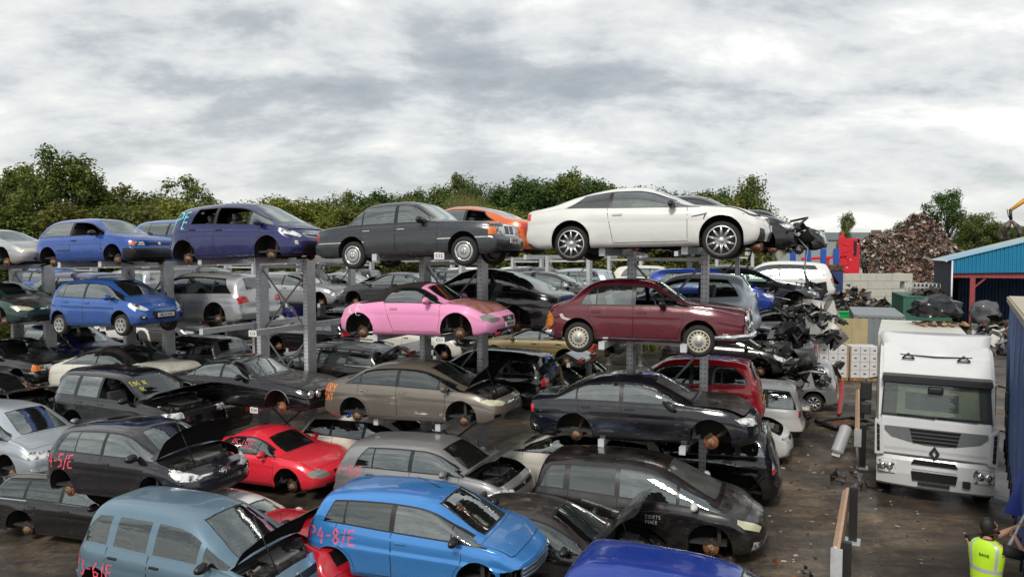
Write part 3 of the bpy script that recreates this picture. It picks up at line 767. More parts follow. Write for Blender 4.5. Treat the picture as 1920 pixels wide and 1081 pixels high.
# ================================================================= car shapes
NOSE=[(.15,.12),(.25,.05),(.42,0),(.55,.02),(.66,.07),(.76,.14),(.9,.2)]
TAIL=[(.15,.10),(.3,.02),(.5,0),(.58,.05),(.8,.08),(.95,.12),(1.1,.16)]
TAILS=[(.15,.10),(.3,.02),(.5,0),(.58,.03),(.8,.03),(.95,.05),(1.1,.10)]
NOSEB=[(.15,.08),(.25,.02),(.42,0),(.50,.01),(.54,.07),(.66,.08),(.8,.10),(.9,.12)]
def plate_rect(y,z0,z1): return [(0.005,z0),(y,z0),(y,z1),(0.005,z1)]
def intake(y,z0,z1,k=.85): return [(.005,z0),(y*k,z0),(y,(z0+z1)/2),(y*k,z1),(.005,z1)]
SP={}
SP['golf']=dict(L=4.2,W=1.79,wb=2.578,fo=.87,rw=.32,RA=.37,cowl=1.10,hdr=.42,
 top=[(-2.1,.99),(-2.0,1.10),(-1.86,1.27),(-1.72,1.385),(-1.6,1.42),(-1.2,1.46),(-.5,1.48),(.1,1.465),(.42,1.41),(.75,1.235),(1.10,1.02),(1.22,.985),(1.6,.92),(1.95,.80),(2.1,.73)],
 sh=[(-2.1,.93),(-1.9,.95),(-1.3,.955),(0,.935),(1,.92),(1.5,.86),(1.95,.75),(2.1,.69)],nose=NOSE,tail=TAIL,
 dlo=(-1.45,-1.20),rcurve=.05,pillars=[(-1.02,.018),-.13],doors=[(-1.2,-.13),(-.125,.98)],rwin=(-2.0,-1.72,52),
 cuts=[('headlight','hl','f',[(.47,.60),(.62,.585),(.83,.62),(.84,.72),(.7,.735),(.5,.69)]),('grille','trim','f',plate_rect(.46,.635,.70)),('lower_grille','trim','f',intake(.66,.28,.42)),
  ('tail_light','red','b',[(.42,.80),(.88,.78),(.9,.92),(.44,.95)]),('tail_light','red','s',[(-2.2,.80),(-1.92,.79),(-1.86,.90),(-2.0,.95),(-2.2,.95)])])
SP['corsa']=dict(L=4.0,W=1.74,wb=2.511,fo=.83,rw=.31,RA=.36,cowl=1.16,hdr=.38,bowf=.26,bonf=.12,
 top=[(-2.0,1.04),(-1.9,1.15),(-1.76,1.32),(-1.64,1.40),(-1.5,1.435),(-1.0,1.48),(-.4,1.49),(.1,1.46),(.38,1.41),(.75,1.22),(1.16,.985),(1.28,.95),(1.6,.88),(1.87,.76),(2.0,.68)],
 sh=[(-2,.98),(-1.8,1.0),(-1.3,.985),(0,.94),(1,.90),(1.5,.83),(1.87,.71),(2.0,.64)],nose=NOSE,tail=TAIL,
 dlo=(-1.5,-1.30),rcurve=.02,pillars=[(-.98,.016),-.22],doors=[(-1.22,-.22),(-.215,.93)],rwin=(-1.92,-1.66,52),
 cuts=[('headlight','hl','f',[(.42,.60),(.55,.55),(.80,.60),(.84,.78),(.74,.80),(.56,.69)]),('grille','trim','f',[(.005,.55),(.36,.58),(.40,.63),(.005,.61)]),('grille_bar','chrome','f',[(.005,.585),(.44,.605),(.45,.635),(.005,.625)]),
  ('lower_grille','trim','f',intake(.52,.26,.42)),('fog_lamp','hld','f',[(.60,.33),(.72,.33),(.74,.44),(.60,.42)]),
  ('tail_light','red','b',[(.62,.82),(.9,.80),(.9,1.08),(.66,1.05)]),('tail_light','red','s',[(-2.1,.84),(-1.84,.82),(-1.80,.96),(-1.88,1.1),(-2.1,1.1)])])
SP['fiesta']=dict(L=3.95,W=1.72,wb=2.489,fo=.82,rw=.305,RA=.355,cowl=1.22,hdr=.36,bowf=.24,nH=2.5,
 flank=[(0,.90),(.05,.955),(.16,.985),(.30,.985),(.45,.99),(.58,1.0),(.63,1.0),(.67,.975),(.72,.975),(.84,.972),(.93,.955),(1,.925)],
 top=[(-1.975,1.06),(-1.88,1.16),(-1.74,1.31),(-1.62,1.395),(-1.5,1.42),(-1.0,1.465),(-.45,1.48),(.05,1.455),(.36,1.40),(.75,1.21),(1.22,.96),(1.32,.935),(1.6,.87),(1.85,.75),(1.975,.66)],
 sh=[(-1.975,1.0),(-1.75,1.03),(-1.3,1.01),(-.5,.955),(.3,.91),(1,.87),(1.5,.81),(1.85,.69),(1.975,.62)],nose=NOSE,tail=TAIL,
 dlo=(-1.50,-1.36),rcurve=.0,ctop=.79,pillars=[(-1.12,.018),-.28,(.72,.012)],doors=[(-1.25,-.28),(-.275,.90)],rwin=(-1.9,-1.65,52),npriv=2,
 cuts=[('tail_light','red','b',[(.62,.86),(.9,.80),(.9,1.12),(.70,1.12)]),('tail_light','red','s',[(-2.1,.90),(-1.86,.88),(-1.72,1.06),(-1.80,1.12),(-2.1,1.12)]),
  ('front_gap','DEL','f',[(.005,.10),(.95,.10),(.95,.55),(.70,.585),(.40,.60),(.005,.60)]),('front_gap','DEL','s',[(1.50,.05),(2.2,.05),(2.2,.60),(1.72,.60),(1.60,.52)])])
SP['i10']=dict(L=3.665,W=1.66,wb=2.385,fo=.73,rw=.285,RA=.335,cowl=1.16,hdr=.36,bowf=.26,
 top=[(-1.83,1.04),(-1.76,1.14),(-1.64,1.32),(-1.54,1.41),(-1.42,1.44),(-1.0,1.485),(-.4,1.50),(.05,1.475),(.36,1.43),(.72,1.24),(1.16,1.0),(1.26,.965),(1.5,.90),(1.72,.78),(1.83,.70)],
 sh=[(-1.83,.98),(-1.65,1.01),(-1.3,.99),(-.4,.945),(.5,.91),(1.1,.87),(1.45,.82),(1.72,.72),(1.83,.66)],nose=NOSE,tail=TAIL,
 dlo=(-1.48,-1.18),rcurve=.05,pillars=[(-1.12,.014),-.30],doors=[(-1.12,-.30),(-.295,.86)],rwin=(-1.78,-1.56,52),
 cuts=[('headlight','hl','f',[(.44,.62),(.54,.60),(.78,.69),(.82,.84),(.75,.84),(.56,.74)]),('grille','trim','f',[(.005,.36),(.30,.36),(.40,.50),(.36,.58),(.005,.56)]),('grille_slot','trim','f',plate_rect(.30,.655,.68)),
  ('fog_surround','trim','f',[(.50,.36),(.64,.36),(.70,.44),(.62,.49),(.54,.44)]),('fog_lamp','refl','f',[(.57,.40),(.62,.40),(.63,.45),(.58,.45)]),
  ('tail_light','red','b',[(.62,.86),(.9,.83),(.9,1.04),(.66,1.04)]),('tail_light','red','s',[(-2.0,.88),(-1.68,.86),(-1.64,.98),(-1.72,1.04),(-2.0,1.04)])])
SP['venga']=dict(L=4.07,W=1.765,wb=2.615,fo=.83,rw=.315,RA=.375,cowl=1.42,hdr=.42,bowf=.26,bonf=.14,
 top=[(-2.03,1.12),(-1.94,1.24),(-1.82,1.42),(-1.72,1.50),(-1.55,1.54),(-1.0,1.585),(-.4,1.60),(.1,1.57),(.42,1.52),(.85,1.31),(1.42,1.02),(1.5,.99),(1.7,.93),(1.93,.82),(2.03,.74)],
 sh=[(-2.03,1.06),(-1.8,1.08),(-1.3,1.06),(-.3,1.01),(.6,.96),(1.3,.92),(1.65,.86),(1.93,.76),(2.03,.70)],nose=NOSE,tail=TAIL,
 dlo=(-1.20,-1.05),rcurve=.02,pillars=[-.42,(.62,.03)],doors=[(-1.26,-.42),(-.415,1.02)],rwin=(-1.96,-1.74,52),open=[0,1],
 cuts=[('headlight','hl','f',[(.46,.68),(.56,.64),(.83,.74),(.86,.92),(.78,.90),(.58,.80)]),('grille','chrome','f',[(.005,.63),(.34,.655),(.42,.72),(.38,.745),(.005,.72)]),('grille_mesh','trim','f',[(.005,.645),(.32,.668),(.385,.718),(.36,.73),(.005,.705)]),
  ('lower_grille','trim','f',intake(.5,.28,.50)),('fog_lamp','refl','f',[(.62,.47),(.70,.48),(.70,.56),(.63,.56)]),
  ('tail_light','red','b',[(.58,.92),(.9,.90),(.9,1.16),(.66,1.12)]),('tail_light','red','s',[(-2.2,.95),(-1.86,.92),(-1.76,1.06),(-1.86,1.15),(-2.2,1.15)])])
SP['astra']=dict(L=4.05,W=1.69,wb=2.517,fo=.80,rw=.29,RA=.335,cowl=.98,hdr=.25,nH=3.2,nG=5,tf=.07,bowf=.14,bdeg=24,
 top=[(-2.02,.90),(-1.9,.99),(-1.55,1.27),(-1.38,1.355),(-1.2,1.385),(-.7,1.41),(-.2,1.405),(.05,1.38),(.25,1.34),(.6,1.14),(.98,.945),(1.1,.92),(1.6,.845),(1.92,.765),(2.02,.72)],
 sh=[(-2.02,.84),(-1.8,.87),(-1.3,.885),(0,.88),(.9,.87),(1.5,.81),(1.92,.73),(2.02,.68)],nose=NOSEB,tail=TAIL,fx=.24,
 dlo=(-1.70,-1.28),rcurve=.0,pillars=[(-.42,.05)],doors=[(-.40,.80)],rwin=(-1.86,-1.42,54),open=[1],dlean=.0,
 bands=[(1.6,2.2,.10,.52,'trim'),(-2.2,-1.63,.10,.50,'trim'),(-.92,.88,.50,.535,'trim')],
 cuts=[('front_bumper','trim','f',[(.005,.1),(.95,.1),(.95,.52),(.005,.52)]),('headlight','hl','f',[(.42,.585),(.66,.59),(.66,.69),(.44,.69)]),('indicator','orange','f',[(.67,.59),(.86,.60),(.84,.69),(.67,.69)]),('grille','trim','f',plate_rect(.39,.60,.66)),
  ('rear_bumper','trim','b',[(.005,.1),(.95,.1),(.95,.50),(.005,.50)]),('tail_light','red','b',[(.50,.62),(.86,.62),(.86,.80),(.50,.80)]),('tail_light','red','s',[(-2.2,.64),(-1.98,.64),(-1.96,.78),(-2.2,.78)])])
SP['merc']=dict(fx=.26,bx=.2,L=4.74,W=1.74,wb=2.80,fo=.83,rw=.315,RA=.36,cowl=.95,hdr=.26,nH=3.4,nG=6.5,tum=.34,ctop=.86,tf=.07,bowf=.12,bowr=.08,tr=.06,bdeg=22,bonf=.05,
 top=[(-2.37,.86),(-2.28,.90),(-1.85,.945),(-1.45,.975),(-1.20,1.19),(-1.02,1.335),(-.86,1.40),(-.4,1.435),(0,1.435),(.26,1.395),(.58,1.20),(.95,.975),(1.05,.955),(1.7,.915),(2.2,.865),(2.37,.835)],
 sh=[(-2.37,.80),(-1.45,.895),(0,.905),(.9,.90),(1.6,.87),(2.37,.79)],nose=[(.15,.10),(.25,.02),(.42,0),(.52,.01),(.56,.09),(.66,.11),(.85,.15)],tail=[(.15,.1),(.3,.02),(.5,0),(.56,.06),(.9,.08)],
 dlo=(-1.38,-1.06),pillars=[(-1.0,.018),-.13],doors=[(-1.02,-.13),(-.125,.92)],rwin=(-1.42,-.98,52),rearseat=1,
 bands=[(-2.5,2.5,.545,.565,'chrome')],
 cuts=[('headlight','hl','f',[(.30,.60),(.60,.60),(.60,.77),(.30,.77)]),('indicator','orange','f',[(.61,.60),(.86,.60),(.86,.77),(.61,.77)]),('grille_frame','chrome','f',plate_rect(.28,.585,.83)),('grille','trim','f',plate_rect(.245,.605,.795)),
  ('grille_post','chrome','f',plate_rect(.02,.605,.795)),('lower_grille','trim','f',plate_rect(.6,.27,.36)),('tail_light','red','b',[(.40,.62),(.86,.62),(.86,.78),(.40,.78)]),('tail_light','red','s',[(-2.5,.62),(-2.26,.62),(-2.26,.78),(-2.5,.78)])])
SP['m4']=dict(L=4.67,W=1.87,wb=2.812,fo=.82,rw=.342,RA=.385,cowl=1.05,hdr=.22,nH=2.7,nG=3.4,bowf=.28,flare=.03,bonf=.10,
 top=[(-2.335,.95),(-2.27,.99),(-2.0,1.02),(-1.75,1.065),(-1.3,1.22),(-.8,1.335),(-.4,1.378),(-.05,1.375),(.22,1.33),(.6,1.17),(1.05,.985),(1.18,.965),(1.7,.905),(2.1,.80),(2.25,.72),(2.335,.66)],
 sh=[(-2.335,.88),(-1.9,.93),(-1.4,.955),(-.6,.93),(.4,.90),(1.1,.885),(1.7,.84),(2.1,.73),(2.335,.62)],nose=NOSE,tail=TAILS,
 dlo=(-1.42,-1.05),rcurve=-.05,ctop=.80,pillars=[(-.52,.035)],doors=[(-.58,.92)],dlean=.12,rwin=(-1.72,-.75,50),npriv=1,
 cuts=[('headlight','hl','f',[(.42,.62),(.55,.60),(.86,.70),(.87,.76),(.55,.70)]),('grille','trim','f',[(.03,.54),(.28,.54),(.36,.62),(.33,.68),(.06,.67)]),('side_intake','trim','f',[(.52,.24),(.80,.24),(.76,.50),(.62,.48)]),('lower_grille','trim','f',intake(.42,.25,.42)),
  ('gill','trim','s',[(1.00,.74),(1.28,.80),(1.22,.68),(1.20,.68),(1.225,.755),(1.0,.722)]),('tail_light','red','b',[(.45,.78),(.92,.76),(.92,.90),(.50,.90)]),('tail_light','red','s',[(-2.5,.77),(-2.16,.77),(-2.12,.89),(-2.5,.90)]),
  ('rear_diffuser','trim','b',[(.005,.1),(.9,.1),(.9,.30),(.005,.36)]),('reflector','red','b',[(.55,.36),(.82,.36),(.82,.40),(.55,.40)])])
SP['tt']=dict(L=4.04,W=1.764,wb=2.43,fo=.87,rw=.31,RA=.375,cowl=.88,hdr=.22,nH=2.3,nG=3.0,bowf=.30,bowr=.26,tr=.14,tf=.13,flare=.035,rf=.8,rr=.75,
 top=[(-2.02,.80),(-1.9,.865),(-1.6,.96),(-1.2,1.14),(-.8,1.275),(-.4,1.34),(-.1,1.345),(.05,1.325),(.22,1.28),(.5,1.12),(.88,.935),(1.0,.915),(1.4,.86),(1.75,.75),(1.93,.65),(2.02,.58)],
 sh=[(-2.02,.74),(-1.7,.83),(-1.2,.885),(-.3,.885),(.6,.865),(1.2,.83),(1.75,.68),(2.02,.54)],nose=NOSE,tail=[(.15,.1),(.3,.02),(.5,0),(.65,.06),(.85,.14)],
 dlo=(-1.30,-.80),rcurve=-.02,ctop=.79,pillars=[(-.66,.012),(.22,.012)],doors=[(-.62,.76)],dlean=.22,rwin=(-1.62,-.72,48),rearseat=0,
 cuts=[('headlight','hld','f',[(.40,.50),(.62,.46),(.80,.52),(.80,.62),(.62,.66),(.46,.60)]),('grille','trim','f',[(.005,.46),(.24,.46),(.30,.585),(.005,.585)]),('lower_grille','trim','f',[(.06,.22),(.50,.24),(.50,.32),(.06,.32)]),
  ('tail_light','red','b',[(.48,.58),(.85,.56),(.85,.74),(.52,.72)]),('tail_light','red','s',[(-2.2,.58),(-1.80,.58),(-1.76,.68),(-1.84,.73),(-2.2,.73)])])
SP['ttr']=dict(SP['tt'],top=[(-2.02,.80),(-1.9,.85),(-1.5,.925),(-1.22,.955),(-1.0,1.07),(-.72,1.24),(-.45,1.315),(-.15,1.34),(.1,1.325),(.22,1.29),(.5,1.12),(.88,.935),(1.0,.915),(1.4,.86),(1.75,.75),(1.93,.65),(2.02,.58)],
 dlo=(-.66,-.42),rcurve=.05,pillars=[(.30,.012)],doors=[(-.62,.76)],rwin=None,roofmat=(-1.30,.16,8),ctop=.80)
SP['viewt']=dict(L=4.1,W=1.64,wb=2.36,fo=.92,rw=.305,RA=.335,cowl=.86,hdr=.22,nH=2.6,nG=4,tf=.16,bowf=.12,bdeg=32,tr=.12,bonf=.06,rf=.9,
 top=[(-2.05,.80),(-1.98,.88),(-1.8,.94),(-1.5,1.02),(-1.2,1.26),(-1.05,1.355),(-.85,1.40),(-.4,1.43),(0,1.415),(.22,1.375),(.5,1.20),(.86,.985),(1.0,.96),(1.5,.91),(1.9,.85),(2.05,.80)],
 sh=[(-2.05,.74),(-1.8,.84),(-1.3,.885),(0,.885),(.8,.875),(1.3,.83),(1.8,.72),(2.05,.64)],nose=[(.15,.08),(.4,.05),(.5,.04),(.7,.02),(.9,.08)],tail=[(.15,.02),(.3,0),(.5,.02),(.65,.05),(.9,.12)],
 dlo=(-1.20,-.92),rcurve=.05,pillars=[(-.86,.014),-.12],doors=[(-1.02,-.12),(-.115,.84)],rwin=(-1.45,-1.10,54),open=[2],
 bands=[(-.85,.85,.845,.86,'chrome'),(-.88,.80,.255,.275,'chrome')],
 cuts=[('grille_frame','chrome','f',[(.005,.40),(.17,.42),(.20,.70),(.15,.78),(.005,.79)]),('grille','trim','f',[(.01,.43),(.145,.44),(.17,.69),(.13,.75),(.01,.76)]),
  ('rusty_patch','rustp','b',[(.40,.50),(.84,.46),(.86,.74),(.60,.78),(.44,.70)]),('rusty_patch','rustp','s',[(-2.2,.40),(-1.86,.42),(-1.76,.52),(-1.74,.66),(-1.84,.76),(-1.95,.80),(-2.2,.72)]),
  ('bare_patch','barep','s',[(-1.62,.72),(-1.58,.64),(-1.44,.60),(-1.36,.63),(-1.50,.66),(-1.56,.74)]),('bare_patch','barep','s',[(-1.38,1.30),(-1.26,1.34),(-1.20,1.26),(-1.28,1.21),(-1.36,1.23)])])
SP['jag']=dict(L=5.02,W=1.80,wb=2.87,fo=.95,rw=.32,RA=.355,cowl=.86,hdr=.12,nH=2.6,nG=4,bowf=.16,tf=.12,bdeg=30,bonf=.06,
 top=[(-2.51,.78),(-2.4,.835),(-1.9,.895),(-1.5,.92),(-1.2,1.10),(-.92,1.245),(-.7,1.295),(-.3,1.325),(-.05,1.315),(.12,1.275),(.45,1.10),(.86,.92),(1.0,.90),(1.7,.86),(2.2,.79),(2.42,.72),(2.51,.66)],
 sh=[(-2.51,.72),(-1.6,.84),(0,.86),(.9,.85),(1.6,.80),(2.2,.70),(2.51,.60)],nose=[(.15,.10),(.25,.02),(.40,0),(.48,.04),(.6,.05),(.75,.08)],tail=TAILS,
 dlo=(-1.42,-1.02),pillars=[(-1.12,.016),-.25],doors=[(-1.02,-.25),(-.245,.86)],rwin=(-1.46,-.82,52),
 bands=[(-.93,1.2,.475,.492,'chrome')],
 cuts=[('grille','trim','f',plate_rect(.34,.52,.66)),('lower_grille','trim','f',plate_rect(.72,.22,.42))])
SP['civic']=dict(L=4.54,W=1.75,wb=2.70,fo=.92,rw=.315,RA=.365,cowl=1.42,hdr=.42,nH=2.5,nG=3.8,bowf=.26,bonf=.10,
 top=[(-2.27,.98),(-2.18,1.02),(-1.9,1.05),(-1.65,1.08),(-1.3,1.26),(-1.0,1.365),(-.7,1.41),(-.3,1.43),(.1,1.415),(.42,1.365),(.9,1.17),(1.42,.935),(1.55,.905),(1.9,.82),(2.17,.70),(2.27,.63)],
 sh=[(-2.27,.90),(-1.6,.965),(-.8,.95),(.3,.90),(1.2,.85),(1.7,.79),(2.1,.67),(2.27,.58)],nose=NOSE,tail=TAILS,
 dlo=(-1.58,-1.12),rcurve=-.02,pillars=[(-1.18,.016),-.22,(.80,.03)],doors=[(-1.22,-.22),(-.215,.98)],rwin=(-1.66,-1.0,50),open=[],npriv=2,
 bands=[(-2.4,1.0,.30,.315,'chrome')],
 cuts=[('headlight','hly','f',[(.40,.60),(.55,.555),(.80,.60),(.84,.69),(.74,.72),(.5,.66)]),('grille','chrome','f',[(.005,.57),(.36,.585),(.37,.625),(.005,.61)]),('lower_grille','trim','f',intake(.5,.24,.40)),('fog_lamp','refl','f',[(.6,.33),(.76,.33),(.76,.41),(.6,.40)]),
  ('tail_light','red','b',[(.5,.74),(.9,.72),(.9,.92),(.5,.93)]),('tail_light','red','s',[(-2.4,.76),(-2.16,.76),(-2.14,.90),(-2.4,.92)])])
SP['a4']=dict(L=4.586,W=1.77,wb=2.648,fo=.88,rw=.32,RA=.375,cowl=1.12,hdr=.28,nH=2.7,nG=3.8,bowf=.24,bonf=.10,flare=.02,
 top=[(-2.29,.96),(-2.2,1.0),(-1.9,1.02),(-1.72,1.04),(-1.3,1.25),(-1.0,1.355),(-.7,1.405),(-.3,1.43),(0,1.42),(.28,1.375),(.7,1.185),(1.12,.985),(1.25,.96),(1.7,.90),(2.1,.79),(2.29,.69)],
 sh=[(-2.29,.88),(-1.6,.94),(-.6,.935),(.5,.91),(1.2,.89),(1.7,.84),(2.1,.74),(2.29,.64)],nose=NOSE,tail=TAILS,
 dlo=(-1.72,-1.15),rcurve=-.03,pillars=[(-1.18,.022),-.27],doors=[(-1.14,-.27),(-.265,.94)],rwin=(-1.72,-1.0,50),
 bands=[(-.86,1.0,.50,.515,'chrome')],
 cuts=[('headlight','hl','f',[(.42,.58),(.60,.57),(.82,.60),(.84,.72),(.70,.73),(.44,.68)]),('grille','trim','f',[(.005,.30),(.24,.32),(.32,.66),(.005,.67)]),('lower_grille','trim','f',[(.38,.26),(.72,.28),(.70,.42),(.40,.42)]),
  ('tail_light','red','b',[(.45,.70),(.9,.70),(.9,.84),(.45,.85)]),('tail_light','red','s',[(-2.5,.70),(-2.20,.70),(-2.18,.83),(-2.5,.84)])])
SP['cla']=dict(SP['a4'],L=4.63,wb=2.70,nG=3.2,roofmat=(-1.95,1.06,36),
 top=[(-2.31,.90),(-2.2,.95),(-1.85,1.02),(-1.3,1.23),(-.8,1.365),(-.3,1.42),(.05,1.41),(.32,1.36),(.75,1.17),(1.15,.985),(1.28,.965),(1.75,.90),(2.12,.78),(2.31,.68)],
 sh=[(-2.31,.84),(-1.6,.935),(-.6,.945),(.5,.91),(1.2,.885),(1.7,.84),(2.1,.73),(2.31,.62)],dlo=(-1.62,-1.0),pillars=[(-.25,.03)],rwin=None,
 cuts=[('headlight','trim','f',[(.42,.56),(.60,.54),(.84,.62),(.84,.74),(.70,.73),(.44,.66)]),('grille','trim','f',[(.005,.42),(.34,.44),(.38,.64),(.005,.66)]),('lower_grille','trim','f',intake(.72,.22,.38)),
  ('tail_light','red','b',[(.45,.70),(.9,.68),(.9,.82),(.45,.84)]),('tail_light','red','s',[(-2.5,.70),(-2.16,.69),(-2.14,.80),(-2.5,.83)])])
SP['meriva']=dict(L=4.04,W=1.69,wb=2.63,fo=.78,rw=.30,RA=.35,cowl=1.30,hdr=.42,nH=2.7,nG=4.6,bowf=.2,
 top=[(-2.02,1.02),(-1.94,1.18),(-1.84,1.42),(-1.76,1.53),(-1.6,1.58),(-1.0,1.615),(-.4,1.62),(.1,1.60),(.42,1.54),(.85,1.30),(1.30,1.04),(1.4,1.01),(1.7,.93),(1.92,.80),(2.02,.72)],
 sh=[(-2.02,.95),(-1.8,.97),(-1.0,.955),(0,.935),(1.2,.92),(1.6,.87),(1.92,.75),(2.02,.67)],nose=NOSE,tail=TAIL,
 dlo=(-1.72,-1.50),rcurve=.10,ctop=.75,bo=.035,pillars=[(-1.14,.075),(-.30,.07),(.70,.05)],surround='paint',doors=[(-1.18,-.30),(-.295,.74)],rwin=(-1.97,-1.78,54),
 cuts=[('headlight','hl','f',[(.45,.62),(.78,.62),(.80,.80),(.5,.76)]),('grille','trim','f',plate_rect(.4,.62,.72)),('tail_light','red','b',[(.6,.76),(.88,.74),(.88,1.1),(.68,1.1)])])
SP['scenic']=dict(L=4.34,W=1.845,wb=2.70,fo=.92,rw=.32,RA=.375,cowl=1.42,hdr=.42,nH=2.4,nG=4,bowf=.32,bonf=.16,flare=.02,
 top=[(-2.17,1.12),(-2.1,1.26),(-1.98,1.46),(-1.88,1.55),(-1.7,1.59),(-1.1,1.635),(-.4,1.64),(.1,1.60),(.42,1.53),(.9,1.28),(1.42,1.02),(1.55,.98),(1.85,.88),(2.06,.76),(2.17,.68)],
 sh=[(-2.17,1.05),(-1.9,1.08),(-1.3,1.06),(-.3,1.0),(.6,.95),(1.3,.90),(1.7,.83),(2.06,.70),(2.17,.62)],nose=NOSE,tail=TAIL,
 dlo=(-1.86,-1.66),rcurve=.02,pillars=[(-1.32,.06),-.36,(.72,.03)],doors=[(-1.28,-.36),(-.355,1.0)],rwin=(-2.1,-1.9,54),npriv=2,
 cuts=[('headlight','hly','f',[(.46,.60),(.60,.55),(.84,.66),(.88,.82),(.80,.80),(.60,.70)]),('grille','trim','f',[(.005,.60),(.34,.62),(.36,.65),(.005,.635)]),('lower_grille','alloy','f',intake(.46,.26,.42)),('fog_surround','hl','f',[(.58,.27),(.80,.29),(.78,.43),(.62,.40)]),
  ('tail_light','lampw','b',[(.62,.80),(.93,.76),(.93,1.3),(.80,1.3),(.72,1.0)]),('tail_light','lampw','s',[(-2.3,.80),(-2.08,.78),(-2.02,1.0),(-1.99,1.26),(-2.3,1.3)]),('reversing_light','red','b',[(.66,.80),(.93,.76),(.93,.86),(.66,.88)])])
SP['touran']=dict(SP['meriva'],L=4.39,W=1.79,wb=2.68,fo=.92,rw=.32,RA=.375,cowl=1.36,hdr=.48,surround='trim',nH=2.8,bonf=.10,
 top=[(-2.19,1.02),(-2.12,1.18),(-2.02,1.42),(-1.94,1.53),(-1.8,1.58),(-1.2,1.63),(-.4,1.64),(.15,1.61),(.48,1.55),(.9,1.31),(1.36,1.06),(1.46,1.03),(1.85,.94),(2.1,.83),(2.19,.76)],
 sh=[(-2.19,.95),(-1.9,.99),(-1.0,.98),(0,.965),(1.2,.945),(1.75,.89),(2.1,.78),(2.19,.71)],
 dlo=(-1.86,-1.66),rcurve=.02,pillars=[(-1.24,.04),(-.27,.045),(.85,.02)],doors=[(-1.18,-.27),(-.265,.90)],rwin=(-2.12,-1.96,54),
 cuts=[('headlight','hl','f',[(.44,.61),(.82,.60),(.86,.70),(.80,.78),(.5,.74)]),('grille','trim','f',[(.005,.60),(.40,.62),(.44,.74),(.005,.73)]),('lower_grille','trim','f',intake(.62,.28,.40)),('tail_light','red','b',[(.6,.80),(.9,.78),(.9,1.0),(.66,1.0)])])
SP['crv']=dict(L=4.64,W=1.78,wb=2.62,fo=.92,rw=.34,RA=.40,cowl=1.18,hdr=.38,nH=3,nG=5,bowf=.16,tf=.08,
 top=[(-2.32,1.10),(-2.26,1.28),(-2.16,1.56),(-2.08,1.65),(-1.9,1.68),(-1.2,1.71),(-.4,1.71),(.1,1.69),(.38,1.62),(.75,1.38),(1.18,1.12),(1.3,1.09),(1.8,1.03),(2.2,.92),(2.32,.86)],
 sh=[(-2.32,1.04),(-1.9,1.06),(0,1.045),(1.1,1.02),(1.7,.98),(2.2,.86),(2.32,.80)],nose=[(.15,.12),(.3,.03),(.5,0),(.65,.04),(.9,.10)],tail=[(.15,.1),(.4,.02),(.6,0),(.7,.06),(1.0,.10),(1.2,.14)],
 dlo=(-2.06,-1.86),rcurve=.02,pillars=[(-1.22,.07),-.35],doors=[(-1.16,-.35),(-.345,.86)],rwin=(-2.26,-2.12,54),open=[2],bot=[(-2.32,.42),(-2.0,.30),(2.0,.28),(2.32,.36)],
 skirt=.48,cuts=[('headlight','hl','f',[(.45,.74),(.80,.72),(.84,.88),(.48,.88)]),('grille','trim','f',plate_rect(.42,.76,.88)),('tail_light','red','b',[(.74,.86),(.93,.84),(.93,1.58),(.80,1.58)]),('tail_light','red','s',[(-2.5,.86),(-2.22,.86),(-2.16,1.2),(-2.09,1.56),(-2.5,1.6)])])
SP['estate']=dict(SP['a4'],L=4.75,wb=2.75,npriv=2,top=[(-2.375,1.0),(-2.3,1.08),(-2.1,1.28),(-1.98,1.37),(-1.8,1.40),(-1.2,1.445),(-.4,1.46),(0,1.44),(.28,1.385),(.7,1.19),(1.14,.985),(1.27,.96),(1.75,.90),(2.18,.79),(2.375,.69)],
 sh=[(-2.375,.93),(-1.6,.95),(-.6,.935),(.5,.91),(1.2,.89),(1.7,.84),(2.18,.74),(2.375,.64)],tail=TAIL,dlo=(-2.06,-1.82),rcurve=0,pillars=[(-1.22,.04),-.27],rwin=(-2.3,-2.0,52),surround='trim',
 bands=[(-2.1,1.0,.935,.95,'chrome')],cuts=SP['a4']['cuts'][:3]+[('tail_light','red','b',[(.5,.72),(.9,.70),(.9,.88),(.5,.90)]),('tail_light','red','s',[(-2.5,.72),(-2.22,.72),(-2.2,.87),(-2.5,.88)])])
SP['bmw']=dict(SP['estate'],L=4.84,wb=2.886,fo=.84,bands=[],npriv=0,cuts=[('headlight','hl','f',[(.42,.58),(.60,.56),(.84,.62),(.85,.72),(.60,.66)]),('grille','trim','f',[(.03,.52),(.28,.52),(.32,.64),(.05,.65)]),('lower_grille','trim','f',intake(.48,.24,.40)),('side_intake','trim','f',[(.58,.26),(.8,.28),(.74,.40),(.6,.38)])]+SP['estate']['cuts'][3:])
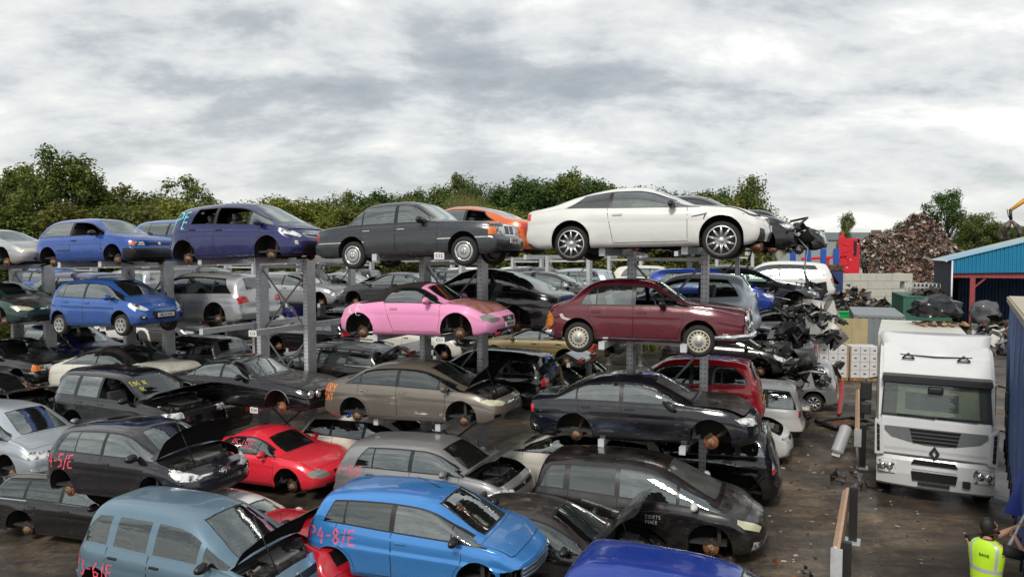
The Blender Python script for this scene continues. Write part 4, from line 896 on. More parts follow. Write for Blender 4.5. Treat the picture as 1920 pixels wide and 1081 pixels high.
SP['rclass']=dict(L=4.92,W=1.92,wb=2.98,fo=.92,rw=.36,RA=.42,cowl=1.45,hdr=.45,nH=2.6,nG=4,npriv=2,
 top=[(-2.46,1.08),(-2.38,1.2),(-2.2,1.42),(-2.08,1.52),(-1.9,1.56),(-1.2,1.63),(-.4,1.66),(.1,1.64),(.45,1.57),(.95,1.32),(1.45,1.08),(1.6,1.05),(2.0,.95),(2.3,.82),(2.46,.74)],
 sh=[(-2.46,1.0),(-2.1,1.03),(-1.0,1.01),(.3,.98),(1.3,.95),(1.9,.88),(2.3,.76),(2.46,.68)],nose=NOSE,tail=TAIL,
 dlo=(-2.02,-1.62),rcurve=-.04,pillars=[(-1.26,.03),-.25],doors=[(-1.26,-.25),(-.245,1.0)],rwin=(-2.4,-2.1,54),
 cuts=[('headlight','hl','f',[(.45,.66),(.84,.68),(.86,.80),(.5,.76)]),('grille','trim','f',plate_rect(.36,.55,.74)),('tail_light','red','b',[(.52,.80),(.95,.74),(.95,.98),(.58,.96)]),('tail_light','red','s',[(-2.6,.82),(-2.12,.84),(-2.06,.92),(-2.2,.97),(-2.6,.99)])])
SP['f500']=dict(L=3.55,W=1.63,wb=2.3,fo=.70,rw=.29,RA=.34,cowl=.92,hdr=.15,nH=2.4,nG=3.4,bowf=.28,bowr=.22,
 top=[(-1.77,1.02),(-1.68,1.12),(-1.5,1.32),(-1.38,1.41),(-1.2,1.45),(-.7,1.485),(-.3,1.49),(0,1.46),(.15,1.42),(.5,1.22),(.92,.99),(1.05,.96),(1.4,.88),(1.65,.75),(1.77,.66)],
 sh=[(-1.77,.95),(-1.5,.98),(-.8,.95),(.3,.915),(.9,.90),(1.3,.84),(1.65,.69),(1.77,.60)],nose=NOSE,tail=TAIL,
 dlo=(-1.34,-1.08),rcurve=.03,pillars=[(-.52,.05)],doors=[(-.52,.76)],rwin=(-1.70,-1.42,50),npriv=1,
 cuts=[('headlight','hl','f',[(.46,.62),(.62,.60),(.72,.68),(.62,.77),(.48,.74)]),('tail_light','red','b',[(.60,.74),(.74,.74),(.76,.96),(.62,.96)]),('plate_recess','trim','b',plate_rect(.28,.70,.84))])
SP['probe']=dict(SP['tt'],L=4.55,W=1.77,wb=2.61,fo=.97,nH=2.5,tf=.1,bowf=.24,bowr=.12,flare=.0,cowl=1.05,hdr=.18,
 top=[(-2.27,.88),(-2.1,.92),(-1.7,.99),(-1.1,1.18),(-.6,1.27),(-.2,1.29),(.02,1.27),(.18,1.235),(.6,1.06),(1.05,.885),(1.2,.86),(1.7,.80),(2.1,.69),(2.27,.61)],
 sh=[(-2.27,.80),(-1.5,.86),(0,.85),(1,.81),(1.7,.74),(2.1,.63),(2.27,.56)],dlo=(-1.5,-.9),pillars=[(-.55,.04)],doors=[(-.55,.85)],dlean=.1,rwin=(-1.75,-.65,50),
 cuts=[('headlight','hly','f',[(.42,.52),(.80,.52),(.80,.62),(.46,.60)]),('lower_grille','trim','f',intake(.55,.28,.40)),('tail_light','red','b',[(.2,.66),(.85,.66),(.85,.78),(.2,.78)])])
def derive(b,**k):
    s=dict(SP[b]); s.update(k); return s
def rescale(b,L=None,W=None,H=None,**k):
    s=dict(SP[b]); fx=L/s['L'] if L else 1; H0=max(z for x,z in s['top']); fz=(H/H0) if H else 1; fw=W/s['W'] if W else 1
    z=lambda v:.25+(v-.25)*((H-.25)/(H0-.25)) if H else v
    for q in('L','wb','fo','cowl','hdr'): s[q]=s[q]*fx
    s['W']*=fw
    for q in('top','sh'): s[q]=[(x*fx,z(v)) for x,v in s[q]]
    if 'bot' in s: s['bot']=[(x*fx,v) for x,v in s['bot']]
    for q in('nose','tail'): s[q]=[(z(a),d) for a,d in s[q]]
    s['dlo']=tuple(x*fx for x in s['dlo']); s['pillars']=[((q[0]*fx,q[1]) if isinstance(q,tuple) else q*fx) for q in s['pillars']]
    s['doors']=[(a*fx,b_*fx) for a,b_ in s['doors']]
    if s.get('rwin'): s['rwin']=(s['rwin'][0]*fx,s['rwin'][1]*fx,s['rwin'][2])
    if 'roofmat' in s: s['roofmat']=(s['roofmat'][0]*fx,s['roofmat'][1]*fx,s['roofmat'][2])
    s['cuts']=[(n,m,v,[((x*fx if v=='s' else x*fw) ,z(q)) if v!='t' else (x*fx,q*fw) for x,q in p]) for n,m,v,p in s['cuts']]
    s['bands']=[(a*fx,b_*fx,z(c),z(d),m) for a,b_,c,d,m in s.get('bands',[])]
    s.update(k); return s
SP['x6']=rescale('cla',L=4.88,W=1.98,H=1.69,rw=.37,RA=.42,cuts=SP['estate']['cuts'],rwin=(-2.1,-1.1,48)); SP['x6'].pop('roofmat')
SP['suv']=rescale('crv',L=4.43,W=1.81,H=1.68,open=[])
SP['suv']['cuts']=[c for c in SP['suv']['cuts'] if c[0]!='tail_light']+[('tail_light','red','b',[(.45,.86),(.95,.84),(.95,1.02),(.5,1.02)]),('tail_light','red','s',[(-2.5,.86),(-1.98,.86),(-1.96,.98),(-2.06,1.02),(-2.5,1.02)])]
SP['sharan']=rescale('touran',L=4.85,W=1.9,H=1.72)
SP['picanto']=rescale('i10',L=3.6,W=1.6,H=1.50,pillars=[(-.9,.016),-.25])
SP['lexus']=rescale('civic',L=4.6,W=1.78,H=1.42,cowl=1.25,npriv=0)
SP['cc']=rescale('m4',L=4.43,W=1.82,H=1.43,rw=.32,RA=.37,open=[0],npriv=0)
SP['lowestate']=rescale('estate',L=4.6,H=1.38)
SP['crushed']=rescale('golf',H=1.12)
SP['gscenic']=rescale('scenic',L=4.56,W=1.845,H=1.64)
SP['aston']=rescale('estate',L=4.3,W=1.76,H=1.47,npriv=0,bands=[])
# ================================================================= placing a car
KEYMAT={'trim':M_TRIM,'hl':M_HL,'hly':M_HLY,'hld':M_HLD,'refl':M_REFL,'red':M_RED,'orange':M_ORANGE,'chrome':M_CHROME,'alloy':M_ALLOY,'seam':M_SEAM,'under':M_UNDER,'cabin':M_INT,'seat':M_SEAT,'wglass':G_CLEAR,'glass':G_CLEAR,'rear_glass':G_DARK,'roof':M_ROOFBLK,
 'lampw':simple('clear_tail_lens',(.55,.50,.50),.15,0,.25,30,0,1),'rustp':rustmat('orange_rust_patch',(.50,.17,.02),(.08,.03,.015),9,.9,0,.45,.6,1.0),'barep':rustmat('bare_filler',(.62,.58,.52),(.40,.30,.20),12,.8,0,.4,.65,.2)}
CARC={}
def spray(S,items,mat,flip=False):
    b=bmesh.new()
    for it in items:
        (txt,x,z,h,th,slant)=it[:6]; view=it[6] if len(it)>6 else 'y'
        cx=x
        for ch in txt:
            for st in STROKES.get(ch,[]):
                pts=[]
                for i in range(len(st)-1):
                    for k in range(6):
                        t=k/6; u=st[i][0]+(st[i+1][0]-st[i][0])*t; v=st[i][1]+(st[i+1][1]-st[i][1])*t; pts.append((cx+u*h*.8+slant*v*h,z+v*h))
                pts.append((cx+st[-1][0]*h*.8+slant*st[-1][1]*h,z+st[-1][1]*h))
                last=None
                for i,p in enumerate(pts):
                    hh=S.project(p,view)
                    if not hh: last=None; continue
                    q=pts[min(i+1,len(pts)-1)]; r=pts[max(i-1,0)]
                    d=Vector((q[0]-r[0],0,q[1]-r[1])) if view=='y' else Vector((0,q[0]-r[0],q[1]-r[1]))
                    if d.length<1e-6: continue
                    d.normalize(); n=hh[1]; bi=d.cross(n).normalized()*(th*(.75+.35*math.sin(i*1.7+cx*9)))
                    cur=(b.verts.new(hh[0]+bi+n*.004),b.verts.new(hh[0]-bi+n*.004))
                    if last and (cur[0].co-last[0].co).length<.3: b.faces.new((last[0],last[1],cur[1],cur[0]))
                    last=cur
                # a run of paint below some strokes
            cx+=h*(.72 if ch not in '1-/' else .5)
    return b
def plate(parent,name,txt,loc,rot,mat,size=.085):
    b=bmesh.new(); add_box(b,(0,0,0),(.014,.52,.112),0,bev=.004)
    o=obj(name,b,[mat],parent,loc,rot)
    me=text_mesh('plate_lettering',txt,size,M_INK,.001,.012)
    t=link('plate_lettering',me,o,(.0085,0,0),(R(90),0,R(90)))
    t.scale=(.92,1.05,1)
    return o
MIRC={}
def mirror_mesh(big):
    if big in MIRC: return MIRC[big]
    b=bmesh.new(); k=1.12 if big else 1
    bmesh.ops.create_uvsphere(b,u_segments=14,v_segments=10,radius=1)
    for v in b.verts:
        x,y,z=v.co; v.co=((x*.085 if x>0 else x*.045)*k,y*.125*k,z*.078*k*(1+.15*y))
    for f in b.faces:
        f.smooth=True; f.material_index=0
        if f.calc_center_median().x<-.038*k: f.material_index=1
    add_box(b,(0,.13*k,-.045),(.06,.10,.04),2,bev=.01)
    me=mesh_of('door_mirror',b,[M_TRIM,M_CHROME,M_TRIM]); MIRC[big]=me; return me
def handle_mesh(kind):
    if kind in MIRC: return MIRC[kind]
    b=bmesh.new()
    add_box(b,(0,.012,0),(.20,.02,.055),1,bev=.008)
    add_box(b,(0,-.008,.008),(.19,.022,.026),0,bev=.008)
    me=mesh_of('door_handle',b,[M_TRIM,M_TRIM]); MIRC[kind]=me; return me
def setmats(o,ms):
    me=o.data
    while len(me.materials)<len(ms): me.materials.append(None)
    for i,m in enumerate(ms):
        o.material_slots[i].link='OBJECT'; o.material_slots[i].material=m
def car(spec,name,label,pos,yaw,pm,pitch=0,roll=0,wheels=None,bonnet=0,cat='car',group=None,mirror='paint',handle='trim',glass=None,rglass=None,wglass=None,fplate=None,rplate=None,
        sprays=(),badge=None,roof=None,seat=None,missing=(),handles=True,bpm=None,mirrors=True,droop=.05,discs=True,dust=None,extras=None,panelmats=None,lod=0):
    s=SP[spec]
    if spec not in CARC: CARC[spec]=make_car(s)
    parts=CARC[spec]; S=s['_S']
    root=empty(name,pos,(R(roll),R(-pitch),R(yaw)))
    tag(root,label,cat,group)
    km=dict(KEYMAT); km['paint']=pm
    if glass: km['glass']=glass
    if rglass: km['rear_glass']=rglass
    if wglass: km['wglass']=wglass
    if roof: km['roof']=roof
    if seat: km['seat']=seat
    objs={}
    skip={'seat','steering_wheel','dashboard'} if lod else set()
    for p in parts:
        if p['key'] in missing or p['key'] in skip: continue
        o=link(p['name'],p['me'],root,p['loc'])
        m=p['mats'][0]
        mm=km[m]
        if panelmats and p['key'] in panelmats: mm=panelmats[p['key']]
        if p['key']=='bonnet':
            if bpm: mm=bpm
            if bonnet: o.rotation_euler=(0,R(-bonnet),0)
        setmats(o,[mm]); objs.setdefault(p['key'],[]).append(o)
    if bonnet>10 or 'bonnet' in missing:
        if '_bay' not in s:
            e=engine_bay(s,random.Random(sum(map(ord,spec)))); s['_bay']=e.data; e.parent=root; 
        else: link('engine_bay',s['_bay'],root)
        if bonnet>10 and not lod:
            b=bmesh.new(); hp=s['_hinge']; 
            # strut that props the bonnet
            a=R(bonnet); lx=.75; add_tube(b,[(hp[0]+.62,-.45,hp[2]-.14),(hp[0]+lx*math.cos(a),-.5,hp[2]+lx*math.sin(a)-.03)],.009,0,6); obj('bonnet_stay',b,[M_TRIM],root)
    # wheels / discs
    for xa in (S.axf,S.axr):
        for sg in (-1,1):
            y=sg*(S.W-.115); z=s['rw']
            if wheels:
                ty,ri=wheel_meshes(wheels,s['rw'])
                rt=(0,0,0) if sg<0 else (0,0,R(180))
                w=link('wheel',ty,root,(xa,y,z-droop),rt); link('rim',ri,w)
            elif discs:
                disc_mesh(); rt=(0,0,0) if sg<0 else (0,0,R(180))
                d=link('brake_disc',WH['disc'],root,(xa,sg*(S.W-.17),z-droop-.02),(0,R(random.uniform(0,72)),rt[2])); setmats(d,[random.choice((M_DISC,M_DISC2,M_DISC2,M_DISC3)),M_HUB,M_STRUT]); link('suspension_strut',WH['strut'],d)
    if lod<2 and handles:
        for o in objs.get('door',[]): pass
        bz=s.get('bo',.02)
        for i,(x0,x1) in enumerate(s['doors']):
            hx=x0+.16+(s.get('dlean',0)*.35 if i==0 else 0); hz=S.zs(hx)-.115
            for sg in (-1,1):
                h=S.project((hx,hz),'y')
                if not h: continue
                n=h[1]; yaw_=0
                # parent to the door on that side
                ds=[o for o in objs.get('door',[]) if (sum((Vector(c) for c in o.bound_box),Vector())/8).y*sg>0]
                par=min(ds,key=lambda o:abs((sum((Vector(c) for c in o.bound_box),Vector())/8).x-(x0+x1)/2)) if ds else root
                q=link('door_handle',handle_mesh(handle),par,(h[0].x,h[0].y*-sg,h[0].z),(0,0,0 if sg<0 else R(180)))
                hm={'trim':M_TRIM,'chrome':M_CHROME}.get(handle,pm); setmats(q,[hm,M_SEAM])
    if lod<2 and mirrors:
        mx=s['cowl']-.42; hz=S.zs(mx)+.06
        h=S.project((mx,S.zs(mx)-.01),'y')
        if h:
            for sg in (-1,1):
                q=link('door_mirror',mirror_mesh(0),root,(mx,(h[0].y-.11)*-sg,hz+.02)); 
                if sg>0: q.scale=(1,-1,1)
                if mirror=='broken':
                    q.rotation_euler=(R(40)*-sg,0,R(60)*-sg); q.location.z-=.06
                mmm=pm if mirror=='paint' else (M_CHROME if mirror=='chrome' else (mirror if not isinstance(mirror,str) else M_TRIM))
                setmats(q,[mmm,M_CHROME if mirror!='broken' else M_PLASTIC,M_TRIM])
    def frontpt(y,z):
        h=S.project((y,z),'x'); return h
    if fplate:
        txt,z=fplate; h=S.project((-.02,z),'x')
        if h: plate(root,'number_plate',txt,(h[0].x+.012,0,z),(0,R(-2),0),M_PLW)
    if rplate:
        txt,z=rplate; h=S.project((-.02,z),'b')
        if h: plate(root,'number_plate',txt,(h[0].x-.012,0,z),(0,R(4),R(180)),M_PLY)
    for (items,mat) in sprays:
        b=spray(S,items,mat); 
        obj('spray_writing',b,[mat],root)
    if badge:
        kind,z,sz=badge; h=S.project((-.02,z),'x')
        if h:
            b=bmesh.new(); x=h[0].x+.012
            ring=lambda cy,r,cz=0:[(x,cy+r*math.cos(2*math.pi*k/16),z+cz+r*math.sin(2*math.pi*k/16)) for k in range(17)]
            if kind=='rings':
                for k in range(4): add_tube(b,ring((k-1.5)*sz*1.35,sz),.008,0,6,False)
            elif kind=='star':
                add_tube(b,ring(0,sz),.007,0,6,False)
                for k in range(3):
                    a=math.pi/2+k*2*math.pi/3; add_tube(b,[(x,0,z),(x,sz*math.cos(a),z+sz*math.sin(a))],[.014,.004],0,4)
            elif kind=='vw':
                add_tube(b,ring(0,sz),.008,0,6,False)
                add_tube(b,[(x,-sz*.7,z+sz*.6),(x,-sz*.3,z-sz*.7),(x,0,z),(x,sz*.3,z-sz*.7),(x,sz*.7,z+sz*.6)],.007,0,4); add_tube(b,[(x,-sz*.3,z+sz*.85),(x,0,z+sz*.15),(x,sz*.3,z+sz*.85)],.007,0,4)
            elif kind=='h':
                add_tube(b,[(x,sz*1.5*math.cos(2*math.pi*k/16),z+sz*math.sin(2*math.pi*k/16)) for k in range(17)],.008,0,6,False)
                add_tube(b,[(x,-sz*.6,z-sz*.6),(x,-sz*.3,z+sz*.6)],.008,0,4); add_tube(b,[(x,sz*.3,z-sz*.6),(x,sz*.6,z+sz*.6)],.008,0,4); add_tube(b,[(x,-sz*.45,z-.1*sz),(x,sz*.45,z+.1*sz)],.007,0,4)
            elif kind=='oval':
                add_tube(b,[(x,sz*1.7*math.cos(2*math.pi*k/16),z+sz*math.sin(2*math.pi*k/16)) for k in range(17)],.008,0,6,False)
                add_tube(b,[(x,-sz*.8,z),(x,sz*.8,z)],.012,0,4)
            elif kind=='griffin':
                add_tube(b,ring(0,sz),.008,0,6,False); add_tube(b,[(x,-sz*.6,z-sz*.5),(x,0,z),(x,sz*.5,z+sz*.6)],.016,0,4); add_tube(b,[(x,-sz*.5,z+sz*.4),(x,0,z)],.012,0,4)
            elif kind=='disc':
                add_lathe(b,[(0,0),(.006,sz*.8),(0,sz)],0,16,'x',(x,0,z))
            obj('badge',b,[M_CHROME],root)
    if extras: extras(root,s,S,km)
    return root
# ================================================================= surroundings
H_CAM=5.3
CAMP=Vector((0,0,H_CAM))
U=Vector((.927,-.375,0)); V=Vector((.375,.927,0))          # along the rack rows / across them
def gz(x,y):
    s=-((x-2.7)*.927-(y-14)*.375); o=(x-2.7)*.375+(y-14)*.927
    return -.018*max(0,min(s,26))-.015*max(0,min(-o-.5,8))*sstep(-1,4,s)-.42*sstep(2,8,s)*sstep(-1.6,-4.2,o)
def P(s,o,z=0): return (2.7-.927*s+.375*o,14+.375*s+.927*o,z)
# ---- sky
w=bpy.data.worlds.new('World'); SC.world=w; w.use_nodes=True
nt=w.node_tree; nt.nodes.clear()
out=N(nt,'ShaderNodeOutputWorld'); bg=N(nt,'ShaderNodeBackground')
sky=N(nt,'ShaderNodeTexSky',sky_type='NISHITA'); sky.sun_disc=False; sky.sun_elevation=R(46); sky.sun_rotation=R(200)
bgs=N(nt,'ShaderNodeBackground'); bgs.inputs['Strength'].default_value=.10; L(nt,sky,'Color',bgs,'Color')
tc=N(nt,'ShaderNodeTexCoord'); sp=N(nt,'ShaderNodeSeparateXYZ'); L(nt,tc,'Generated',sp,'Vector')
zz=N(nt,'ShaderNodeMath',operation='MAXIMUM'); L(nt,sp,'Z',zz,0); zz.inputs[1].default_value=0.0
za=N(nt,'ShaderNodeMath',operation='ADD'); L(nt,zz,0,za,0); za.inputs[1].default_value=.30
dx=N(nt,'ShaderNodeMath',operation='DIVIDE'); L(nt,sp,'X',dx,0); L(nt,za,0,dx,1)
dy=N(nt,'ShaderNodeMath',operation='DIVIDE'); L(nt,sp,'Y',dy,0); L(nt,za,0,dy,1)
cb=N(nt,'ShaderNodeCombineXYZ'); L(nt,dx,0,cb,'X'); L(nt,dy,0,cb,'Y')
mp=N(nt,'ShaderNodeMapping'); L(nt,cb,'Vector',mp,'Vector'); mp.inputs['Location'].default_value=(3.1,1.7,0); mp.inputs['Scale'].default_value=(.80,1.15,1)
n1=N(nt,'ShaderNodeTexNoise'); n1.inputs['Scale'].default_value=2.3; n1.inputs['Detail'].default_value=12; n1.inputs['Roughness'].default_value=.60; n1.inputs['Distortion'].default_value=.15; L(nt,mp,'Vector',n1,'Vector')
n2=N(nt,'ShaderNodeTexNoise'); n2.inputs['Scale'].default_value=.85; n2.inputs['Detail'].default_value=5; n2.inputs['Roughness'].default_value=.5; L(nt,mp,'Vector',n2,'Vector')
ad=N(nt,'ShaderNodeMath',operation='MULTIPLY_ADD'); L(nt,n2,'Fac',ad,0); ad.inputs[1].default_value=.40; 
hf=N(nt,'ShaderNodeMath',operation='MULTIPLY'); L(nt,n1,'Fac',hf,0); hf.inputs[1].default_value=.82; L(nt,hf,0,ad,2)
rm=N(nt,'ShaderNodeValToRGB'); L(nt,ad,0,rm,'Fac')
cr=rm.color_ramp; cr.elements[0].position=.465; cr.elements[0].color=(.27,.295,.315,1); cr.elements[1].position=.79; cr.elements[1].color=(1.2,1.18,1.11,1)
for pos,c in ((.54,(.35,.372,.39)),(.60,(.50,.515,.52)),(.66,(.60,.605,.59)),(.72,(.76,.755,.73))):
    e=cr.elements.new(pos); e.color=c4(c)
# the bank of cloud thins and brightens toward the horizon
hz=N(nt,'ShaderNodeMapRange'); L(nt,zz,0,hz,'Value'); hz.inputs['From Min'].default_value=.0; hz.inputs['From Max'].default_value=.22; hz.inputs['To Min'].default_value=.62; hz.inputs['To Max'].default_value=0
mh=N(nt,'ShaderNodeMix',data_type='RGBA'); L(nt,hz,'Result',mh,0); L(nt,rm,'Color',mh,6); mh.inputs[7].default_value=(.54,.54,.52,1)
bgc=N(nt,'ShaderNodeBackground'); nt.links.new(mh.outputs[2],bgc.inputs['Color']); bgc.inputs['Strength'].default_value=1.0
gap=N(nt,'ShaderNodeMapRange'); L(nt,n2,'Fac',gap,'Value'); gap.inputs['From Min'].default_value=.66; gap.inputs['From Max'].default_value=.74; gap.inputs['To Min'].default_value=.94; gap.inputs['To Max'].default_value=.6
ms=N(nt,'ShaderNodeMixShader'); L(nt,gap,'Result',ms,0); L(nt,bgs,0,ms,1); L(nt,bgc,0,ms,2); L(nt,ms,0,out,'Surface')
sl=bpy.data.lights.new('sun','SUN'); sl.energy=1.6; sl.angle=R(12); sl.color=(1,.95,.87); so=bpy.data.objects.new('sun',sl); COL.objects.link(so); so.rotation_euler=(R(44),R(0),R(-22))

# ---- ground
m,nt,out=newmat('muddy_yard')
b=N(nt,'ShaderNodeBsdfPrincipled'); tc=N(nt,'ShaderNodeTexCoord')
def noise(sc,det=6,rough=.6,scale=(1,1,1),rot=0,dist=0):
    mp=N(nt,'ShaderNodeMapping'); mp.inputs['Scale'].default_value=scale; mp.inputs['Rotation'].default_value=(0,0,rot); L(nt,tc,'Object',mp,'Vector')
    n=N(nt,'ShaderNodeTexNoise'); n.inputs['Scale'].default_value=sc; n.inputs['Detail'].default_value=det; n.inputs['Roughness'].default_value=rough; n.inputs['Distortion'].default_value=dist; L(nt,mp,'Vector',n,'Vector'); return n
a=noise(.35,8,.65); bb=noise(1.1,8,.7,(.5,1.7,1),R(35),.9); c=noise(9,6,.7); d=noise(.5,5,.55,(1,1,1),1.0,.8)
r1=N(nt,'ShaderNodeValToRGB'); L(nt,a,'Fac',r1,'Fac'); r1.color_ramp.elements[0].position=.36; r1.color_ramp.elements[0].color=(.022,.019,.017,1); r1.color_ramp.elements[1].position=.66; r1.color_ramp.elements[1].color=(.19,.145,.098,1)
e=r1.color_ramp.elements.new(.5); e.color=(.072,.058,.045,1)
r2=N(nt,'ShaderNodeValToRGB'); L(nt,bb,'Fac',r2,'Fac'); r2.color_ramp.elements[0].position=.40; r2.color_ramp.elements[0].color=(.62,.62,.62,1); r2.color_ramp.elements[1].position=.66; r2.color_ramp.elements[1].color=(1.6,1.5,1.35,1)
mu=N(nt,'ShaderNodeMix',data_type='RGBA',blend_type='MULTIPLY'); mu.inputs[0].default_value=1; L(nt,r1,'Color',mu,6); L(nt,r2,'Color',mu,7)
r3=N(nt,'ShaderNodeValToRGB'); L(nt,c,'Fac',r3,'Fac'); r3.color_ramp.elements[0].position=.3; r3.color_ramp.elements[0].color=(.6,.6,.6,1); r3.color_ramp.elements[1].position=.75; r3.color_ramp.elements[1].color=(1.5,1.5,1.5,1)
mu2=N(nt,'ShaderNodeMix',data_type='RGBA',blend_type='MULTIPLY'); mu2.inputs[0].default_value=1; nt.links.new(mu.outputs[2],mu2.inputs[6]); L(nt,r3,'Color',mu2,7)
nt.links.new(mu2.outputs[2],b.inputs['Base Color'])
rr=N(nt,'ShaderNodeMapRange'); L(nt,d,'Fac',rr,'Value'); rr.inputs['From Min'].default_value=.4; rr.inputs['From Max'].default_value=.62; rr.inputs['To Min'].default_value=.32; rr.inputs['To Max'].default_value=.9; L(nt,rr,'Result',b,'Roughness')
bp=N(nt,'ShaderNodeBump'); bp.inputs['Strength'].default_value=.35; bp.inputs['Distance'].default_value=.02; L(nt,c,'Fac',bp,'Height'); L(nt,bp,'Normal',b,'Normal'); L(nt,b,0,out,'Surface')
gm=bmesh.new()
gx=[-350,-200,-110,-70,-50]+[-40+1.5*k for k in range(70)]+[70,90,130,220,400]; gy=[-60,-20,-8]+[-4+1.5*k for k in range(44)]+[68,90,130,200,320,520]
gv=[[gm.verts.new((x,y,gz(x,y))) for y in gy] for x in gx]
for i in range(len(gx)-1):
    for j in range(len(gy)-1): gm.faces.new((gv[i][j],gv[i+1][j],gv[i+1][j+1],gv[i][j+1]))
g=obj('ground',gm,[m],smooth=True); tag(g,kind='structure')
# litter pressed into the mud: uncountable flecks
lb=bmesh.new(); rnd=random.Random(3)
for i in range(900):
    y=rnd.uniform(8,34); x=rnd.uniform(.18,.62)*y+rnd.uniform(-1,1); s=rnd.uniform(.012,.05)
    if rnd.random()<.06: s*=2.4
    add_box(lb,(x,y,.008+s*.1),(s*rnd.uniform(.6,2.2),s,s*.25),rnd.choice((0,0,0,1,1,2,3)),rot=(rnd.uniform(-.2,.2),rnd.uniform(-.2,.2),rnd.uniform(0,6)))
tag(obj('litter',lb,[simple('litter_pale',(.42,.40,.36),.8),simple('litter_dark',(.03,.028,.026),.7),simple('litter_grey',(.2,.2,.19),.6),simple('litter_brown',(.16,.10,.06),.8)]),'scattered pale chips and plastic scraps trodden into the muddy yard','litter',kind='stuff')
rag=bmesh.new(); 
for i in range(7): add_tube(rag,[(rnd.uniform(-.1,.1),rnd.uniform(-.1,.1),.02),(rnd.uniform(-.15,.15),rnd.uniform(-.15,.15),.05),(rnd.uniform(-.2,.2),rnd.uniform(-.2,.2),.02)],[.02,.035,.015],0,6)
tag(obj('rag',rag,[simple('blue_rag',(.03,.28,.55),.7)],loc=(4.95,10.75,0)),'crumpled bright blue glove on the mud beside the barrier','rag')
rc=bmesh.new(); add_lathe(rc,[(-.06,.0),(-.06,.032),(.05,.033),(.06,.028),(.06,0)],0,14,'x'); 
tag(obj('drink_can',rc,[simple('can_red',(.45,.02,.025),.25,.5)],loc=(4.95,10.35,.035),rot=(0,0,.6)),'red drinks can lying on the mud by the barrier','can')
# ---- racks
M_GALV=rustmat('galvanised_steel',(.50,.51,.525),(.72,.73,.74),5,.5,.35,.3,.7,.05)
M_GALVD=rustmat('weathered_steel',(.14,.145,.15),(.28,.285,.29),4,.5,.5,.3,.7,.05)
M_HOLE=simple('hole_dark',(.012,.012,.013),.9)
def upright_mesh(h):
    b=bmesh.new(); wx,wy=.135,.34
    # C section: front web, two flanges, rear lip
    add_box(b,(0,-wy/2,h/2),(wx,.012,h),0); add_box(b,(0,wy/2,h/2),(wx,.012,h),0)
    add_box(b,(wx/2-.004,0,h/2),(.008,wy-.012,h),0); add_box(b,(-wx/2+.03,0,h/2),(.008,wy-.014,h),0)
    z=.12
    while z<h-.05:
        for x in (-.038,.038):
            for yy,sg in ((-wy/2-.007,-1),):
                vs=[b.verts.new((x+.013*math.cos(k*math.pi/3),yy,z+.016*math.sin(k*math.pi/3))) for k in range(6)]
                f=b.faces.new(vs if sg<0 else vs[::-1]); f.material_index=1
        z+=.10
    add_box(b,(0,0,.008),(.30,.5,.016),0)
    return mesh_of('upright',b,[M_GALV,M_HOLE])
def arm_mesh(ln):
    b=bmesh.new(); hgt=.135
    add_box(b,(0,0,-.006),(.10,2*ln,.012),0); add_box(b,(.045,0,-hgt/2-.006),(.009,2*ln,hgt-.012),0); add_box(b,(0,0,-hgt),(.10,2*ln,.012),0)
    add_box(b,(0,-ln-.006,-hgt/2),(.12,.012,hgt+.02),0); add_box(b,(0,ln+.006,-hgt/2),(.12,.012,hgt+.02),0)
    return mesh_of('arm',b,[M_GALV])
def rack(name,label,o,s_list,z_of,toph,tags={},half=2.02):
    root=empty(name,P(s_list[0],o)); tag(root,label,'car rack')
    org=Vector(P(s_list[0],o)); rot=R(-22)
    um=upright_mesh(toph); am=arm_mesh(half)
    for i,s in enumerate(s_list):
        l=((s_list[0]-s)*1.0,0,0)  # local x along U
        root.rotation_euler=(0,0,rot)
        q=P(s,o); link('upright',um,root,(l[0],0,gz(q[0],q[1])))
        for k in range(3):
            a=link('arm',am,root,(l[0]-.15,0,z_of(k,s)))
            t=tags.get((i,k))
            if t:
                b=bmesh.new(); add_box(b,(0,0,0),(.24,.008,.14),0,bev=.003)
                lp=obj('bay_label',b,[M_PLW],a,(.06,-half-.017,-.07))
                tm=text_mesh('bay_number',t,.10,M_INK,.001,.02); q=link('bay_number',tm,lp,(0,-.006,0),(R(90),0,0))
        if i%2==1:
            x0=(s_list[0]-s_list[i-1]); x1=l[0]
            for k in range(4):
                za=(.15 if k==0 else z_of(k-1,s)-.2); zb=(z_of(k,s)-.25 if k<3 else None)
                if zb is None or zb-za<.3: continue
                b=bmesh.new(); add_box(b,((x0+x1)/2,-.05,(za+zb)/2),(math.hypot(x1-x0,zb-za),.008,.05),0,rot=(0,math.atan2(-(zb-za),x1-x0),0)); obj('brace',b,[M_GALVD],root)
                b=bmesh.new(); add_box(b,((x0+x1)/2,.05,(za+zb)/2),(math.hypot(x1-x0,zb-za),.008,.05),0,rot=(0,math.atan2((zb-za),x1-x0),0)); obj('brace',b,[M_GALVD],root)
            for k in range(3):
                b=bmesh.new(); add_box(b,((x0+x1)/2,0,z_of(k,s)-.22),(abs(x1-x0)-.14,.07,.07),0); obj('tie_beam',b,[M_GALV],root)
    return root
SA=[-1.03,.54,4.16,5.73,9.26,10.85,14.4,16.0,19.6,21.2]
SB=[-1.03+5.15*k+d for k in range(7) for d in (0,1.58)]
ZA=lambda k,s:(1.70-.008*s,3.63-.0145*s,5.46-.021*s)[k]
rack('storage_rack','nearest galvanised steel rack of perforated uprights holding the front rows of cars',1.2,SA,ZA,5.42,{(2,2):'C12',(2,1):'C11',(4,2):'C16',(4,1):'C15',(4,0):'C14',(6,1):'C1'})
rack('storage_rack','middle galvanised steel rack with empty top arms behind the nearest rack',10.5,SB,ZA,5.40)
rack('storage_rack','farthest grey steel rack standing in front of the tree belt',19.8,SB,ZA,5.40)

